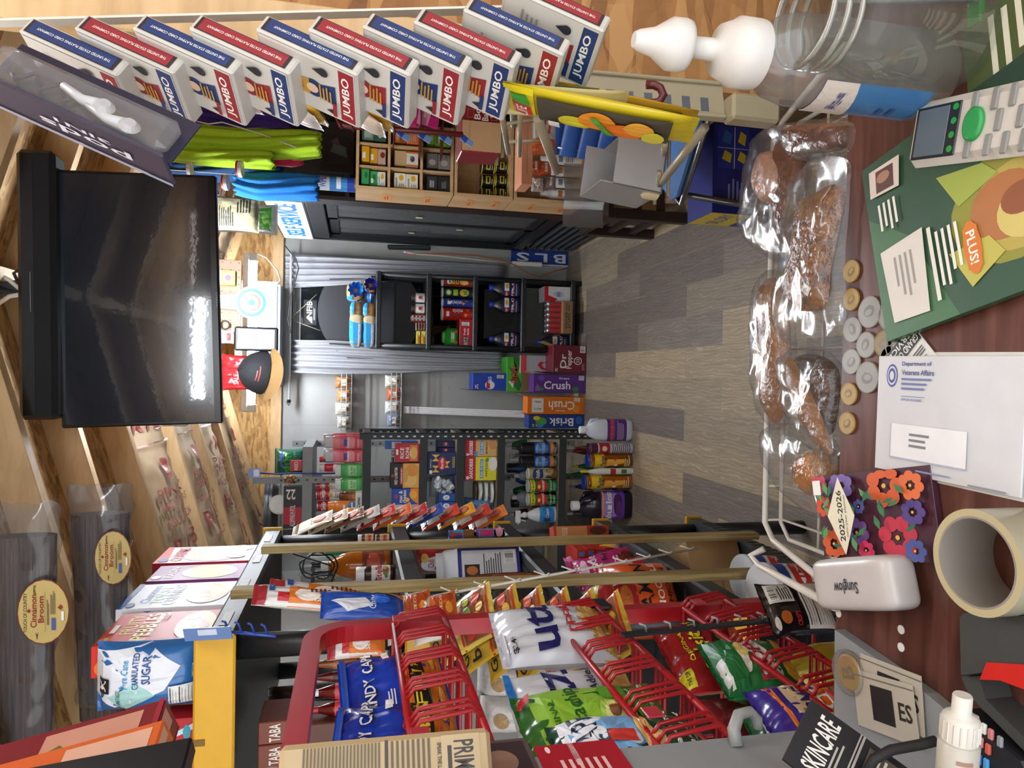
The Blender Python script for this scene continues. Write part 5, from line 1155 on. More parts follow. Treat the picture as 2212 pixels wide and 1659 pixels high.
AND = 'p d87c24 0 .02 1 .02 1 .40 .7 .46 .3 .42 0 .46;e .2 .1 .2 .03 f0a848;e .55 .06 .24 .03 e8902c;e .8 .13 .2 .03 f0b050;e .4 .17 .2 .028 c8641c;p 1a1410 .06 .2 .94 .24 .94 .4 .06 .36;t .5 .3 .8 .1 e8d028 0 FRIES;t .5 .42 .5 .09 d02820 0 HOT;r 0 .93 1 .985 2c66e0;t .5 .74 .88 .12 101840 0 ANDY_CAPP;t .5 .747 .86 .1 f2f4f8 0 ANDY_CAPP;l .1 .52 .4 .6 f0f0f4 3;r .72 .54 .9 .6 f0f0f0'
chip('shiny blue bag of hot fries in the top basket, farthest of three', .93, 1.08, ZB[0], ZB[0] + .150, RX - .02, '1b3fb8', AND, 1, roll=-.08)
chip('shiny blue bag of hot fries in the top basket, middle one leaning', .79, .945, ZB[0], ZB[0] + .158, RX - .035, '1b3fb8', AND, 2, roll=.06, rz=.1)
chip('shiny blue bag of hot fries in the top basket, nearest the counter', .67, .80, ZB[0], ZB[0] + .175, RX - .025, '1b3fb8', AND, 5, roll=.03)
chip('white and orange snack bag behind the blue hot fries', .99, 1.09, ZB[0], ZB[0] + .15, RX - .1, 'd8d4d0', 'p 2c2c5a .1 .6 .9 .9 .7 .5;p e08a3c 0 0 1 0 1 .4 0 .5;r .1 .4 .9 .5 2c58b0', 7, rz=.1)
UTZ = 'p c89a50 0 .0 1 .0 1 .22 .6 .28 0 .16;e .3 .1 .22 .06 e0bc74;e .7 .12 .24 .07 d8ac60;e .5 .04 .2 .04 b88a40;t .5 .62 .86 .24 1c1c5c 0 utz;t .6 .38 .7 .1 b82c34 0 ripples;t .2 .88 .26 .05 222 0 $2.49;r .0 .94 .5 .97 c8ccd4'
UTZ2 = 'p d0a458 0 .0 1 .0 1 .24 .6 .3 0 .2;e .3 .1 .22 .06 e4c484;e .7 .12 .24 .07 d8b068;t .5 .64 .9 .26 1c1c5c 0 utz;t .5 .38 .8 .07 2a2a40 0 No_Salt_Added;t .66 .29 .4 .04 b82c34 0 Original;t .2 .88 .26 .05 222 0 $2.49;r .6 .95 1 1 2c7ac8'
chip('white potato chip bag with big blue lettering, far end of middle basket', .955, 1.105, ZB[1], ZB[1] + .178, RX + .03, 'd4d8e0', UTZ, 11, roll=.04, rz=.1)
chip('white no-salt chip bag with blue lettering, second in the middle basket', .835, .975, ZB[1], ZB[1] + .18, RX - .02, 'd4d8e0', UTZ2, 12, roll=-.05, rz=-.12)
GUA = 'p 8fc03a .16 .3 .94 .26 .94 .92 .16 .9;p 4a8a24 .0 .0 1 0 1 .26 .0 .28;t .55 .64 .74 .13 1c5a20 0 Guacachip;t .5 .8 .5 .04 2a6a24 0 ORIGINAL;e .5 .42 .2 .1 a8cc54;e .5 .42 .14 .07 d8dc8c;e .54 .42 .06 .04 7a4a24;e .25 .36 .12 .08 3c8a34;e .78 .38 .12 .09 5a9a30;e .3 .14 .2 .06 6aa834;t .5 .16 .7 .06 e0ecd0 0 Guacamole;r .2 .84 .36 .9 d0e060;p b82c2c .8 .92 .9 .9 .88 .97 .8 .99'
chip('lime and dark green avocado chip bag in the middle basket', .71, .88, ZB[1], ZB[1] + .19, RX + .0, '2c6a28', GUA, 13, roll=-.03, rz=.08)
CAP = 'p 1f5a3c 0 0 1 0 1 .36 0 .4;p 7ab0e0 .06 .42 .94 .4 .94 .9 .06 .9;p e4eaf2 .3 .7 .94 .66 .94 .94 .3 .94;t .6 .8 .66 .16 1c2440 0 CAPE;e .46 .52 .12 .05 c8d0d8;p c83c34 .4 .5 .56 .5 .54 .68 .42 .68;r .43 .68 .53 .74 3a4a60;e .5 .42 .4 .05 d8a868;e .3 .37 .2 .05 e4c078;t .5 .24 .8 .07 f0f4f0 0 Sweet_&_Spicy;t .5 .14 .74 .07 f0f4f0 0 Jalapeno;l .2 .02 .8 .08 c8d8c8 2;r .1 .86 .26 .92 f0f0f0'
chip('dark green and blue chip bag with red lighthouse, nearest in middle basket', .655, .78, ZB[1], ZB[1] + .172, RX + .012, '1f4a38', CAP, 14, rz=.14, roll=.02)
SAL = 'p e0d428 .02 .84 .2 .86 .2 .98 .02 .98;t .11 .91 .14 .04 2a1a10 0 THE_DIP;t .55 .64 .8 .2 1c0c0a 0 salsitas;t .55 .65 .78 .18 e8dc28 0 salsitas;t .5 .8 .5 .05 e8dc28 0 ORIGINAL;e .5 .38 .2 .1 2a1a14;e .45 .4 .05 .03 d8602c;e .52 .36 .05 .03 e8dcc8;e .58 .4 .04 .03 5a9a3c;e .5 .16 .26 .1 c8642c;e .75 .12 .2 .09 d87834;r .1 .56 .24 .64 f0ece8'
chip('red tortilla chip bag with yellow lettering in the bottom basket', .93, 1.085, ZB[2], ZB[2] + .145, RX - .01, 'a01c24', SAL, 21, roll=.05)
chip('dark maroon chip bag crumpled behind the green popcorn', .78, .93, ZB[2], ZB[2] + .14, RX - .06, '6a1420', 'p e0d428 .6 .5 .7 .54 .64 .6;t .3 .6 .3 .2 2a0c10 90 SALSA;p 8a1c28 .1 .1 .8 .1 .6 .4', 22, rz=-.1)
chip('second dark maroon chip bag at the near end of the bottom basket', .62, .76, ZB[2], ZB[2] + .13, RX - .1, '6a1420', 'p 8a1c28 .1 .1 .8 .1 .6 .4', 26, rz=.1)
POP = 'p e4e4e0 0 .3 1 .4 1 .7 0 .5;e .4 .7 .2 .08 f0ece0;e .6 .66 .16 .07 e0c870;t .5 .5 .8 .16 a82c30 0 POPS;e .3 .2 .2 .08 d8a83c;e .7 .16 .24 .08 e0b450;p 1c6a34 0 .7 1 .76 1 1 0 1;r .05 .9 .5 .96 d8dcd8'
chip('green crisp bag with white band in the bottom basket, tilted', .83, .955, ZB[2], ZB[2] + .125, RX + .012, '1f7a40', POP, 23, roll=.12, rz=.1)
chip('green snack bag with a red seal, under the purple popcorn bag', .72, .84, ZB[2], ZB[2] + .128, RX - .03, '1c5a34', 'r 0 .84 1 .9 c8ccc8;e .5 .6 .2 .1 b02c34;t .5 .6 .3 .06 f0ece0 0 CHEX;p 0c3a20 0 0 1 0 .5 .3', 24, roll=.1)
CARM = 'p d8702c 0 .78 1 .84 1 .88 0 .82;p e0c8a0 0 .0 1 0 1 .78 0 .74;e .3 .3 .2 .1 c89a5c;e .7 .2 .2 .1 d8ac70;t .5 .56 .8 .2 2a2468 0 CARMEL;p e8742c .1 .34 .9 .34 .8 .54 .2 .54;t .5 .44 .6 .14 f2f2f2 0 POP;t .22 .7 .3 .05 222 0 $2.49'
chip('purple, orange and tan caramel popcorn bag in the bottom basket', .695, .81, ZB[2], ZB[2] + .135, RX + .012, '38288c', CARM, 25, roll=.06, rz=.06)
chip('lime green snack bag with maroon corner at the near end', .655, .72, ZB[2], ZB[2] + .11, RX + .02, '7ac82c', 'p 8a2034 .6 .0 1 0 1 .5 .7 .4;t .4 .6 .6 .1 2a5a14 90 SNACK;l .1 .1 .5 .4 c0e880 4', 27, roll=.08, d=.05)
# lower baskets: oil and jugs glimpsed through the wires
for i, (y0, y1, z0, h_, c_, cp, lb) in enumerate(((.98, 1.07, ZB[3], .2, 'c8bc3c', '2c7ac0', 'clear yellow cooking oil bottle under the bottom chips'), (.86, .95, ZB[3], .18, '2c78b8', 'e8e8ea', 'blue jug with white label under the popcorn bags'), (.74, .83, ZB[3], .18, '2c78b8', 'e8e8ea', 'blue jug at the near end under the popcorn bags'))):
    M = Matrix.Translation((RX - .08, (y0 + y1) / 2, z0)) @ Matrix.Rotation(.9, 4, 'Z')
    t2 = thing('oil_bottle' if i == 0 else 'jug', lb, 'bottle', M=M)
    g = G(); r = (y1 - y0) / 2; g.lathe([(a * r, b * h_, mat('2c7ac0') if i == 0 and .1 < b < .3 else mat(c_, .12)) for a, b in SHP['oil']], mat(c_, .12), 20); g.build('bottle_body', t2)
    g = G(); g.lathe([(.42 * r, .87 * h_), (.42 * r, h_)], mat(cp), 14); g.build('cap', t2)
# clip on post, clip strip, hanging almond pack
a = at(1335, 1350, X=RX + .02); g = G(); g.box(-.006, -.018, -.02, .004, .018, .02, BLK, .003)
tag(g.build('strap', loc=(RX + .021, RY1, a.z)), 'black plastic strap around the red rack post', 'strap')
a = at(1345, 1372, X=RX + .045); b = at(1812, 1325, X=RX + .045)
t = thing('clip_strip', 'black clip strip hanging beside the red rack post', 'clip strip', b)
g = G(); g.beam((0, 0, 0), a - b, .016, .003, BLK, up=V((1, 0, 0))); g.build('strip', t)
for i in range(9):
    p = (a - b) * (.06 + .105 * i); g = G(); g.tube([p, p + V((.012, -.004, .004)), p + V((.014, -.002, .012))], .0016, mat('9a9ca0', .3), 6); g.build('clip', t)
AL = 'r .0 .06 1 .1 222;n .04 .12 .5 .9;r .52 .1 .56 .94 8a8a8c;l .6 .5 .9 .9 d8d8d6 7;e .8 .8 .14 .06 a85a24;e .72 .62 .08 .06 b82c2c;l .6 .2 .9 .44 c8c8c6 5'
HB('almond_bag', 'black bag of almonds hanging on the clip strip, back label showing', 'bag', at(1652, 1322, X=RX + .062), at(1792, 1312, X=RX + .062), .085, .03, '15151a', 'n .06 .06 .94 .5;r 0 .5 1 .54 0c0c0e;r .56 .6 .92 .94 dcdcda;l .6 .62 .9 .8 333 5;b .6 .82 .9 .93 0;e .28 .8 .12 .07 b86428;t .24 .64 .26 .07 c82c30 0 CRISPY;e .2 .93 .12 .03 d8d0c8', (.72, .69, 0), 33, wr=.5)
# bottles and bags on the near end of the plastic shelf, seen through the rack
KT = ((650, 1418, 1442, '8a4a20', 'c86a74', 'a86a3c', 'brown sauce bottle with pink cap, first behind the red frame'), (648, 1446, 1470, '5a1414', 'a82430', '4a1010', 'dark red bottle with ribbed red cap behind the red frame'),
      (656, 1472, 1508, '5a0f12', 'e0e0e0', 'c83c3c', 'ketchup bottle with plain red label and white cap'), (655, 1510, 1545, '5a0f12', 'a82430', 'c83c3c', 'ketchup bottle with plain red label and red cap'),
      (627, 1552, 1588, '6a1812', 'e4e8ea', 'e0a028', 'barbecue sauce bottle with orange label and white cap, farther one'), (626, 1600, 1640, '6a1812', 'e4e8ea', 'e0a028', 'barbecue sauce bottle with orange label and white cap, nearer one'))
for i, (x0, y0, y1, c_, cp, lc, lb) in enumerate(KT):
    BT('sauce_bottle', lb, 'bottle', (x0, y0, 890, y1), 'sauce', c_, cp, 'r .2 .2 .8 .3 %s' % lc, ((.48, .7, lc),), Y=1.46 - .0 * i, zb=T2, rough=.08, drz=.4)
for i, (x0, y0, y1, lb) in enumerate(((574, 1558, 1606, 'farther'), (570, 1608, 1656, 'nearer'))):
    BX('pepper_sauce_box', 'small brown carton with white lettering, the %s one' % lb, 'box', (x0, y0, 640, y1), '7a3a22', 't .5 .5 .8 .34 e4dcd4 0 TABA', Y=1.44, d=.1, zb=T2 + .2235)
    BX('pepper_sauce_box', 'plain brown carton under the %s lettered one' % lb, 'box', (642, y0, 880, y1), '5a2c1c', '', Y=1.441, d=.1, zb=T2).scale.z = 1
for o in [q for q in C.objects if q.name.startswith('pepper_sauce_box')]:
    o.scale.z = (.222 if 'plain' in o['label'] else .062) / max(.01, o.dimensions.z)
BG('coffee_bag', 'dark brown foil coffee bag on the shelf behind the rack', 'bag', (576, 1492, 700, 1556), '2e1c1a', 'e .4 .6 .1 .12 5a4a48', Y=1.62, d=.06, zb=T2 + .0, seed=44)
HB('seed_bag', 'white and orange pumpkin seed bag low behind the red post', 'bag', at(708, 1392, X=-.5), at(832, 1388, X=-.5), .05, .03, 'd8d4d0', SD, (.7, .7, 0), 83)
for i, (y0, y1, x0, lb) in enumerate(((1392, 1440, 1044, 'farthest'), (1440, 1520, 1040, 'middle one'), (1520, 1600, 1046, 'nearest'))):
    BG('flour_sack', 'white paper sack with maroon band behind the chips, %s of three' % lb, 'bag', (x0, y0, 1180, y1), 'cfccca', 'r .0 .44 1 .6 5a2028;l .1 .1 .9 .3 888 4;e .5 .8 .2 .08 a88a60', Y=1.47 - .02 * i, d=.1, zb=T3, seed=50 + i, wr=.6, k='cloth', rough=.6)
BG('snack_bag', 'olive yellow foil bag with knotted end behind the top basket', 'bag', (968, 1386, 1046, 1428), 'a8a01c', '', Y=1.6, d=.07, zb=None, seed=57, wr=1.6) if False else BG('snack_bag', 'olive yellow foil bag behind the top basket', 'bag', (968, 1386, 1046, 1428), 'a8a01c', '', Y=1.52, d=.07, zb=T3 + .002, seed=57, wr=1.4)
# ================= TELEVISION, ROOF CLUTTER =================
TY = 2.16
a = at(138, 375, Y=TY); b = at(490, 917, Y=TY); c = (at(305, 648, Y=TY))
tw = abs(at(305, 374, Y=TY).x - at(305, 918, Y=TY).x)
TVM = mat('232a33', .045, 'tv'); TVM.node_tree.nodes['Principled BSDF'].inputs['Specular IOR Level'].default_value = .65; TVM.node_tree.nodes['Principled BSDF'].inputs['Coat Weight'].default_value = .8; TVM.node_tree.nodes['Principled BSDF'].inputs['Coat Roughness'].default_value = .16
th = at(137, 648, Y=TY).z - at(484, 648, Y=TY).z
t = thing('television', 'black flat screen television hanging under the rafters', 'television', c)
t.rotation_euler = (0, math.radians(-2.2), 0)
g = G(); g.box(-tw / 2, -.012, -th / 2, tw / 2, .012, th / 2, mat('0c0d0f', .3), .004); g.box(-tw * .38, .01, -th * .4, tw * .38, .05, th * .25, mat('101113', .6), .01); g.build('casing', t)
g = G(); g.box(-tw / 2 + .009, -.0135, -th / 2 + .02, tw / 2 - .009, -.012, th / 2 - .009, TVM); g.decal('t .5 -.025 .06 .012 8a8e94 0 VIZIO', lambda u, v: (V(((u - .5) * tw, -.0125, (v - .5) * (th - .03))), V((0, -1, 0))), .0006); g.build('screen', t)
sa = at(88, 618, Y=TY - .02)
sw = abs(at(88, 332, Y=TY).x - at(88, 904, Y=TY).x); sh = at(47, 618, Y=TY).z - at(130, 618, Y=TY).z
t = thing('soundbar', 'long black soundbar mounted above the television', 'soundbar', sa); t.rotation_euler = (0, math.radians(-1.2), 0)
g = G(); g.box(-sw / 2, -.03, -sh / 2, sw / 2, .05, sh / 2, mat('15171b', .45), .012); g.build('body', t)
g = G(); g.box(-sw / 2 + .01, -.034, -sh / 2 + .01, sw / 2 - .01, -.029, sh * .05, mat('0e1013', .8), .002); g.decal('l .4 .86 .6 .95 a0a4a8 1', lambda u, v: (V(((u - .5) * sw, -.0345, (v - .5) * sh * .3)), V((0, -1, 0))), .0005); g.build('grille', t)
g = G()
for z in (.05,): g.box(-.02, .05, z - .02, .02, .09, z + .3, mat('2a2c30', .5))
g.build('bracket', t)
for (pts, c_, r_, lb) in (([(-10, 590), (20, 605), (52, 632)], 'd8d4cc', .006, 'white cable curving into the soundbar, upper one'), ([(-10, 660), (20, 640), (54, 634)], 'd8d4cc', .006, 'white cable curving into the soundbar, lower one'),
                          ([(54, 610), (40, 612), (30, 590), (40, 584), (56, 586)], '18191c', .005, 'short black cable loop behind the soundbar'), ([(-10, 618), (30, 630), (56, 632)], '1c1d20', .004, 'thin black cable running to the soundbar')):
    g = G(); P_ = [at(x, y, Y=TY + .03) for x, y in pts]; g.tube([p - P_[0] for p in P_], r_, mat(c_), 8); tag(g.build('cable', loc=P_[0]), lb, 'cable')
# air conditioner and hanging goods at the back
M, w_, h = pl((506, 606, 604, 838), Y=4.95, d=.2)
t = thing('air_conditioner', 'white wall air conditioner high on the back wall', 'air conditioner', M=M)
g = G(); g.box(-w_ / 2, -.1, 0, w_ / 2, .19, h, mat('a8b0b4', .4), .02); g.build('housing', t)
g = G()
for q in range(2): g.box(-w_ / 2 + .03, -.104, .02 + q * .03, w_ / 2 - .03, -.1, .034 + q * .03, mat('6a7478', .5))
for q in range(9): g.box(-w_ / 2 + .06 + q * (w_ - .12) / 8, -.106, .018, -w_ / 2 + .066 + q * (w_ - .12) / 8, -.1, .066, mat('c4ccd0'))
g.build('louvre', t)
HY = 3.25
g = G(); a = at(500, 545, Y=HY); b = at(500, 860, Y=HY); zt = roofz(a.x) - .09
g.box(b.x, -.02, a.z + .06, a.x, .02, a.z + .15, PINE); o = struct(g, 'trim_90', loc=(0, HY + .05, 0))
M, w_, h = pl((430, 560, 521, 716), Y=HY, d=.01)
g = boxg(w_, .008, h, '8a6a4c', ';'.join('e %.3f %.3f .008 .02 4a3424' % (.06 + .1 * (i % 10), .06 + .2 * (i // 10)) for i in range(40))); g.mats
fin(g.build('pegboard'), M, 'small brown pegboard hung below the television', 'pegboard')
M, w_, h = pl((482, 618, 580, 688), Y=HY - .03, d=.01)
t = thing('paddle', 'white paddle with blue and red target rings', 'paddle', M=M)
g = G(); r = w_ / 2; g.disc((0, .004, r), (0, -1, 0), r, .008, mat('c8ced2', .5), 40)
for rr, c_, k_ in ((.86, '3a94c8', 0), (.68, 'c8ced2', 1), (.56, 'd86a5c', 2), (.40, 'c8ced2', 3), (.2, '3a94c8', 4)): g.disc((0, -.0042 - .0003 * k_, r), (0, -1, 0), r * rr, .0002, mat(c_, .4), 40)
g.build('target', t)
g = G(); g.add([(-r * .5, 0, r * 1.7), (r * .5, 0, r * 1.7), (r * .35, 0, h + .06), (-r * .35, 0, h + .06), (-r * .5, .006, r * 1.7), (r * .5, .006, r * 1.7), (r * .35, .006, h + .06), (-r * .35, .006, h + .06)], [(0, 1, 2, 3), (7, 6, 5, 4), (0, 3, 7, 4), (1, 5, 6, 2), (3, 2, 6, 7)], mat('dfe6ea', .4)); g.build('handle', t)
M, w_, h = pl((474, 584, 508, 616), Y=HY - .02, d=.03)
g = boxg(w_, .03, h, 'c8d03c', 'e .5 .45 .3 .3 e4e4e4;e .5 .45 .2 .2 c82c40;r 0 .9 1 1 e8ecd0'); fin(g.build('button_card'), M, 'small lime card with a red round button', 'card')
M, w_, h = pl((505, 706, 600, 758), Y=HY - .05, d=.04)
t = thing('grater', 'flat steel grater in a black frame hanging from the pegboard', 'grater', M=M)
g = G(); g.box(-w_ / 2, -.008, 0, w_ / 2, .008, h, mat('17181a', .4), .006); g.box(-w_ / 2, .012, .02, w_ / 2, .03, h * .9, mat('17181a', .4), .006); g.build('frame', t)
g = G(); g.box(-w_ * .4, -.0095, h * .08, w_ * .4, -.008, h * .92, mat('c8ccd0', .3, 'metal'))
for i in range(6):
    for j in range(9): g.disc((-w_ * .32 + i * w_ * .128 + (j % 2) * .004, -.0098, h * .5 + j * h * .045), (0, -1, 0), .0026, .001, mat('3a3c40'), 8)
for i in range(12):
    for j in range(16): g.disc((-w_ * .34 + i * w_ * .06, -.0098, h * .12 + j * h * .02), (0, -1, 0), .0011, .001, mat('7a7c80'), 6)
g.build('blade', t)
c = at(545, 802, Y=HY - .02)
t = thing('baseball_cap', 'black baseball cap with tan brim hanging by the pegboard', 'cap', c)
t.rotation_euler = (.35, math.radians(8), 0)
r = .1
g = G()
def capf(u, v):
    a_ = 2 * PI * u; b_ = v * PI / 2
    return V((r * .95 * math.cos(a_) * math.cos(b_), r * 1.0 * math.sin(a_) * math.cos(b_), -.05 + r * 1.05 * math.sin(b_) * (1 + .02 * math.cos(6 * a_))))
g.grid(capf, 36, 10, mat('191b20', .8, 'cloth')); g.disc((0, 0, .055), (0, 0, 1), .008, .006, mat('191b20', .8), 12)
g.decal('l .68 .2 .82 .34 8a3a30 2', lambda u, v: (capf(u, v), (capf(u, v) - V((0, 0, -.05))).normalized()), .0012, False); g.build('crown', t)
g = G()
def brim(u, v):
    a_ = -PI * (.12 + .76 * u); q = r * (.9 + v * .62 * math.sin(PI * (.1 + .8 * u)) ** .6)
    return V((q * math.cos(a_), q * math.sin(a_) - 0, -.052 - .02 * v + .02 * math.cos(2 * a_) * v))
g.grid(brim, 20, 5, mat('8a6a40', .8, 'cloth')); o = g.build('brim', t); o['label'] = 'tan brim'
HB('plastic_bag', 'red plastic bag hanging behind the black cap', 'bag', at(478, 800, Y=HY + .04), at(590, 806, Y=HY + .04), .16, .05, 'b8242c', 't .3 .7 .3 .1 e8d0d0 0 SALE', seed=61, wr=1.5)
HB('plastic_bag', 'silver and red packet hanging above the grater', 'packet', at(476, 728, Y=HY - .0), at(505, 728, Y=HY - .0), .06, .02, 'b8bcc0', 'r .2 .2 .8 .5 c83c3c', seed=62)
g = G(); P0 = at(486, 702, Y=HY - .02); g.tube([(.018 * math.cos(q * PI / 8), 0, .018 * math.sin(q * PI / 8)) for q in range(16)], .003, mat('101114'), 8, True); tag(g.build('key_ring', loc=P0), 'small black ring hanging on the pegboard', 'ring')
# cream sack and green bag between television and sign
HB('cloth_sack', 'cream sack with black printed lines right of the television', 'sack', at(456, 450, Y=3.0), at(560, 466, Y=3.0), .14, .07, 'a8a080', 'l .1 .5 .7 .9 2a2a24 9;l .5 .15 .95 .45 2a2a24 5', seed=63, k='cloth', rough=.7)
HB('plastic_bag', 'white bag with green leaf print beside the lighted sign', 'bag', at(470, 492, Y=3.9), at(600, 476, Y=3.9), .16, .05, 'b8c0bc', 'p 4aa83c .1 .1 .9 .1 .8 .4 .5 .3 .2 .45;e .5 .2 .2 .06 8ad06a', seed=64)
# ---------- drinks cooler ----------
CX, C0, C1, CH = .92, 3.78, 5.1, 1.86
t = thing('drinks_cooler', 'black two-door glass drinks cooler in the back right corner', 'cooler', (CX, C0, 0))
L_ = C1 - C0; CB = mat('17191c', .35)
g = G()
g.box(.06, 0, 0, .72, L_, .46, CB, .004); g.box(.0, 0, CH - .1, .72, L_, CH, CB, .004); g.box(.66, 0, .4, .72, L_, CH, CB)
for y in (0, L_ - .05): g.box(.0, y, .36, .7, y + .05, CH, CB, .004)
g.box(.0, 0, .40, .7, L_, .47, CB, .004); g.build('cabinet', t)
g = G()
for q in range(6): g.beam((.02, .02, .06 + q * .055), (.02, L_ - .02, .06 + q * .055), .03, .02, mat('3c4044', .45), bev=.004)
g.build('grille', t)
for i, y in enumerate((.05, L_ / 2 - .01)):
    g = G(); w2 = L_ / 2 - .04; x = .02 + .025 * i
    for (a0, b0, a1, b1) in ((0, .48, .05, CH - .11), (w2 - .05, .48, w2, CH - .11), (0, .48, w2, .54), (0, CH - .17, w2, CH - .11)): g.box(x - .012, y + a0, b0, x + .012, y + a1, b1, mat('1c1f23', .3), .003)
    d_ = g.build('door', t)
    g = G(); g.box(x - .004, y + .04, .52, x + .004, y + w2 - .04, CH - .15, mat('a8b8c0', .03, 'film', 1.5)); g.build('glass', d_)
    for q in range(2):
        g = G(); g.box(x - .0135, y + .2 + q * .2, .9 + q * .3, x - .013, y + .23 + q * .2, .94 + q * .3, mat('d8d4b0')); g.build('sticker', d_)
g = G(); g.box(.3, .1, .52, .33, .14, CH - .16, mat('bfe6ff', .4, 'emit', 3.0)); g.box(.25, .05, .48, .66, L_ - .05, .5, mat('3a4a54')); g.build('light_tube', t)
for z in (.85, 1.2, 1.5):
    g = G(); g.box(.12, .05, z, .64, L_ - .05, z + .012, mat('8a9aa4', .3)); g.build('cooler_shelf', t)
t = thing('lighted_sign', 'lit white box sign reading SELF SERVICE above the drinks cooler', 'sign', (CX, C0, CH))
g = G(); g.box(-.0, .14, .0, .16, L_, .215, mat('15171a', .4), .004); g.build('sign_box', t)
g = G(); g.box(-.006, .16, .015, .0, L_ - .02, .2, mat('eefaff', .4, 'emit', .7))
g.decal('t .493 .5 .8 .62 0c86d8 0 SELF_SERVICE;t .5 .5 .8 .62 0c86d8 0 SELF_SERVICE;t .507 .5 .8 .62 0c86d8 0 SELF_SERVICE', lambda u, v: (V((-.006, (L_ - .02) - u * (L_ - .18), .015 + .185 * v)), V((-1, 0, 0))), .001); g.build('lit_panel', t)
a = at(838, 534, X=CX - .02); b = at(930, 536, X=CX - .02)
g = G(); g.beam((0, 0, 0), a - b, .05, .03, mat('14161a', .35), up=V((1, 0, 0)), bev=.006); tag(g.build('power_adapter', loc=b), 'black power adapter bar on the cooler door edge', 'adapter')
# ---------- dark bookcase, cubbies ----------
t = thing('bookcase', 'tall dark brown bookcase standing in front of the cooler', 'bookcase', (.862, 3.665, 0))
g = G(); g.box(0, 0, .0, .02, .11, 2.05, ESPR); g.build('side_panel', t)
g = G(); g.box(.02, .09, .0, .98, .11, 2.05, mat('15130f', .5)); g.build('back_panel', t)
for z in (.1, .55, 1.0, 1.62, 2.03):
    g = G(); g.box(.02, 0, z, .98, .09, z + .02, ESPR); g.build('shelf_board', t)
M, w_, h = pl((692, 262, 765, 372), Y=3.62, d=.05)
g = boxg(w_, .04, h, '16171b', 'r .2 .18 .7 .82 0c0e12;p 3a4a44 .3 .2 .5 .25 .6 .6 .4 .7;p 4a2a34 .5 .4 .7 .5 .6 .7', r=.12); fin(g.build('black_frame'), M, 'black framed glass panel leaning on the bookcase shelf', 'panel')  # greenish and maroon patches are reflections painted on the glass
CYF = 3.40
def cubby(x0, x1, y0, y1, rows, cols, label, dz=.24):
    A = at(x1, y1, Y=CYF); B = at(x0, y0, Y=CYF); A = V((.862, CYF, A.z)); W = B.x - A.x; H = at(x0, y1, Y=CYF).z - A.z
    t = thing('wooden_crate', label, 'crate', A)
    T = .014
    g = G(); g.box(0, 0, 0, W, dz, T, MAPLE); g.box(0, 0, H - T, W, dz, H, MAPLE); g.box(W - T, 0, T, W, dz, H - T, MAPLE); g.box(T, dz - .008, T, W - T, dz, H - T, MAPLE); g.build('crate_body', t)
    g = G(); g.box(0, 0, T, T, dz, H - T, MAPLE)
    for v in (.18, .62):
        g.decal('r .2 %.2f .7 %.2f e8a060;l .28 %.2f .6 %.2f 8a4a20 2' % (v, v + .11, v + .03, v + .08), lambda u, v: (V((0, dz * (1 - u), H * v)), V((-1, 0, 0))), .0008)
    g.build('side_panel', t)
    for r_ in range(1, rows):
        g = G(); z = H * r_ / rows; g.box(T, .004, z - .006, W - T, dz - .01, z + .006, MAPLE); g.build('divider', t)
    for c_ in range(1, cols):
        g = G(); x = W * c_ / cols; g.box(x - .005, .006, T, x + .005, dz - .01, H - T, MAPLE); g.build('divider', t)
    return A, W, H
A, W, H = cubby(768, 979, 257, 408, 3, 3, 'light wooden crate of nine cubbyholes full of soap boxes')
rw = H / 3; cw_ = W / 3
WHT = 'e .7 .4 .2 .2 e0b030;t .4 .8 .6 .12 3a4a3a 270 SOAP;l .1 .1 .4 .6 999 3;r 0 0 .08 1 %s'
SO = [(0, 2, [('e2e8e0', WHT % '3a8a4a'), ('3a9a54', 'r .2 .5 .5 .8 e8ece8;e .6 .4 .2 .2 1c6a34'), ('3a9a54', 'e .6 .4 .2 .2 1c6a34')], 'green and white'), (1, 2, [('c8a890', 'e .6 .4 .2 .3 7a3a24'), ('d8a028', 'r .2 .5 .6 .9 f0e8d0'), ('e0a818', 'r .2 .5 .6 .9 f0e8d0')], 'yellow and brown'), (2, 2, [('3a5a4c', 'e .5 .5 .3 .2 c8c8b0'), ('7a9a88', 'r .2 .2 .7 .8 a8c0b0')], 'dull green'),
      (0, 1, [('e8e4d4', WHT % 'd8c030'), ('e8e4d4', WHT % 'd8c030')], 'white and lemon yellow'), (1, 1, [('e8e0d0', 'e .5 .5 .2 .2 5a3a7a;r 0 0 .12 1 d86a28;r .88 0 1 1 d86a28;e .6 .6 .1 .1 4a9a3c'), ('c8a878', '')], 'white and orange'), (2, 1, [('d87a44', 'l .2 .2 .8 .8 e8b090 4'), ('e08a50', 'l .2 .2 .8 .8 e8b090 4')], 'orange'),
      (0, 0, [('26282a', 'l .2 .3 .8 .7 888 4'), ('26282a', 'r .1 .1 .9 .9 3a3c3e;l .2 .3 .8 .7 d8d8d4 3')], 'black'), (1, 0, [('7a7672', 'e .4 .5 .2 .3 a8a49e'), ('6a6662', 'e .4 .5 .2 .3 a09c96')], 'grey wrapped'), (2, 0, [('8ac83c', 'e .5 .4 .3 .2 d8ecc0;l .2 .6 .8 .8 3a6a1c 2'), ('96d048', 'e .5 .4 .3 .2 d8ecc0;l .2 .6 .8 .8 3a6a1c 2'), ('96d048', 'e .5 .4 .3 .2 d8ecc0')], 'lime green')]
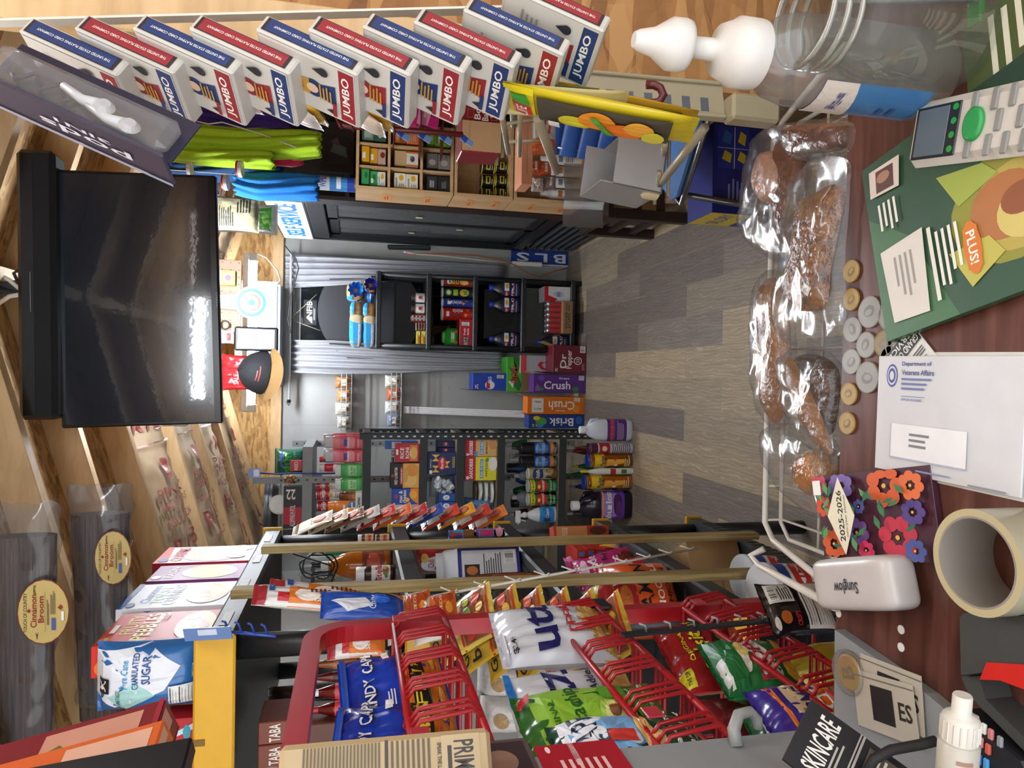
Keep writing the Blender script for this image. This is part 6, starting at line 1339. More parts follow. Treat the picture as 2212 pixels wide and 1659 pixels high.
for (ci, ri, its, cl) in SO:
    n = len(its); hh = (rw - .03) / max(n, 2) * .92
    for q, (c_, F) in enumerate(its):
        g = boxg(cw_ * .66, .07, hh - .001, c_, F)
        M = Matrix.Translation((A.x + cw_ * (ci + .5) + .004 * q, A.y + .05 + .01 * (q % 2), A.z + rw * ri + .0155 + q * hh))
        fin(g.build('soap_box'), M, '%s soap box, %s in the %s column of the %s crate row' % (cl, ('lowest', 'second', 'third')[q], ('left', 'middle', 'right')[ci], ('bottom', 'middle', 'top')[ri]), 'soap box')
A, W, H = cubby(981, 1108, 257, 426, 1, 1, 'light wooden crate holding black tins, under the cubbyhole crate')
k_ = 0
for (x0, y0) in ((1028, 346), (1028, 376), (1028, 404), (1062, 346), (1062, 376), (1062, 404)):
    p = at(x0 + 34, y0 + 14, Y=CYF + .05); r = .031
    zb = A.z + .0155 + (0 if x0 == 1062 else .069)
    g = G(); K = mat('14161a', .35)
    g.lathe([(r, 0, mat('c8b82c')), (r, .005, K), (r, .06, mat('c8b82c')), (r, .065, K), (r * .9, .067)], K, 22); g.decal('r .3 .3 .7 .7 c8b82c;r .36 .4 .64 .6 14161a;l .3 .1 .7 .2 d8d8d0 1', cylsurf(r, .005, .06), .0005, False)
    tag(g.build('tin', loc=(p.x, p.y + .02, zb)), 'black and yellow tin, %s, %s row of the open crate' % (('right', 'middle', 'left')[k_ % 3], 'upper' if k_ < 3 else 'lower'), 'tin'); k_ += 1
A, W, H = cubby(1110, 1262, 280, 440, 1, 1, 'lowest light wooden crate with white tubes, on the dark bench')
for q in range(5):
    r = .026; g = G(); Wt = mat('dcdcd8', .35)
    g.lathe([(r, 0, Wt), (r, .15, mat('c8c8c6')), (r * .6, .17), (r * .55, .2)], Wt, 18); g.decal('l .3 .2 .7 .5 888 4;r .3 .6 .7 .75 %s' % ('c87830', '7a8a9a')[q % 2], cylsurf(r, .01, .15), .0005, False)
    tag(g.build('white_tube', loc=(A.x + .055 + q * .058, A.y + .05, A.z + .0145)), 'white tube standing in the lowest crate, %s from the left' % ('first', 'second', 'third', 'fourth', 'fifth')[q], 'tube')
# blue wipes tub on the crates, pink test boxes
CN('wipes_canister', 'white and blue wipes canister standing on the cubbyhole crate', 'canister', (662, 377, 768, 408), 'd8e0ea', 'r 0 .1 1 .55 3a8ad0;r 0 0 1 .16 2040a0;t .5 .7 .5 .16 2a50b0 0 WIPES;r .2 .3 .8 .4 e8f0f8;p c83c48 .3 .8 .7 .84 .6 .9', Y=3.42, lid='e4e8ec')
PT = 't .3 .3 .12 .8 2a1018 90 Pregnancy;l .5 .1 .9 .3 f0d0e0 2;p e890b8 0 1 .8 1 .4 .4 0 .5;r .2 .62 .5 .74 f4e8f0'
for i, (rc, c_, rl, lb) in enumerate((((762, 197, 848, 262), 'e8d0dc', 0, 'white and pink test kit box lying in front of the crate'), ((861, 188, 905, 272), 'c02470', .1, 'bright pink test kit box, upper of the leaning pair'), ((902, 190, 953, 278), 'c02470', .14, 'bright pink test kit box, lower of the leaning pair'))):
    M, w_, h = pl(rc, Y=3.3, d=.04)
    fin(boxg(w_ * .95, .035, h * .92, c_, PT if i else 'e .4 .6 .3 .2 f0f0f0;r 0 .8 1 1 d8307c;p d8307c 0 0 .3 0 .2 .3;t .5 .3 .5 .1 8a2a54 0 Pregnancy').build('test_kit_box'), M @ Matrix.Rotation(rl, 4, 'Y'), lb, 'box')
p = at(988, 262, Y=3.394); q = at(768, 262, Y=3.394)
t = thing('metal_bracket', 'dark red metal bar carrying the pink test kits beside the crate', 'bracket', p)
g = G(); g.box(-.012, -.004, 0, .012, .004, q.z - p.z, mat('5a1a1c', .4)); g.build('bar', t)
for x_ in (848, 905, 953):
    g = G(); z_ = at(x_ + 2, 262, Y=3.3).z - p.z; g.box(-.2 if x_ > 848 else -.16, -.11, z_ - .006, .012, .0, z_ - .002, mat('5a1a1c', .4)); g.build('ledge', t)
# ---------- dark bench, blue chair ----------
BZt = .415
t = thing('bench', 'low dark brown wooden bench with slatted end under the crates', 'bench', (.76, 3.20, 0))
g = G(); g.box(0, 0, BZt - .03, .8, .455, BZt, ESPR, .003); g.build('bench_top', t)
for (x, y) in ((0, 0), (0, .405), (.75, 0), (.75, .405)):
    g = G(); g.box(x, y, 0, x + .05, y + .05, BZt - .03, ESPR, .003); g.build('leg', t)
for z in (.12, .24):
    g = G(); g.box(.012, .05, z, .035, .41, z + .035, ESPR); g.build('rail', t)
    g = G(); g.box(.05, .012, z, .75, .035, z + .035, ESPR); g.build('rail', t)
BX('wood_box', 'light wooden box glimpsed through the bench rails', 'box', (1300, 372, 1400, 455), 'b89468', '', Y=3.5, d=.12, zb=.0)
M, w_, h = pl((1226, 346, 1277, 486), Y=3.23, d=.1, zb=BZt + .001)
g = G(); g.grid(lambda u, v: V(((u - .5) * w_, -.02 + .015 * math.sin(u * 9) + .03 * v, h * v)), 24, 6, mat('a89888', .1, 'film', 2.2)); o = fin(g.build('plastic_sleeve'), M, 'clear ribbed plastic sleeve standing in front of the bench edge', 'sleeve')
t = thing('padded_chair', 'chair with royal blue padded seat and channelled backrest', 'chair', (.95, 2.42, 0), math.radians(-38))
BLU = mat('2a5aa8', .45); BL2 = mat('5a88c8', .4)
g = G()
def bk(u, v, s=1):
    ch = abs(math.sin(PI * v * 4)) ** .5 * math.sin(PI * min(max(u, .02), .98)) ** .2
    return V(((u - .5) * .5, .2 + .06 * v - s * (.02 + .018 * ch * 1), .585 + .28 * v))
g.grid(lambda u, v: bk(u, v), 24, 60, BLU); g.grid(lambda u, v: bk(u, v, -.4), 20, 6, BLU); g.build('backrest', t)
g = G(); g.box(-.22, -.24, .43, .22, .2, .50, BL2, .03); g.build('seat', t)
for sx in (-1, 1):
    g = G(); g.tube([(sx * .22, .24, .86), (sx * .22, .18, .5), (sx * .23, .22, 0)], .012, mat('8a8c90', .3, 'metal')); g.build('leg', t)
    g = G(); g.tube([(sx * .2, -.2, .44), (sx * .22, -.24, 0)], .012, mat('8a8c90', .3, 'metal')); g.build('leg', t)
g = G(); g.tube([(-.22, -.24, .44), (.22, -.24, .44), (.22, .2, .44), (-.22, .2, .44)], .011, mat('9a9ca0', .3, 'metal'), 8, True); g.build('seat_frame', t)
BX('drip_tray_box', 'dark blue box with yellow tray pictures on the floor', 'box', (1540, 268, 1650, 463), '202a7c', 'r .5 .5 .96 .94 2a3aa0;p d8c030 .56 .56 .66 .54 .7 .62 .6 .66;p d8c030 .76 .56 .88 .54 .92 .62 .8 .66;p d8c030 .56 .76 .66 .74 .7 .84 .6 .88;p 3a6ac0 .76 .76 .88 .74 .92 .84 .8 .88;r .5 .7 .96 .71 e8ecf4;r .72 .5 .725 .94 e8ecf4;b .1 .1 .3 .3 0;l .1 .5 .44 .8 8a90d0 5', Y=2.42, d=.2, zb=0, L='r 0 .4 1 1 d8c030;t .5 .7 .8 .2 2a3aa0 0 OIL_DRY')
BG('ice_bag', 'clear crinkled bag with printed lettering beside the blue box', 'bag', (1452, 366, 1545, 434), '9a7a6a', 't .7 .5 .4 .16 e8e0d8 90 ICE;e .3 .5 .16 .2 e8e0d8;e .3 .5 .1 .12 a83c34', Y=2.7, d=.14, zb=0, seed=71, wr=1.6, rough=.15)
# ---------- mesh bags and floats hanging on the right ----------
def drape(name, label, cat, pts, Y, th, col, folds=9, seed=0, k='cloth'):
    """gathered cloth: rows of (x, y_right, y_left)"""
    rows = [(at(x, (ya + yb) / 2, Y=Y), (at(x, ya, Y=Y) - at(x, yb, Y=Y)).length / 2) for x, ya, yb in pts]
    P0 = rows[0][0]
    def fn(u, v):
        t = v * (len(rows) - 1); i = min(int(t), len(rows) - 2); t -= i
        c = rows[i][0].lerp(rows[i + 1][0], t); r = rows[i][1] + (rows[i + 1][1] - rows[i][1]) * t
        a_ = 2 * PI * u; q = 1 + .12 * math.sin(a_ * folds + seed + 2 * math.sin(v * 5)) + .1 * NZ.noise(V((u * 6, v * 4, seed)))
        return c - P0 + V((r * q * math.cos(a_), th * q * math.sin(a_), .006 * math.sin(a_ * folds)))
    g = G(); m = mat(col, .75, k, 3.0); g.grid(fn, 90, 26, m)
    o = tag(g.build(name, loc=P0), label, cat); sd = o.modifiers.new('thick', 'SOLIDIFY'); sd.thickness = .002; return o
drape('mesh_bag', 'lime green mesh net bag hanging on the right', 'net bag', [(366, 290, 330), (400, 270, 338), (520, 282, 345), (640, 286, 342), (692, 290, 338)], 2.75, .05, 'a8d01c', 8, 1)
drape('mesh_bag', 'smaller lime green net bag tucked left of the long one', 'net bag', [(380, 326, 348), (460, 324, 356), (592, 330, 366)], 2.72, .04, 'a4cc1c', 6, 2)
drape('mesh_bag', 'dark purple net bag behind the lime one', 'net bag', [(412, 222, 270), (520, 224, 280), (630, 228, 288)], 2.85, .05, '3c1a78', 8, 3)
drape('mesh_bag', 'darker purple net bag hanging lowest at the right', 'net bag', [(600, 232, 282), (660, 236, 290), (692, 240, 284)], 2.95, .04, '241048', 6, 4)
drape('mesh_bag', 'pink net bag peeking out under the lime ones', 'net bag', [(585, 336, 356), (630, 335, 358), (652, 338, 352)], 2.8, .03, 'e0244c', 6, 5)
drape('mesh_bag', 'bright blue net bag hanging lowest, by the dark bookcase', 'net bag', [(510, 378, 416), (560, 376, 428), (640, 378, 430), (686, 384, 432)], 2.78, .05, '1478d0', 9, 6)
drape('mesh_bag', 'navy blue net bag hanging between the two white floats', 'net bag', [(356, 356, 386), (400, 352, 392), (500, 354, 388), (610, 358, 384)], 2.9, .045, '0f3a6a', 7, 7)
for i, (x, y, rr) in enumerate(((518, 365, 17), (487, 394, 16), (408, 366, 14))):
    p = at(x, y, Y=2.66); r = rr / 1530 * 2.6
    t = thing('net_float', 'round white float with red rim, %s of three' % ('lowest right', 'lower left', 'highest, red cone')[i], 'float', p)
    g = G(); g.disc((0, 0, -.009), (0, .1, 1), r, .012, mat('e4e4e2', .4), 28); g.build('disc', t)
    g = G(); g.disc((0, 0, .003), (0, .1, 1), r, .006, mat('b8242c', .4), 28, r * (.97 if i < 2 else .3)); g.build('rim', t)
g = G(); P0 = at(425, 262, Y=2.7); g.tube([at(x, y, Y=2.7) - P0 for x, y in ((425, 262), (450, 268), (480, 264), (520, 276), (560, 288), (640, 318))], .0025, mat('e0dcd8'), 6); tag(g.build('cord', loc=P0), 'thin white cord looping over the purple net bag', 'cord')

bpy.context.view_layer.update()
for o in [q for q in C.objects if q.name.startswith('mesh_bag') or q.name == 'cloth_sack']:
    m_ = o.matrix_world; top = max((m_ @ v.co for v in o.data.vertices), key=lambda p: p.z)
    g = G(); g.tube([top - V((0, 0, .01)), V((top.x, top.y, roofz(top.x) - .002))], .0015, mat('d8d4cc'), 6)
    c_ = g.build('hanging_cord', o); c_.matrix_parent_inverse = m_.inverted()
# ================= RIGHT FOREGROUND =================
# sheathing corner beside the counter
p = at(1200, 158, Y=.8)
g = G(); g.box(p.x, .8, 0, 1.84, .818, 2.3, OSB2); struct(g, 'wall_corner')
q0 = at(900, 52, Y=.78); q1 = at(900, 150, Y=.78)
g = G(); g.box(q1.x, .765, at(1085, 100, Y=.78).z, q0.x, .799, 2.38, PINE, .002); struct(g, 'trim_91')
# hanging decks of cards
th_ = math.radians(23); al = math.radians(24.4)
Lc = V((math.cos(al), math.sin(al), 0)); nc = V((-math.sin(al), math.cos(al), 0)); e3 = V((0, 0, 1))
Wc = nc * math.sin(th_) + e3 * math.cos(th_); Tc = nc * math.cos(th_) - e3 * math.sin(th_)
Lw, Ww, Tw = cdir(*Lc), cdir(*Wc), cdir(*Tc)
def deck(x, y, D, c1, c2, label, sc=1.0):
    o_ = at(x, y, D=D)                         # fold corner at the top end
    w_, d, h = .0185 * sc, .064 * sc, .09 * sc
    ctr = o_ + Lw * h + Ww * d / 2 - Tw * w_ / 2
    M = Matrix((-Tw, Ww, -Lw)).transposed().to_4x4(); M.translation = ctr
    F = 'r .12 .06 .88 .96 %s;r .16 .09 .84 .93 %s;t .5 .5 .14 .74 d8d4cc 90 THE_UNITED_STATES_PLAYING_CARD_COMPANY' % ('2a2428', c1)
    L = 'r .03 .03 .97 .97 c2beb6;r .06 .04 .94 .19 %s;t .5 .115 .7 .1 e4e0d8 0 JUMBO;e .44 .46 .15 .1 %s;p %s .26 .23 .62 .23 .54 .42 .34 .42;p %s .3 .5 .58 .5 .54 .62 .48 .56 .44 .64 .38 .56 .32 .62;e .44 .47 .08 .06 d8b89c;p 2a2a30 .1 .26 .2 .26 .15 .34;e .8 .34 .07 .05 2a2a30;p 2a2a30 .73 .35 .87 .35 .8 .45;l .3 .26 .58 .4 b88a30 4;e .2 .8 .1 .06 2a2a30;l .66 .6 .84 .8 8a867e 4;r .1 .22 .34 .26 %s' % (c2, c1, c1, 'b88a30', c2)
    return fin(boxg(w_, d, h, 'bab6ae', F, '', L, '', .35).build('card_deck'), M, label, 'playing cards', 'decks of playing cards on the clip strip')
RD, BU = '8a2630', '1f3566'
ORDS = ('first', 'second', 'third', 'fourth', 'fifth', 'sixth', 'seventh', 'eighth', 'ninth', 'tenth')
for i, (x, y) in enumerate(((38, 66), (158, 60), (284, 60), (406, 60), (551, 62), (664, 62), (782, 56), (892, 46), (1000, 20), (1090, -30))):
    r_ = i % 2
    deck(x, y, .565 + .004 * abs(i - 5), RD if r_ else BU, BU if r_ else RD, '%s-banded deck of playing cards, %s from the top of the hanging strip' % ('red' if r_ else 'blue', ORDS[i]))
a = at(-20, 50, D=.62); b = at(1130, 20, D=.63)
g = G(); g.beam((0, 0, 0), b - a, .012, .002, mat('d0ccc0'), up=cdir(0, 1, 0)); tag(g.build('clip_strip', loc=a), 'pale clip strip that carries the card decks', 'clip strip')
# earphone pack at the top
o_ = at(-40, 60, D=.50); w_, d, h = .03, .034, .15
M = Matrix((-Tw, Ww, -Lw)).transposed().to_4x4(); M.translation = o_ + Lw * h + Ww * d / 2 + Tw * w_ * .2
t = thing('earphone_pack', 'dark blue blister pack of white earphones hanging at the top', 'earphones', M=M)
g = G(); g.box(-w_ / 2, d * .4, -0, w_ / 2 + .012, d * .44, h, mat('1c1e34', .3), .001); g.box(-w_ / 2 - .004, 0, 0, -w_ / 2 - .001, d, h, mat('3a3648', .3), .001)
g.decal('t .4 .45 .3 .5 c8c4cc 90 pods;t .62 .45 .12 .3 c8c4cc 90 3IN1;r .0 .0 .1 1 8a90a8', lambda u, v: (V((-w_ / 2 - .0045, d * (1 - u), h * v)), V((-1, 0, 0))), .0004); g.build('backing_card', t)
g = G(); g.box(-w_ / 2, -.002, .004, w_ / 2, d * .4, h, mat('f0f2f6', .08, 'film', 1.2), .006); g.build('clear_shell', t)
for k_ in range(2):
    g = G(); zc_ = h * (.28 + .16 * k_); x0 = -.002 + .006 * k_
    g.tube([(x0, .006, zc_ + .03), (x0 - .004, .006, zc_ + .012), (x0 - .002, .007, zc_ - .004)], [.0028, .0038, .006], mat('d8d4d0', .25), 10); g.disc((x0 - .003, .004, zc_ - .006), (.3, -1, -.3), .0075, .004, mat('c4c0bc', .25), 14, .004); g.build('earbud', t)
g = G(); g.tube([(.0, .008, h * .5 + .02 * math.sin(q)) + V((.008 * math.cos(q * 1.3), 0, .004 * q)) if 0 else V((.006 * math.cos(q * 1.3), .01, h * .55 + .004 * q)) for q in range(14)], .0016, mat('1a1c2c'), 6); g.build('cord', t)
for i, (xt, yt, xb, yb, c_, F, lb) in enumerate(((412, 186, 556, 232, 'd8b0b8', 'r 0 .1 1 .6 d87a8c', 'pink and clear candy packet hanging behind the card decks'), (548, 186, 700, 258, 'd0a428', 'r 0 0 1 .5 d8d4d4', 'yellow-headed candy packet, right one of the middle pair'), (536, 202, 690, 268, 'd8d4d0', 'r 0 .6 1 1 d0a428', 'clear candy packet with yellow header, left one of the middle pair'),
                 (660, 190, 846, 272, 'c89a20', 'r 0 0 1 .4 d8c8b0;e .5 .3 .3 .1 b86a30', 'yellow-headed candy packet, right one of the lower pair'), (688, 210, 830, 284, 'd8c8b4', 'r 0 .7 1 1 d0a428;e .5 .4 .3 .2 c86a44', 'clear candy packet with orange sweets, left one of the lower pair'))):
    HB('candy_packet', lb, 'packet', at(xt, yt, D=.72), at(xb, yb, D=.72), .06, .012, c_, F, side=cdir(-.1, -.1, .99), seed=120 + i, wr=.6)
# red hook rods
DKR = mat('5a1a1c', .4)
for (pts, D, r_, lb) in (([(752, 188), (880, 184), (1000, 194), (1180, 206), (1330, 219), (1405, 224), (1424, 220), (1433, 206), (1426, 190), (1412, 183), (1396, 183)], .66, .004, 'dark red metal rod with a curled hook end, nearer one'),
                         ([(738, 246), (729, 256), (734, 268), (760, 274), (850, 279), (1000, 291)], 1.0, .004, 'thin dark red hook rod with upturned end, farther one')):
    g = G(); P_ = [at(x, y, D=D) for x, y in pts]; g.tube([p - P_[0] for p in P_], r_, DKR, 10)
    for q in range(2, 5 if r_ else 3):
        if q < len(P_): g.tube([P_[q] - P_[0] + cdir(r_ * 1.3 * math.cos(k_ * PI / 4), r_ * .2, 0) * .5 + cdir(0, r_ * 1.4 * math.cos(k_ * PI / 4), r_ * 1.4 * math.sin(k_ * PI / 4)) for k_ in range(8)], .0014, DKR, 6, True)
    tag(g.build('hook_rod', loc=P_[0]), lb, 'hook')
for i in range(4):
    p = at(858 + i * 46, 283 + i * 4, D=1.0)
    g = G(); g.beam((0, 0, 0), cdir(.016, .009, .008), .012, .001, mat('8ab0e0', .3), up=cdir(0, .5, .8)); g.beam((0, 0, -.0008), cdir(.008, .005, .003), .011, .001, mat('2c5cc0', .3), up=cdir(0, .5, .8))
    tag(g.build('price_tag', loc=p), 'small blue and white tag on the farther red rod, %s from the top' % ORDS[i], 'tag')
# candy box
M, w_, h = pl((998, 160, 1082, 330), Y=1.25, d=.07)
BK = ';'.join('r 0 %.3f 1 %.3f c87a74' % (.1 + .15 * q, .108 + .15 * q) for q in range(6)) + ';' + ';'.join('r %.2f %.3f %.3f %.3f c87a74' % (.42 + .1 * (q % 6) + .05 * ((q // 6) % 2), .1 + .15 * (q // 6), .425 + .1 * (q % 6) + .05 * ((q // 6) % 2), .25 + .15 * (q // 6)) for q in range(30))
g = boxg(w_, .07, h, '8a2028', BK + ';r 0 0 .38 1 c4a078;r .0 .8 .38 .82 a88460;t .6 .5 .4 .2 d8ccc0 0 Boston;t .6 .5 .4 .2 8a2028 0 Boston;t .62 .42 .46 .16 e8e0d8 0 BakedBeans;t .6 .62 .4 .16 e8e0d8 0 Boston;r .44 .22 .9 .3 e0d8d0;t .67 .26 .42 .05 5a1a1c 0 CANDY_COATED_PEANUTS;e .68 .12 .2 .08 b83a30')
fin(g.build('candy_box'), M, 'red brick-pattern candy box with open cardboard tray', 'candy box')
# beige display rack
BEI = mat('948a70', .4)
t = thing('display_rack', 'beige metal display rack with slotted upright at the right', 'rack', at(1600, 230, Y=.70))
o_ = V(t.location)
g = G()
a = at(1075, 178, Y=.72) - o_; b = at(1562, 220, Y=.70) - o_; n_ = (b - a)
wv_ = V((1, .25, 0)).normalized()
g.beam(a, b, .042, .0025, BEI, up=wv_.cross(n_)); 
for s in (-1, 1): g.beam(a + wv_ * .02 * s, b + wv_ * .02 * s, .004, .01, BEI, up=wv_.cross(n_), bev=.001)
g.build('upright', t)
for k_ in range(11):
    c_ = a.lerp(b, .06 + k_ * .085) - wv_ * .006
    g = G(); g.beam(c_ - n_ * .018, c_ + n_ * .018, .016, .0032, mat('4a5058', .5), up=wv_.cross(n_)); o = g.build('slot', t); o['label'] = 'dark slot'
g = G(); c_ = at(1608, 238, Y=.69) - o_; g.box(c_.x - .014, c_.y - .012, c_.z - .036, c_.x + .014, c_.y + .012, c_.z + .02, BEI, .003); g.build('base', t)
for (x0, y0, x1, y1, Y0, Y1, r_) in ((1162, 256, 1202, 370, .72, .95, .0055), (1522, 276, 1430, 392, .72, .92, .0055), (1124, 236, 1122, 336, .72, .9, .003), (1108, 196, 1110, 270, .72, .86, .0045), (1176, 214, 1172, 268, .72, .82, .003), (1436, 312, 1434, 332, .8, .84, .004), (1424, 372, 1424, 400, .9, .93, .004), (1080, 222, 1098, 330, .72, .95, .0035), (1085, 268, 1155, 260, .8, .8, .002), (1100, 306, 1165, 304, .84, .84, .002)):
    g = G(); g.tube([at(x0, y0, Y=Y0) - o_, at(x1, y1, Y=Y1) - o_], r_, BEI, 10); g.build('hook', t)
for (x_, y0, y1, Y_) in ((1084, 150, 340, 1.27), (1441, 280, 425, 1.02)):
    g = G(); pa, pb = at(x_, y0, Y=Y_), at(x_, y1, Y=Y_); pb.z = pa.z
    for dy in (0, .05): g.tube([pb + V((0, dy, -.004)) - o_, pa + V((0, dy, -.004)) - o_, V((pa.x, .72, pa.z - .004)) - o_], .003, BEI, 8)
    g.build('shelf_wire', t)
# long yellow candy packs on the near red rod
FRU = 'r 0 .84 1 1 d8c81c;p c83028 .1 .86 .5 .86 .5 .97 .1 .97;t .3 .915 .34 .06 f0e8e0 0 LIFE;p 3a9a30 .55 .86 .9 .88 .8 .97 .6 .96;p 4a4438 .06 .12 .94 .12 .94 .82 .06 .82;e .4 .62 .26 .09 d8d030;e .6 .5 .3 .1 e89028;e .4 .36 .3 .1 e87a24;e .62 .28 .24 .08 e8a838;e .4 .2 .24 .06 d8d040;p 5aa03c .2 .4 .8 .5 .8 .54 .2 .44;r .1 .7 .4 .76 e8e4dc'
HB('candy_pack', 'yellow card pack of orange fruit slice candy at the right', 'candy', at(1096, 210, D=.62), at(1500, 284, D=.60), .06, .012, 'c8b420', FRU, side=cdir(-.1, .0, -.99), seed=131, wr=.3, k='foil')
HB('candy_pack', 'second yellow candy pack behind the fruit slice pack, on the red hook', 'candy', at(1190, 192, D=.665), at(1500, 262, D=.66), .06, .01, 'c09c1c', 'r .1 .1 .9 .6 2a2418;t .5 .9 .5 .06 f0e0e0 0 LIFE;p c83028 .2 .8 .8 .8 .8 .95 .2 .95', side=cdir(-.1, .05, -.99), seed=132, wr=.3)
HB('candy_pack', 'thin pale yellow pack hanging edge-on at the beige rack', 'candy', at(1040, 206, D=.63), at(1350, 234, D=.63), .05, .006, 'd8cc9a', 'r 0 .2 1 .6 9ab08a', side=cdir(0, .2, .97), seed=133, wr=.3)
# frosted scoop tray
M, w_, h = pl((1304, 292, 1438, 414), Y=1.0, d=.1)
t = thing('plastic_tray', 'frosted clear plastic scoop tray on the beige hooks', 'tray', M=M @ Matrix.Rotation(.12, 4, 'Y'))
g = G(); FRO = mat('f4f4f2', .25, 'film', 8.0)
g.box(-w_ / 2, -.05, 0, w_ / 2, .05, .003, FRO); g.box(-w_ / 2, -.05, 0, -w_ / 2 + .002, .05, h, FRO); g.box(w_ / 2 - .002, -.05, 0, w_ / 2, .05, h * .7, FRO); g.box(-w_ / 2, .048, 0, w_ / 2, .05, h, FRO); g.box(-w_ / 2, -.05, 0, w_ / 2, -.048, h * .8, FRO); g.build('tray_shell', t)
g = G(); g.lathe([(.016, 0), (.016, .02), (.012, .024)], mat('c4b890', .4), 14, c=(-w_ / 2 + .01, -.03)); g.build('foot', t)
# small snacks in the shadow between rack and crates
BX('snack_tray', 'pale orange display tray edge behind the beige rack', 'tray', (1128, 190, 1152, 398), 'd0906c', 'l .1 .4 .9 .6 b87858 1', Y=2.2, d=.1)
HB('wafer_pack', 'white wafer pack with orange printing behind the beige rack', 'packet', at(1150, 280, Y=2.15), at(1200, 282, Y=2.15), .17, .03, 'd8d8d8', 'r .0 .0 .3 1 d86a30;l .4 .2 .8 .8 c83c34 3', seed=141)
for i, (x, y, c_) in enumerate(((1144, 340, 'd8602c'), (1166, 344, 'd8602c'), (1150, 378, 'b8aca4'), (1176, 374, '8a7a74'))):
    BG('snack_wrapper', 'crumpled %s wrapper by the crate, %s' % ('orange' if i < 2 else 'silver', ('upper', 'lower', 'upper', 'lower')[i]), 'wrapper', (x, y, x + 28, y + 34), c_, 'r .2 .4 .8 .6 e8d8cc', Y=2.3, d=.04, seed=150 + i, wr=1.8)
BG('green_pouch', 'green and white pouch at the edge of the sheathing', 'pouch', (1128, 136, 1172, 162), '1f8a3a', 'r .2 .6 .8 .9 e4ece4', Y=2.0, d=.04, seed=160)
# ================= COUNTER: MAIL, COINS, MEAT =================
Z0 = CZ + .0004
def FL(name, label, cat, pa, pb, ln, th, col, F='', z=None, k='', r=.45, flip=1, grp=None, par=None, bev=.0004):
    """flat rectangle on the counter: bottom edge from pixel pa to pixel pb, ln deep on its left-hand side"""
    z = Z0 if z is None else z
    a, b = at(*pa, Z=z), at(*pb, Z=z); u = (b - a); w_ = u.length; u.normalize(); v = V((-u.y, u.x, 0)) * flip
    g = G(); g.box(0, 0, 0, w_, ln, th, mat(col, r, k), bev)
    if F: g.decal(F, lambda p, q: (V((p * w_ if flip > 0 else (1 - p) * w_, q * ln, th)), V((0, 0, 1))), .0002)
    M = Matrix((u, v, V((0, 0, 1)))).transposed().to_4x4(); M.translation = a
    return fin(g.build(name), M, label, cat, grp)
# magazine
a, b = at(1877, 372, Z=CZ), at(1933, 739, Z=CZ)
MAG = ['p 2a4c34 0 0 1 0 1 1 0 1', 'p 3f6a44 .3 0 1 0 1 .3 .5 .16', 'p 1d3a2a 0 .3 .2 .4 .3 1 0 1', 'e .6 .52 .26 .2 8a8a34', 'e .62 .54 .2 .15 b0a04c', 'e .6 .5 .15 .11 a86c3c', 'e .66 .56 .12 .09 c8b86a', 'e .6 .55 .07 .06 8a5030', 'p 9aa848 .3 .3 .5 .36 .44 .5 .36 .46', 'p b8b050 .7 .3 .9 .36 .8 .48 .7 .44', 'p 8a9a3c .24 .6 .4 .56 .44 .74 .3 .8', 'p a8a448 .76 .6 .94 .66 .86 .8 .74 .74', 'e .3 .8 .1 .12 6a8a3c', 'p c86a2c .1 .5 .14 .48 .34 .62 .32 .64', 'p d8d4cc .52 .035 .92 .05 .93 .2 .5 .22', 'l .58 .08 .82 .17 9a968e 4', 'r .52 .235 .9 .25 e0e0d4', 'l .56 .255 .92 .35 e4e4d8 4', 'e .72 .385 .13 .03 d07428', 'r .62 .36 .82 .41 d07428', 't .72 .385 .16 .03 f4ece0 0 PLUS!', 'p d8ccc0 .05 .04 .2 .03 .22 .16 .06 .18', 'p 5a3a34 .07 .07 .19 .06 .2 .14 .08 .15', 'e .12 .1 .03 .03 a87a64', 'l .26 .05 .48 .14 e4e4d8 4']
fw = (b - a).length
FL('magazine', 'green magazine with rose artwork and white address label on the counter', 'magazine', (1877, 372), (1933, 739), .27, .008, '2f5238', ';'.join(MAG), r=.25, z=Z0 + .0022)
# thin second magazine at the top right
g = G(); a = at(2110, 215, Z=Z0)
FL('magazine', 'dark green magazine with small white text under the glass jar', 'magazine', (2085, 60), (2105, 262), .2, .004, '4a5a34', 'l .1 .1 .9 .5 d8d8c4 7;e .5 .7 .3 .2 6a8a34', r=.3)
# cards under the magazine
FL('bookmark', 'white card with black READ lettering under the magazine', 'card', (1972, 700), (1918, 772), .048, .0015, 'dcdcd8', 'r .3 .88 .62 .95 1a1a1a;t .5 .76 .62 .16 1a1a1a 0 READ;r .14 .66 .86 .675 1a1a1a;l .1 .44 .9 .6 444 3;r 0 0 1 .36 1c1c1c;t .5 .26 .9 .14 e4e4e0 0 GRAND_OPEN;t .5 .1 .9 .12 e4e4e0 0 SERVICE', z=Z0)
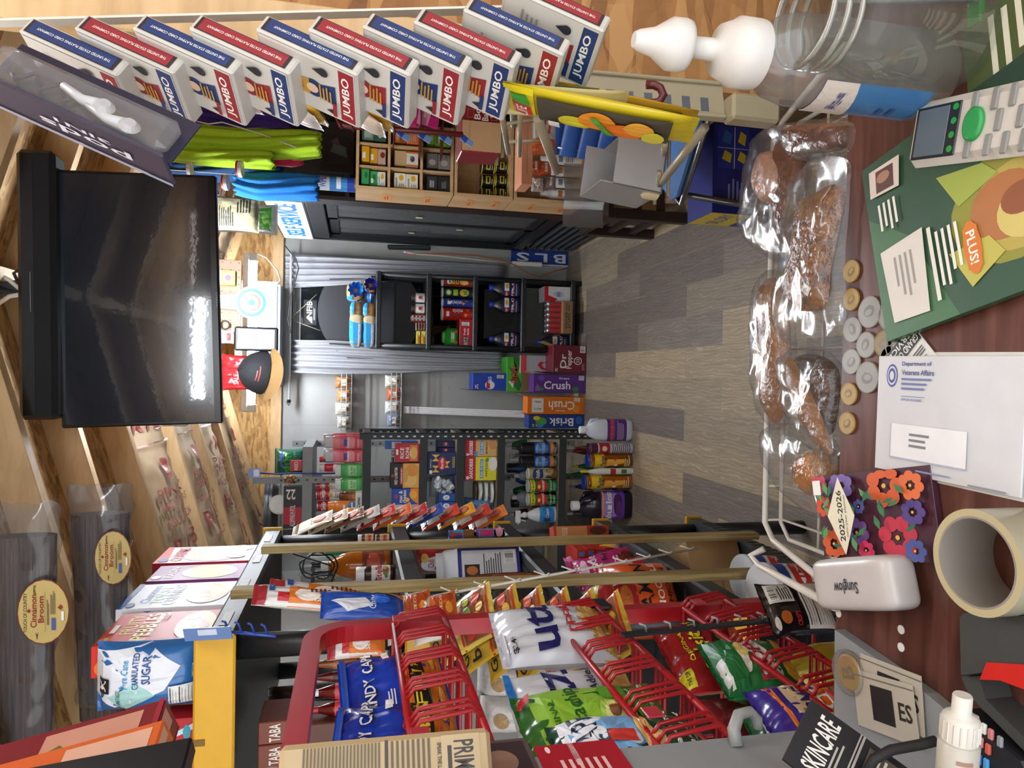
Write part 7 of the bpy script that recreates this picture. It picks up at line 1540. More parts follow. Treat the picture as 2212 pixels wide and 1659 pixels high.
# envelope
FL('envelope', 'white window envelope with blue department seal and return address', 'envelope', (1893, 1010), (2210, 1077), .104, .002, 'ced0d4',
   'e .12 .83 .045 .1 3a4a98;e .12 .83 .037 .082 ced0d4;e .12 .83 .03 .065 3a4a98;e .12 .83 .018 .04 ced0d4;t .31 .93 .22 .045 3a4484 0 Department_of;t .32 .86 .24 .045 3a4484 0 Veterans_Affairs;l .2 .7 .44 .82 6a74a8 3;r .2 .655 .38 .66 6a74a8;t .28 .63 .16 .02 6a74a8 0 OFFICIAL_BUSINESS;r .13 .12 .68 .42 e8e9ec;r .13 .12 .68 .135 a8b0c8;r .13 .12 .137 .42 b8bec8;l .28 .22 .46 .36 7a7c80 3;l .34 .03 .6 .06 8a94b4 1;l .7 .0 .95 .03 8a8c94 1', z=Z0 + .003)
FL('envelope', 'second white envelope lying partly under the first', 'envelope', (1920, 1020), (2212, 1085), .11, .0003, 'd8d6d0', '', z=CZ)
# planner
PLN = 'p 4a2234 0 0 1 0 1 1 0 1'
rnd = random.Random(3)
for (x, y, s_, c_) in ((.25, .3, .17, 'c83a50'), (.3, .64, .12, '7a5a9a'), (.82, .35, .17, 'd8602c'), (.16, .86, .13, 'd8602c'), (.52, .14, .1, '5a4a90'), (.1, .55, .08, 'd83a6a'), (.86, .72, .13, '7a64a8'), (.62, .9, .09, 'd8502c'), (.9, .92, .09, 'c83a50'), (.6, .55, .06, '3c4a8a'), (.8, .1, .11, 'e0703c'), (.12, .12, .09, '4a5a9a')):
    for q in range(7):
        t_ = q * 2 * PI / 7 + x * 9; px, py = min(.95, max(.05, x + s_ * .95 * math.cos(t_))), min(.965, max(.035, y + s_ * .6 * math.sin(t_)))
        PLN += ';e %.3f %.3f %.3f %.3f %s' % (px, py, min(s_ * .5, px * .96, (1 - px) * .96), min(s_ * .32, py * .96, (1 - py) * .96), c_)
    PLN += ';e %.3f %.3f %.3f %.3f e8b840' % (x, y, s_ * .16, s_ * .1)
for q in range(26):
    x, y = .14 + .72 * rnd.random(), .1 + .8 * rnd.random(); t_ = rnd.random() * 6; dx, dy = .09 * math.cos(t_), .05 * math.sin(t_)
    PLN += ';p %s %.3f %.3f %.3f %.3f %.3f %.3f %.3f %.3f' % (('3a7a4c', '5a9a5a', '2c6a50')[q % 3], x - dx, y - dy, x - dy * .5, y + dx * .3, x + dx, y + dy, x + dy * .5, y - dx * .3)
PLN = ';'.join(s for s in PLN.split(';'))
PLN += ';p e8e4cc .04 .68 .5 .56 .96 .68 .5 .82;t .5 .69 .6 .05 2a2420 0 2025-2026;t .5 .64 .5 .025 8a8470 0 two-year_planner;r .76 .86 .94 .94 f0eeea'
FL('planner', 'floral pocket planner dated 2025-2026 on the counter', 'planner', (2050, 1217), (2020, 1004), .152, .006, '4a2234', PLN, r=.2)
# coins
def coin(x, y, d, col, label):
    p = at(x, y, Z=Z0); g = G(); m = mat(col, .38); r = d / 2
    g.disc((0, 0, 0), (0, 0, 1), r, .0017, m, 32); g.tube([(r * .96 * math.cos(q * PI / 16), r * .96 * math.sin(q * PI / 16), .0015) for q in range(32)], .0006, m, 6, True)
    dk = '7e6430' if col == GO else '74746e'
    g.decal('e .46 .5 .22 .3 %s;e .6 .56 .1 .1 %s;e .5 .46 .12 .2 %s' % (dk, dk, col), lambda u, v: (V(((u - .5) * d * .8, (v - .5) * d * .8, .0017)), V((0, 0, 1))), .00012)
    o = tag(g.build('coin', loc=p), label, 'coin', 'coins on the counter'); o.rotation_euler = (0, 0, x * .7)
GO, SI = 'a4884c', '94948e'
for (x, y, big, c_, lb) in ((1841, 586, 0, GO, 'golden coin farthest to the right of the coins'), (1841, 647, 0, GO, 'golden coin second from the right, near the meat bag'), (1881, 674, 2, SI, 'large silver coin touching the magazine side'), (1926, 680, 2, SI, 'large silver coin half under the magazine corner'),
                         (1843, 712, 1, SI, 'silver coin left of the second golden coin'), (1873, 745, 1, SI, 'silver coin in the middle of the cluster'), (1912, 742, 1, '8e7a4a', 'brownish coin next to the magazine corner'), (1841, 781, 1, SI, 'silver coin at the counter edge, left of centre'), (1876, 815, 2, SI, 'large silver coin touching the envelope corner'),
                         (1836, 851, 0, GO, 'golden coin second from the left at the counter edge'), (1832, 914, 0, GO, 'golden coin farthest to the left at the counter edge'), (1938, 748, 1, SI, 'silver coin peeking out from under the magazine'), (1925, 775, 1, SI, 'silver coin partly under the READ card')):
    coin(x, y, (.0222, .0252, .0306)[big], c_, lb)
# remote control
a, b = at(2212, 374, Z=CZ), at(1990, 366, Z=CZ)
t = thing('remote_control', 'white air conditioner remote with green oval button', 'remote', M=None)
pa, pb, pc = at(1975, 366, Z=CZ + .012), at(1998, 226, Z=CZ + .012), at(2212, 378, Z=CZ + .012)
u = (pb - pa); w_ = u.length; u.normalize(); v = V((u.y, -u.x, 0)); ln = .15
M = Matrix((u, -v, V((0, 0, 1)))).transposed().to_4x4(); M.translation = V((pa.x, pa.y, Z0 + .008)) + v * 0
t.matrix_world = M
g = G(); g.box(0, -ln, -.0, w_, 0, .016, mat('c4c0b8', .35), .008); g.decal('t .5 .055 .42 .03 6a6a68 0 ROVSUN', lambda p_, q_: (V((w_ * p_, -ln + ln * q_, .016)), V((0, 0, 1))), .0003); g.build('body', t)
g = G(); g.box(w_ * .1, -ln * .36, .0155, w_ * .88, -ln * .06, .0172, mat('1c2226', .3), .003); g.box(w_ * .14, -ln * .29, .017, w_ * .84, -ln * .08, .0176, mat('5a6670', .2), .001); g.build('screen', t)
for q in range(4):
    g = G(); g.disc((w_ * (.2 + .2 * q), -ln * .33, .017), (0, 0, 1), .0026, .0008, mat('1f8a3a', .4), 14); o = g.build('button', t); o['label'] = 'small green button'
g = G(); g.lathe([(.011, .0155), (.011, .019), (.009, .02)], mat('1f8a44', .4), 24, c=(w_ * .5, -ln * .46), sx=1.15, sy=.8); o = g.build('button', t); o['label'] = 'large green oval button'
for (x, y) in ((.18, .44), (.8, .44), (.18, .56), (.8, .56), (.5, .6), (.18, .66), (.8, .66), (.18, .76), (.8, .76), (.5, .72)):
    g = G(); g.box(w_ * x - .008, -ln * y - .003, .0155, w_ * x + .008, -ln * y + .003, .0178, mat('7c7c78', .5), .0025); o = g.build('button', t); o['label'] = 'grey button'
# glass jar and squeeze bottle
def glassware(x, y, pr_, name, label, cat, m, ang, n=40):
    p = at(x, y, Z=Z0)
    t = thing(name, label, cat, p); t.rotation_euler = ang
    return t, p
gl = mat('f4f6f4', .02, 'film', .35)
t, p = glassware(2085, 82, None, 'glass_jar', 'empty clear glass jar standing beside the remote', 'jar', gl, (0, 0, 0))
jr = .043
g = G(); g.lathe([(jr * .85, .002), (jr, .01), (jr, .095), (jr * .94, .108), (jr * .84, .118), (jr * .84, .122), (jr * .88, .123), (jr * .88, .128), (jr * .85, .13), (jr * .88, .134), (jr * .88, .138), (jr * .85, .14), (jr * .85, .150), (jr * .80, .150), (jr * .80, .12), (jr * .95, .095), (jr * .95, .014), (.001, .01)], gl, 48); g.build('jar_body', t)
for zz in (.125, .136, .148):
    g = G(); g.tube([(jr * .88 * math.cos(q * PI / 24), jr * .88 * math.sin(q * PI / 24), zz) for q in range(48)], .0022, mat('c8ccb8', .05, 'film', 4.0), 8, True); g.build('thread_ring', t)
t, p = glassware(2010, 168, None, 'squeeze_bottle', 'clear plastic squeeze bottle with white nozzle cap and blue label', 'bottle', gl, (0, 0, 0))
br = .036
g = G(); g.lathe([(br * .9, .0), (br, .006), (br, .12), (br * .98, .135), (br * .86, .152), (br * .6, .164), (br * .55, .17)], mat('e8e8e6', .12, 'film', 1.4), 40); g.build('bottle_body', t)
g = G(); lb_ = [(br * 1.01, .03), (br * 1.01, .115)]
def lf(uu, vv):
    a_ = (-.95 + 1.5 * uu) ; return V((br * 1.012 * math.sin(a_), -br * 1.012 * math.cos(a_), .02 + .1 * vv))
g.grid(lambda uu, vv: lf(uu * .75 - .62, vv), 20, 8, mat('3a6a9a', .3)); g.decal('p c8beb4 0 .6 1 .7 1 1 0 1;t .5 .8 .6 .1 4a4a7a 90 water;l .3 .2 .6 .4 2a4a7a 2', lambda uu, vv: (lf(uu * .75 - .62, vv), (lf(uu * .75 - .62, vv) - V((0, 0, .02 + .1 * vv))).normalized()), .0006, False); g.build('label', t)
g = G(); Wc_ = mat('ccc8c2', .4)
g.lathe([(br * .72, .166), (br * .74, .17), (br * .74, .186), (br * .66, .19), (br * .55, .2), (br * .24, .204), (br * .22, .226), (br * .52, .228), (br * .55, .232), (br * .54, .242), (br * .3, .256), (br * .22, .268), (br * .16, .272)], Wc_, 32); g.build('nozzle_cap', t)
# tape roll
p = at(2122, 1214, Z=Z0 + .042)
t = thing('tape_roll', 'large roll of clear packing tape lying at the counter front', 'tape', (p.x, p.y, Z0))
g = G(); R_ = .0375; tm = mat('a8a48c', .2)
g.lathe([(R_, 0), (R_, .048), (R_ * .86, .048)], tm, 56); 
g2 = G(); vs = []; n = 56
def ann(r0, r1, z): 
    vs = [(r * math.cos(2 * PI * j / n), r * math.sin(2 * PI * j / n), z) for r in (r0, r1) for j in range(n)]
    return vs, [(j, (j + 1) % n, n + (j + 1) % n, n + j) for j in range(n)]
g = G()
for (r0, z0, r1, z1, m_) in ((R_, 0, R_, .048, tm), (R_ * .86, .048, R_, .048, mat('b8ac88', .3)), (R_ * .86, 0, R_, 0, tm)):
    vs = [(r0 * math.cos(2 * PI * j / n), r0 * math.sin(2 * PI * j / n), z0) for j in range(n)] + [(r1 * math.cos(2 * PI * j / n), r1 * math.sin(2 * PI * j / n), z1) for j in range(n)]
    g.add(vs, [(j, (j + 1) % n, n + (j + 1) % n, n + j) for j in range(n)], m_, True)
g.build('tape', t)
g = G(); 
for (r0, z0, r1, z1) in ((R_ * .82, 0, R_ * .82, .048), (R_ * .86, 0, R_ * .86, .048), (R_ * .82, .048, R_ * .86, .048)):
    vs = [(r0 * math.cos(2 * PI * j / n), r0 * math.sin(2 * PI * j / n), z0) for j in range(n)] + [(r1 * math.cos(2 * PI * j / n), r1 * math.sin(2 * PI * j / n), z1) for j in range(n)]
    g.add(vs, [(j, (j + 1) % n, n + (j + 1) % n, n + j) for j in range(n)], mat('8a837a', .7), True)
g.build('cardboard_core', t)
# white rounded case
a, b = at(1826, 1312, Z=Z0), at(2030, 1316, Z=Z0); u = (b - a); ln = u.length * .92; u.normalize(); v = V((u.y, -u.x, 0))
if v.x < 0: v = -v
M = Matrix((u, V((0, 0, 1)).cross(u), V((0, 0, 1)))).transposed().to_4x4(); M.translation = a + u * ln / 2 + v * .023 + V((0, 0, .0005))
g = G()
def cs(u, v):
    a, b = 2 * PI * u, PI * (v - .5); f = lambda q, e: math.copysign(abs(q) ** e, q)
    return V((ln / 2 * f(math.cos(a), .3) * f(math.cos(b), .35), .024 * f(math.sin(a), .3) * f(math.cos(b), .35), .018 + .018 * f(math.sin(b), .45)))
g.grid(cs, 56, 22, mat('c4c0be', .3))
g.decal('t .5 .5 .3 .3 3a3a44 180 Sunglow', lambda p_, q_: (V((ln * (p_ - .5), (-.0242), .036 * q_)), V((0, -1, 0))), .0004); g.decal('t .5 .5 .28 .26 3a3a44 180 Sunglow', lambda p_, q_: (V((ln * (.5 - p_), .0243, .036 * q_)), V((0, 1, 0))), .0004)
g.decal('t .5 .45 .3 .34 3a3a44 180 Sunglow', lambda p_, q_: (V((ln * (p_ - .5), .04 * (q_ - .5), .0358)), V((0, 0, 1))), .0006)
fin(g.build('glasses_case'), M, 'white rounded case with small script lettering', 'case')
# grey wooden flap, post, hook, cards
GRP = mat('8c9092', .55, 'paint', .6)
pts = [at(x, y, Z=CZ + .012) for x, y in ((1803, 1360), (2000, 1498), (2110, 1590), (2260, 1760), (1800, 1800))]
g = G(); o_ = V((pts[0].x, pts[0].y, CZ)); n = 5
vs = [(q.x - o_.x, q.y - o_.y, .0005) for q in pts] + [(q.x - o_.x, q.y - o_.y, .012) for q in pts]
g.add(vs, [(0, 1, 2, 3, 4), (9, 8, 7, 6, 5)] + [(j, (j + 1) % n, n + (j + 1) % n, n + j) for j in range(n)], GRP)
rnd = random.Random(9)
for q in range(14):
    w1, w2 = rnd.random(), rnd.random(); c_ = pts[0].lerp(pts[4], w1).lerp(pts[2], w2 * .6) - o_; g.disc((c_.x, c_.y, .0121), (0, 0, 1), .0005 + .001 * rnd.random(), .0001, mat('3a3c3e'), 6)
tag(g.build('counter_flap', loc=o_), 'grey painted wooden flap resting over the counter corner', 'board')
PX = -.33; zt = at(1060, 1602, X=PX).z
g = G(); yy = at(1500, 1598, X=PX).y
g.box(PX - .018, .2, .95, PX, yy, zt, GRP, .002)
tag(g.build('post_board'), 'grey painted upright board at the left edge of the counter', 'board')
def pin(name, label, cat, x0, x1, y0, col, F):
    a_, b_ = at(x0, y0, X=PX + .001), at(x1, y0, X=PX + .001); h_ = a_.z - b_.z; y1_ = a_.y; w_ = .09
    g = G(); g.box(-.0004, -w_, 0, .0008, 0, h_, mat(col, .35)); g.decal(F, lambda u, v: (V((.0008, -w_ * u, h_ * v)), V((1, 0, 0))), .0003)
    tag(g.build(name, loc=(PX + .001, y1_, b_.z)), label, cat)
pin('notice_card', 'red card with a phone number pinned on the grey board', 'card', 1152, 1335, 1615, 'a81e2a', 't .16 .56 .5 .07 f0d8d8 270 757-550-5149;e .1 .86 .06 .03 f0d8d8;l .3 .2 .9 .8 e8c0c0 6')
pin('photo_card', 'dark photo card pinned on the grey board above the red one', 'card', 960, 1142, 1612, '5a4a4a', 'r .06 .06 .94 .94 3a2c30;e .4 .4 .2 .2 8a6a5a;l .1 .7 .6 .8 c8b8b0 2')
pin('photo_card', 'pale card at the top edge of the grey board', 'card', 840, 940, 1618, 'c8bc8a', 'r .1 .1 .9 .8 d8d0a8;l .2 .3 .8 .6 8a8060 3')
a = at(1592, 1612, X=PX); g = G()
g.tube([(0, 0, 0), (.012, .006, .0), (.022, .012, -.008), (.022, .016, -.022), (.014, .016, -.03), (.006, .014, -.03)], [.006, .006, .0055, .005, .005, .004], mat('9a9c9c', .4), 10)
tag(g.build('hook', loc=a), 'grey painted hook on the upright board', 'hook')
# tan printed pack leaning on the post top
o_ = at(1050, 1580, D=.60); e_ = at(600, 1700, D=.545); ax = (o_ - e_); ln = ax.length
M = frame(e_, cdir(.1, .8, -.5), ax)
g = G(); g.box(-.028, -.008, 0, .028, .008, ln, mat('b09a74', .6), .004)
g.decal('r .06 .75 .94 .94 b09a74;t .45 .86 .62 .1 2c241c 0 PRIMOS;r .2 .78 .7 .8 2c241c;t .45 .74 .6 .02 2c241c 0 SPEAK_THE_LANGUAGE;l .08 .5 .92 .7 5a4c3a 8;r .06 .48 .94 .495 2c241c;l .08 .1 .92 .46 5a4c3a 22', lambda u, v: (V((-.028 + .056 * u, -.008, ln * v)), V((0, -1, 0))), .0004)
g.decal('l .1 .1 .9 .9 5a4c3a 40', lambda u, v: (V((.028, -.008 + .016 * u, ln * v)), V((1, 0, 0))), .0004)
fin(g.build('call_package'), M, 'tan printed package with block lettering leaning along the grey board', 'package')
# skincare card, business cards, small bottle, tool, calculator
SK = 't .5 .84 .8 .14 e0dcd4 0 SKINCARE;l .1 .7 .9 .76 a8a49c 2;r 0 .62 1 .635 a8a49c;r 0 .645 1 .655 a8a49c;p 5a5048 .1 .1 .9 .1 .9 .58 .1 .58;p c8c0b8 .4 .1 .9 .1 .8 .34 .5 .36;e .5 .42 .1 .09 4a3428;p 17161a .38 .46 .62 .46 .6 .54 .4 .54;l .65 .44 .9 .56 d0ccc4 3'
a = at(1690, 1640, D=.50); b = at(1752, 1512, D=.53)
M = frame(a + (b - a) * .5, b - a, -cdir(1, .45, -.3))
g = G(); w_ = (b - a).length; g.box(-w_ / 2, -.0015, -.11, w_ / 2, .0015, 0, mat('17161a', .35)); g.decal(SK, lambda u, v: (V(((u - .5) * w_, -.0015, -.11 + .11 * v)), V((0, -1, 0))), .0003); g.decal(SK, lambda u, v: (V(((.5 - u) * w_, .0015, -.11 + .11 * v)), V((0, 1, 0))), .0003)
fin(g.build('leaflet'), M, 'black leaflet with bold white SKINCARE lettering at the counter corner', 'leaflet')
for i, (pa, pb) in enumerate((((2000, 1596), (1865, 1530)), ((1990, 1618), (1855, 1566)))):
    FL('business_card', 'cream business card with dark square, %s of the two' % ('upper', 'lower')[i], 'card', pa, pb, .05, .0006, 'b8b0a0', 'r .3 .2 .66 .8 1c1a1a;t .84 .5 .2 .3 2a2622 0 ES;r .0 .9 1 .92 6a6458', z=CZ + .0135 + .002 * i, flip=-1)
p = at(1838, 1452, Z=CZ + .013)
t = thing('medallion', 'gold coin in a clear round capsule on the grey flap', 'coin', p)
g = G(); gd = mat('c0902c', .3); g.lathe([(.0165, .001), (.0165, .003), (.015, .0034)], gd, 36); g.decal('t .5 .5 .4 .56 8a6418 20 B;r .44 .16 .47 .84 8a6418;r .54 .16 .57 .84 8a6418', lambda u, v: (V(((u - .5) * .03, (v - .5) * .03, .0034)), V((0, 0, 1))), .0002); g.build('gold_coin', t)
g = G(); g.lathe([(.02, 0), (.021, .001), (.021, .005), (.0195, .0062)], mat('e8e8e6', .05, 'film', 1.5), 36); g.build('capsule', t)
p = at(2062, 1690, Z=CZ + .012)
t = thing('dropper_bottle', 'small white dropper bottle at the near left corner', 'bottle', M=frame(at(2068, 1700, D=.47), cdir(.2, 0, .97), -cdir(1, -.02, .1)) if 0 else frame(at(2062, 1720, D=.44), cdir(1, 0, 0), -cdir(-.02, 1, .12)))
g = G(); g.lathe([(.0105, 0), (.0115, .002), (.0115, .036), (.009, .038)], mat('b8b4a8', .4), 28); g.decal('l .3 .2 .7 .9 a07868 4', cylsurf(.0115, .004, .034), .0004, False); g.build('bottle_body', t)
g = G(); g.lathe([(.0105, .038), (.0105, .052), (.009, .054), (.0055, .056), (.0055, .066), (.005, .067)], mat('d0ccc2', .45), 28)
for q in range(18): a_ = q * 2 * PI / 18; g.box(.0103 * math.cos(a_) - .0006, .0103 * math.sin(a_) - .0006, .039, .0103 * math.cos(a_) + .0006, .0103 * math.sin(a_) + .0006, .051, mat('d0ccc2', .45))
g.build('cap', t)
# grey tape gun with red trigger
t = thing('tape_gun', 'dark grey tape gun with red trigger at the counter front', 'tool', at(2150, 1440, Z=Z0))
o_ = V(t.location); DG = mat('3a3c3a', .5); zt_ = .03
def prism(poly, z0, z1, m, name, bev=.003):
    q = [at(x, y, Z=CZ + z1) - o_ for x, y in poly]; n = len(q); c_ = sum((V((p.x, p.y, 0)) for p in q), V()) / n
    g = G(); vs = []
    for (z, s) in ((z0, 1), (z1 - bev, 1), (z1, .97)): vs += [V((c_.x + (p.x - c_.x) * s, c_.y + (p.y - c_.y) * s, z)) for p in q]
    fs = [tuple(range(n))[::-1], tuple(range(2 * n, 3 * n))]
    for k_ in range(2): fs += [(k_ * n + j, k_ * n + (j + 1) % n, (k_ + 1) * n + (j + 1) % n, (k_ + 1) * n + j) for j in range(n)]
    g.add(vs, fs, m, False); return g.build(name, t)
prism([(2072, 1332), (2082, 1322), (2230, 1330), (2260, 1440), (2120, 1455), (2075, 1460)], 0, zt_, DG, 'body')
prism([(2075, 1460), (2092, 1500), (2240, 1650), (2260, 1640), (2130, 1510), (2115, 1458)], 0, zt_ * .8, DG, 'handle_rim')
prism([(2115, 1468), (2130, 1430), (2230, 1436), (2260, 1470), (2255, 1505), (2160, 1470)], .002, zt_ * 1.05, mat('c8241c', .35), 'trigger')
# dark calculator / card reader with coloured keys
t = thing('keypad', 'dark keypad with small coloured keys behind the dropper bottle', 'keypad', at(2150, 1600, Z=CZ + .013))
o_ = V(t.location)
prism([(2092, 1538), (2110, 1530), (2240, 1640), (2300, 1760), (2060, 1760)], .0, .016, mat('1c1e22', .4), 'case')
for i, (x, y, c_) in enumerate(((2111, 1556, 'b8bcc0'), (2128, 1574, 'd8dcd8'), (2143, 1586, 'c87a78'), (2121, 1603, 'c88a88'), (2137, 1618, 'c8584c'), (2163, 1602, '8a8e92'), (2118, 1640, '3a68c0'), (2133, 1650, '4a9ad0'), (2098, 1624, '6a6e72'))):
    p = at(x, y, Z=CZ + .029) - o_; g = G(); g.box(p.x - .004, p.y - .0022, .0155, p.x + .004, p.y + .0022, .0185, mat(c_, .4), .001); o = g.build('key', t)
# black textured strap by the leaflet
g = G(); P0 = at(1890, 1650, D=.5); g.tube([at(x, y, D=.49) - P0 for x, y in ((1870, 1672), (1888, 1640), (1925, 1620), (1990, 1608), (2022, 1600))], .0035, mat('1c1c1c', .7), 10); tag(g.build('strap', loc=P0), 'black woven strap curling beside the business cards', 'strap')
# eyeglasses / grey slab at the top right corner
FL('tablet', 'grey slab with rounded edge at the right end of the counter', 'tablet', (1830, 10), (2125, 6), .1, .012, '7a8084', '', z=Z0, flip=1)
FL('green_pen', 'bright green plastic strip next to the grey slab', 'pen', (2130, 46), (2130, -40), .012, .006, '1f8a34', '', z=Z0, flip=1)
# ---------- white wire basket with vacuum-packed meat on the counter front ----------
WZ = 1.03
WHM = mat('d8d6ce', .35)
t = thing('wire_basket', 'white wire basket hung on the front of the counter', 'basket', (0, .72, WZ))
o_ = V(t.location)
xr = at(1650, 290, Z=WZ); xl = at(1700, 1160, Z=WZ)
g = G(); X0, X1, Yn, Yf = xl.x - .01, xr.x, cy + .006, at(1668, 700, Z=WZ).y
rim = [(X0, Yn, CZ - .002), (X0, Yf - .02, WZ + .004), (X0 + .02, Yf, WZ + .004), (X1 - .02, Yf, WZ + .004), (X1, Yf - .02, WZ + .004), (X1, Yn, CZ - .002)]
g.tube([V(q) - o_ for q in rim], .004, WHM, 8)
rim2 = [(X0, Yn, WZ - .02), (X0, Yf - .02, WZ - .02), (X0 + .02, Yf, WZ - .02), (X1 - .02, Yf, WZ - .02), (X1, Yf - .02, WZ - .02), (X1, Yn, WZ - .02)]
g.tube([V(q) - o_ for q in rim2], .003, WHM, 8); g.build('rim', t)
g = G()
for q in range(12):
    x = X0 + (X1 - X0) * (q + .5) / 12; g.tube([V((x, Yn, WZ - .022)) - o_, V((x, Yf, WZ - .022)) - o_, V((x, Yf, WZ + .004)) - o_], .0018, WHM, 6)
for q in range(3): g.tube([V((X0, Yn + (Yf - Yn) * q / 3, WZ - .024)) - o_, V((X1, Yn + (Yf - Yn) * q / 3, WZ - .024)) - o_], .0018, WHM, 6)
g.build('wire_grid', t)
a, b, c_ = at(1622, 1200, Z=WZ + .01), at(1640, 1222, Z=WZ + .01), at(1806, 1312, Z=CZ + .01)
g = G(); P0 = a; g.tube([at(1650, 1186, Z=WZ) - P0, a - P0, b - P0, c_ - P0], .0045, WHM, 8); g.build('wire_arm', t, P0 - o_)
def slab(name, poly, z, hgt, m, parent, amp=.004, fr=30, k_=0, nr=9):
    P_ = [at(x, y, Z=z) for x, y in poly]
    d = []
    for i in range(len(P_)):
        q0, q1, q2, q3 = P_[i - 1], P_[i], P_[(i + 1) % len(P_)], P_[(i + 2) % len(P_)]
        for s in range(8):
            t_ = s / 8; d.append(.5 * ((2 * q1) + (q2 - q0) * t_ + (2 * q0 - 5 * q1 + 4 * q2 - q3) * t_ * t_ + (3 * q1 - q0 - 3 * q2 + q3) * t_ ** 3))
    c0 = sum(P_, V()) / len(P_); n = len(d); g = G(); vs = []; fs = []
    pz = V(parent.location) if parent else V()
    for side in (1, -1):
        b0 = len(vs)
        for r_ in range(nr + 1):
            s = 1 - r_ / nr
            for q in d:
                p = c0 + (q - c0) * s; hh = hgt * (1 - s ** 4) ** .5
                nz = NZ.noise(V((p.x * fr, p.y * fr, k_ + side))) + .5 * NZ.noise(V((p.x * fr * 2.6, p.y * fr * 2.6, k_ + 5)))
                vs.append(V((p.x, p.y, z + side * hh * (.5 if side < 0 else 1) + amp * nz * (1 if s < 1 else 0))) - pz)
        for r_ in range(nr):
            for j in range(n): fs.append((b0 + r_ * n + j, b0 + r_ * n + (j + 1) % n, b0 + (r_ + 1) * n + (j + 1) % n, b0 + (r_ + 1) * n + j))
    g.add(vs, fs, m, True)
    return g.build(name, parent)
def meatmat(name, stops, sc=26, rough=.18):
    m = bpy.data.materials.new(name); nt, N, L, P = nodes(m)
    tc = N.new('ShaderNodeTexCoord'); nz = N.new('ShaderNodeTexNoise'); nz.inputs['Scale'].default_value = sc; nz.inputs['Detail'].default_value = 6; nz.inputs['Roughness'].default_value = .7
    r_ = ramp(N, stops); L.new(tc.outputs['Object'], nz.inputs['Vector']); L.new(nz.outputs[0], r_.inputs[0]); L.new(r_.outputs[0], P.inputs['Base Color'])
    bp = N.new('ShaderNodeBump'); bp.inputs['Strength'].default_value = .7; bp.inputs['Distance'].default_value = .004
    n2 = N.new('ShaderNodeTexNoise'); n2.inputs['Scale'].default_value = 140; n2.inputs['Detail'].default_value = 3; L.new(tc.outputs['Object'], n2.inputs['Vector']); L.new(n2.outputs[0], bp.inputs['Height']); L.new(bp.outputs[0], P.inputs['Normal'])
    P.inputs['Roughness'].default_value = rough; P.inputs['Coat Weight'].default_value = .6; P.inputs['Coat Roughness'].default_value = .08
    L.new(bp.outputs[0], P.inputs['Coat Normal'])
    return m
RUB = meatmat('peppered_meat', [(.3, '2e160c'), (.45, '6e3c1a'), (.58, '96602a'), (.75, '3c261a')], 70)
HAM = meatmat('country_ham', [(.3, '2a0c08'), (.48, '5a2210'), (.62, '7a3c1c'), (.8, '2c120c')], 30)
FAT = meatmat('ham_fat', [(.3, 'b87a60'), (.5, 'd0a088'), (.7, '9a5a48')], 16)
TAN = meatmat('smoked_rind', [(.3, '7a4a28'), (.5, 'a06c40'), (.75, 'b48458')], 12)
DRK = meatmat('dark_ham', [(.3, '1c0a06'), (.5, '3a1a0e'), (.75, '5a3018')], 14)
FILM = mat('f0f2f4', .14, 'film', .7)
ZM = WZ + .03
def pack(label, cpt, parts, bag, z):
    t = thing('meat_pack', label, 'meat', at(*cpt, Z=z), group='vacuum-packed meat on the counter front')
    for nm, poly, dz, hg, m, amp in parts: slab(nm, poly, z + dz, hg, m, t, amp, 26, z * 9)
    slab('plastic_bag', bag, z + .006, .02, FILM, t, .0045, 40, 3.3)
pack('vacuum pack with a slab of pepper-rubbed meat and a small price sticker', (1760, 520), [('meat', [(1727, 440), (1760, 418), (1800, 398), (1826, 420), (1812, 500), (1795, 580), (1785, 660), (1740, 672), (1700, 660), (1702, 600), (1722, 520)], 0, .016, RUB, .002)],
     [(1705, 440), (1745, 350), (1830, 345), (1836, 420), (1826, 560), (1828, 690), (1800, 735), (1760, 762), (1690, 735), (1680, 680), (1690, 600)], ZM + .035)
p = at(1758, 628, Z=ZM + .075); 
FL('price_sticker', 'small white price sticker on the pepper-rubbed meat pack', 'sticker', (1745, 640), (1752, 622), .014, .0006, 'e0ded8', 'l .2 .3 .8 .7 888 2', z=ZM + .062)
pack('vacuum pack of dark country ham with pink fat end', (1690, 420), [('fat_end', [(1655, 330), (1690, 335), (1705, 380), (1690, 425), (1660, 440), (1640, 390)], .004, .02, FAT, .003), ('meat', [(1690, 300), (1740, 330), (1745, 400), (1730, 470), (1712, 535), (1695, 520), (1690, 450), (1705, 390)], 0, .018, HAM, .005)],
     [(1640, 290), (1700, 270), (1770, 300), (1775, 420), (1740, 520), (1715, 580), (1640, 545), (1605, 500), (1610, 400)], ZM + .01)
pack('dark glazed ham piece at the right end of the meat row', (1775, 300), [('meat', [(1700, 285), (1760, 268), (1835, 270), (1838, 310), (1790, 330), (1725, 325)], 0, .018, HAM, .005)], [(1685, 280), (1760, 258), (1850, 262), (1850, 325), (1790, 345), (1715, 340)], ZM + .03)
pack('long tan smoked slab along the outer edge of the basket', (1680, 760), [('meat', [(1648, 612), (1690, 606), (1702, 680), (1706, 780), (1700, 880), (1672, 915), (1650, 860), (1640, 760), (1650, 690)], 0, .016, TAN, .002)], [(1640, 600), (1700, 596), (1716, 700), (1718, 800), (1712, 900), (1670, 930), (1640, 870), (1632, 750)], ZM - .005)
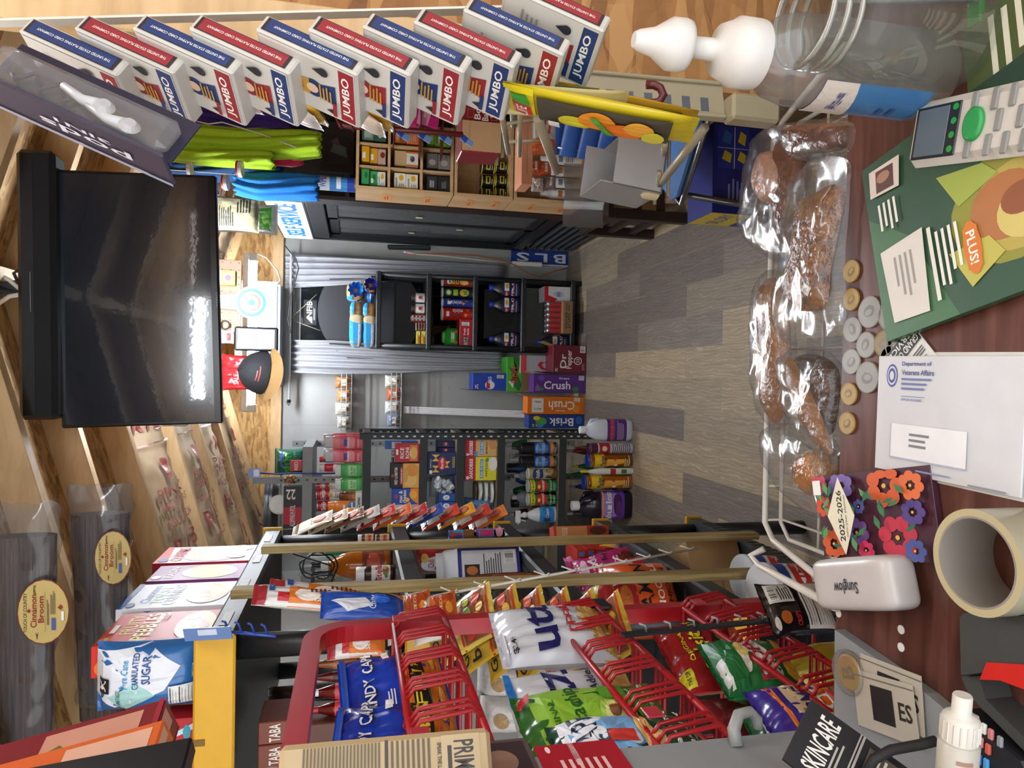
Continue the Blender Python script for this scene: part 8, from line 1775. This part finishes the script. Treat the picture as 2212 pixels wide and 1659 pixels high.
pack('dark brown cured slab in a clear bag left of the pepper-rubbed pack', (1760, 850), [('meat', [(1718, 775), (1770, 768), (1812, 800), (1812, 880), (1795, 940), (1760, 910), (1725, 850)], -.004, .014, DRK, .004), ('rind', [(1700, 780), (1722, 790), (1775, 900), (1800, 980), (1770, 960), (1722, 880)], .01, .01, TAN, .003)],
     [(1690, 770), (1770, 755), (1815, 790), (1816, 900), (1812, 1000), (1770, 985), (1710, 900)], ZM + .01)
pack('round brown smoked piece in a large loose clear bag at the left', (1745, 1010), [('meat', [(1742, 985), (1790, 965), (1812, 1000), (1812, 1050), (1780, 1075), (1745, 1050), (1735, 1015)], 0, .026, TAN, .003)],
     [(1655, 925), (1710, 915), (1790, 940), (1818, 980), (1818, 1060), (1806, 1130), (1740, 1100), (1680, 1040), (1648, 980)], ZM + .005)
# ---------- cinnamon brooms up on the left, gift bags ----------
def broom(label, x0, x1, y0, y1, Y, lab, seed):
    a_, b_ = at((x0 + x1) / 2, y0, Y=Y), at((x0 + x1) / 2 + 4, y1, Y=Y); hw = (at(x0, y0, Y=Y) - at(x1, y0, Y=Y)).length / 2
    t = thing('cinnamon_broom', label, 'broom', a_); d = b_ - a_; ln = d.length
    M = frame(a_, d, V((0, 0, 1))); t.matrix_world = M
    BRM = grain('broom_bristles_%d' % seed, [(.3, '2c2220'), (.5, '4a3c36'), (.75, '6a5a50')], (2, 60, 60), .8, 3, .5)
    def fn(u, v, s=1, ex=0):
        a = 2 * PI * v; w_ = hw * (.9 + ex + .03 * NZ.noise(V((u * 9, v * 9, seed)))) * (1 - .25 * u)
        return V((.03 - ex * .4 + u * ln, .028 * math.sin(a) * (1 + ex) * -1, w_ * math.cos(a)))
    g = G(); g.grid(lambda u, v: fn(u, v), 24, 28, BRM)
    g.add([fn(0, j / 28) for j in range(28)], [tuple(range(28))], BRM); g.build('bristles', t)
    g = G()
    def fb(u, v):
        p = fn(u, v, 1, .1); q = NZ.noise(V((u * 14, v * 5, seed + 3)))
        p.x = -.035 + u * (ln + .03) + (.016 * NZ.noise(V((v * 9, seed, 2))) if u < .05 else 0); p += V((0, .006 * q, .008 * q)); 
        if u < .12: p.y *= .5 + 4 * u; p.z *= 1 + .04 * math.sin(v * 40)
        return p
    g.grid(fb, 40, 40, mat('e8eaee', .1, 'film', .6)); g.build('plastic_bag', t)
    lx, ly, rx, ry = lab
    pc = M.inverted() @ at(lx, ly, Y=Y - .05); w2 = ry / 1530 * Y * .98; h2 = rx / 1530 * Y * .98
    g = G(); sg = 1 if (M.to_3x3() @ V((0, 1, 0))).y > 0 else -1
    n = 40; yy = -.036 * sg
    ex = -1                                       # local x runs to the left in the room
    def el(u, v): return V((pc.x + (u - .5) * 2 * w2 * ex, yy, pc.z + (v - .5) * 2 * h2)), V((0, -sg, 0))
    g.decal('e .5 .5 .5 .5 6a2c24;e .5 .5 .48 .475 c0a868;t .5 .84 .6 .07 3a2c20 0 TOUCH_OF_COUNTRY;t .84 .66 .2 .06 3a2c20 -50 MAGIC;t .14 .62 .12 .06 3a2c20 60 A;t .52 .68 .5 .12 8a3428 0 Cinnamon;t .54 .54 .4 .11 8a3428 0 Broom;r .2 .46 .8 .465 5a4a34;l .3 .38 .7 .43 5a4a34 2;r .22 .26 .4 .34 4a5a94;l .46 .26 .84 .36 6a5a40 4;p 8a2c24 .5 .76 .53 .8 .56 .76 .53 .72;p 8a2c24 .52 .16 .56 .22 .6 .16 .56 .12;r .36 .1 .5 .15 e8e8e4', el, .0008); g.build('oval_label', t)
    return t
broom('dark cinnamon broom in a clear bag, upper left of the two', -30, 132, 1125, 1640, 1.62, (88, 1326, 46, 64), 1)
broom('dark cinnamon broom in a clear bag, lower right of the two', 146, 288, 1080, 1520, 1.75, (240, 1208, 34, 54), 2)
for i, (xt, yt, xb, yb, D, wd, th, c_, F, lb) in enumerate(((-60, 1690, 350, 1612, .80, .045, .10, '7a1c2c', 'p c8907c .1 .1 .9 .1 .9 .6 .1 .6;e .4 .3 .2 .08 d87830;p 6a6a34 .5 .4 .7 .5 .6 .6;r 0 .0 1 .03 9a2c3c', 'dark red patterned gift bag hanging at the upper left'),
                                                (-60, 1712, 346, 1640, .74, .03, .08, 'd0602c', 'p d8a890 .1 .05 .9 .05 .9 .5 .1 .5;p 5a5a2c .3 .1 .5 .05 .5 .3', 'orange gift bag hanging beside the red one'),
                                                (-60, 1705, 400, 1682, .66, .02, .08, '15161a', '', 'black glossy folder hanging at the far left edge'))):
    top, bot = at(xt, yt, D=D), at(xb, yb, D=D); ax = top - bot; ln = ax.length
    g = G(); sd = V((.35, .94, 0)); M = frame(bot, sd, ax)
    g.box(-th / 2, -wd / 2, 0, th / 2, wd / 2, ln, mat(c_, .35, 'foil' if i < 2 else ''), .002)
    for s in (-1, 1): 
        if F: g.decal(F, lambda u, v: (V(((u - .5) * th * -s, s * wd / 2, ln * v)), V((0, s, 0))), .0004)
    if F: g.decal(F, lambda u, v: (V((-th / 2, wd * (.5 - u), ln * v)), V((-1, 0, 0))), .0004); g.decal(F, lambda u, v: (V((u * th - th / 2, wd * (v - .5), 0)), V((0, 0, -1))), .0004)
    fin(g.build('gift_bag' if i < 2 else 'folder'), M, lb, 'gift bag' if i < 2 else 'folder')
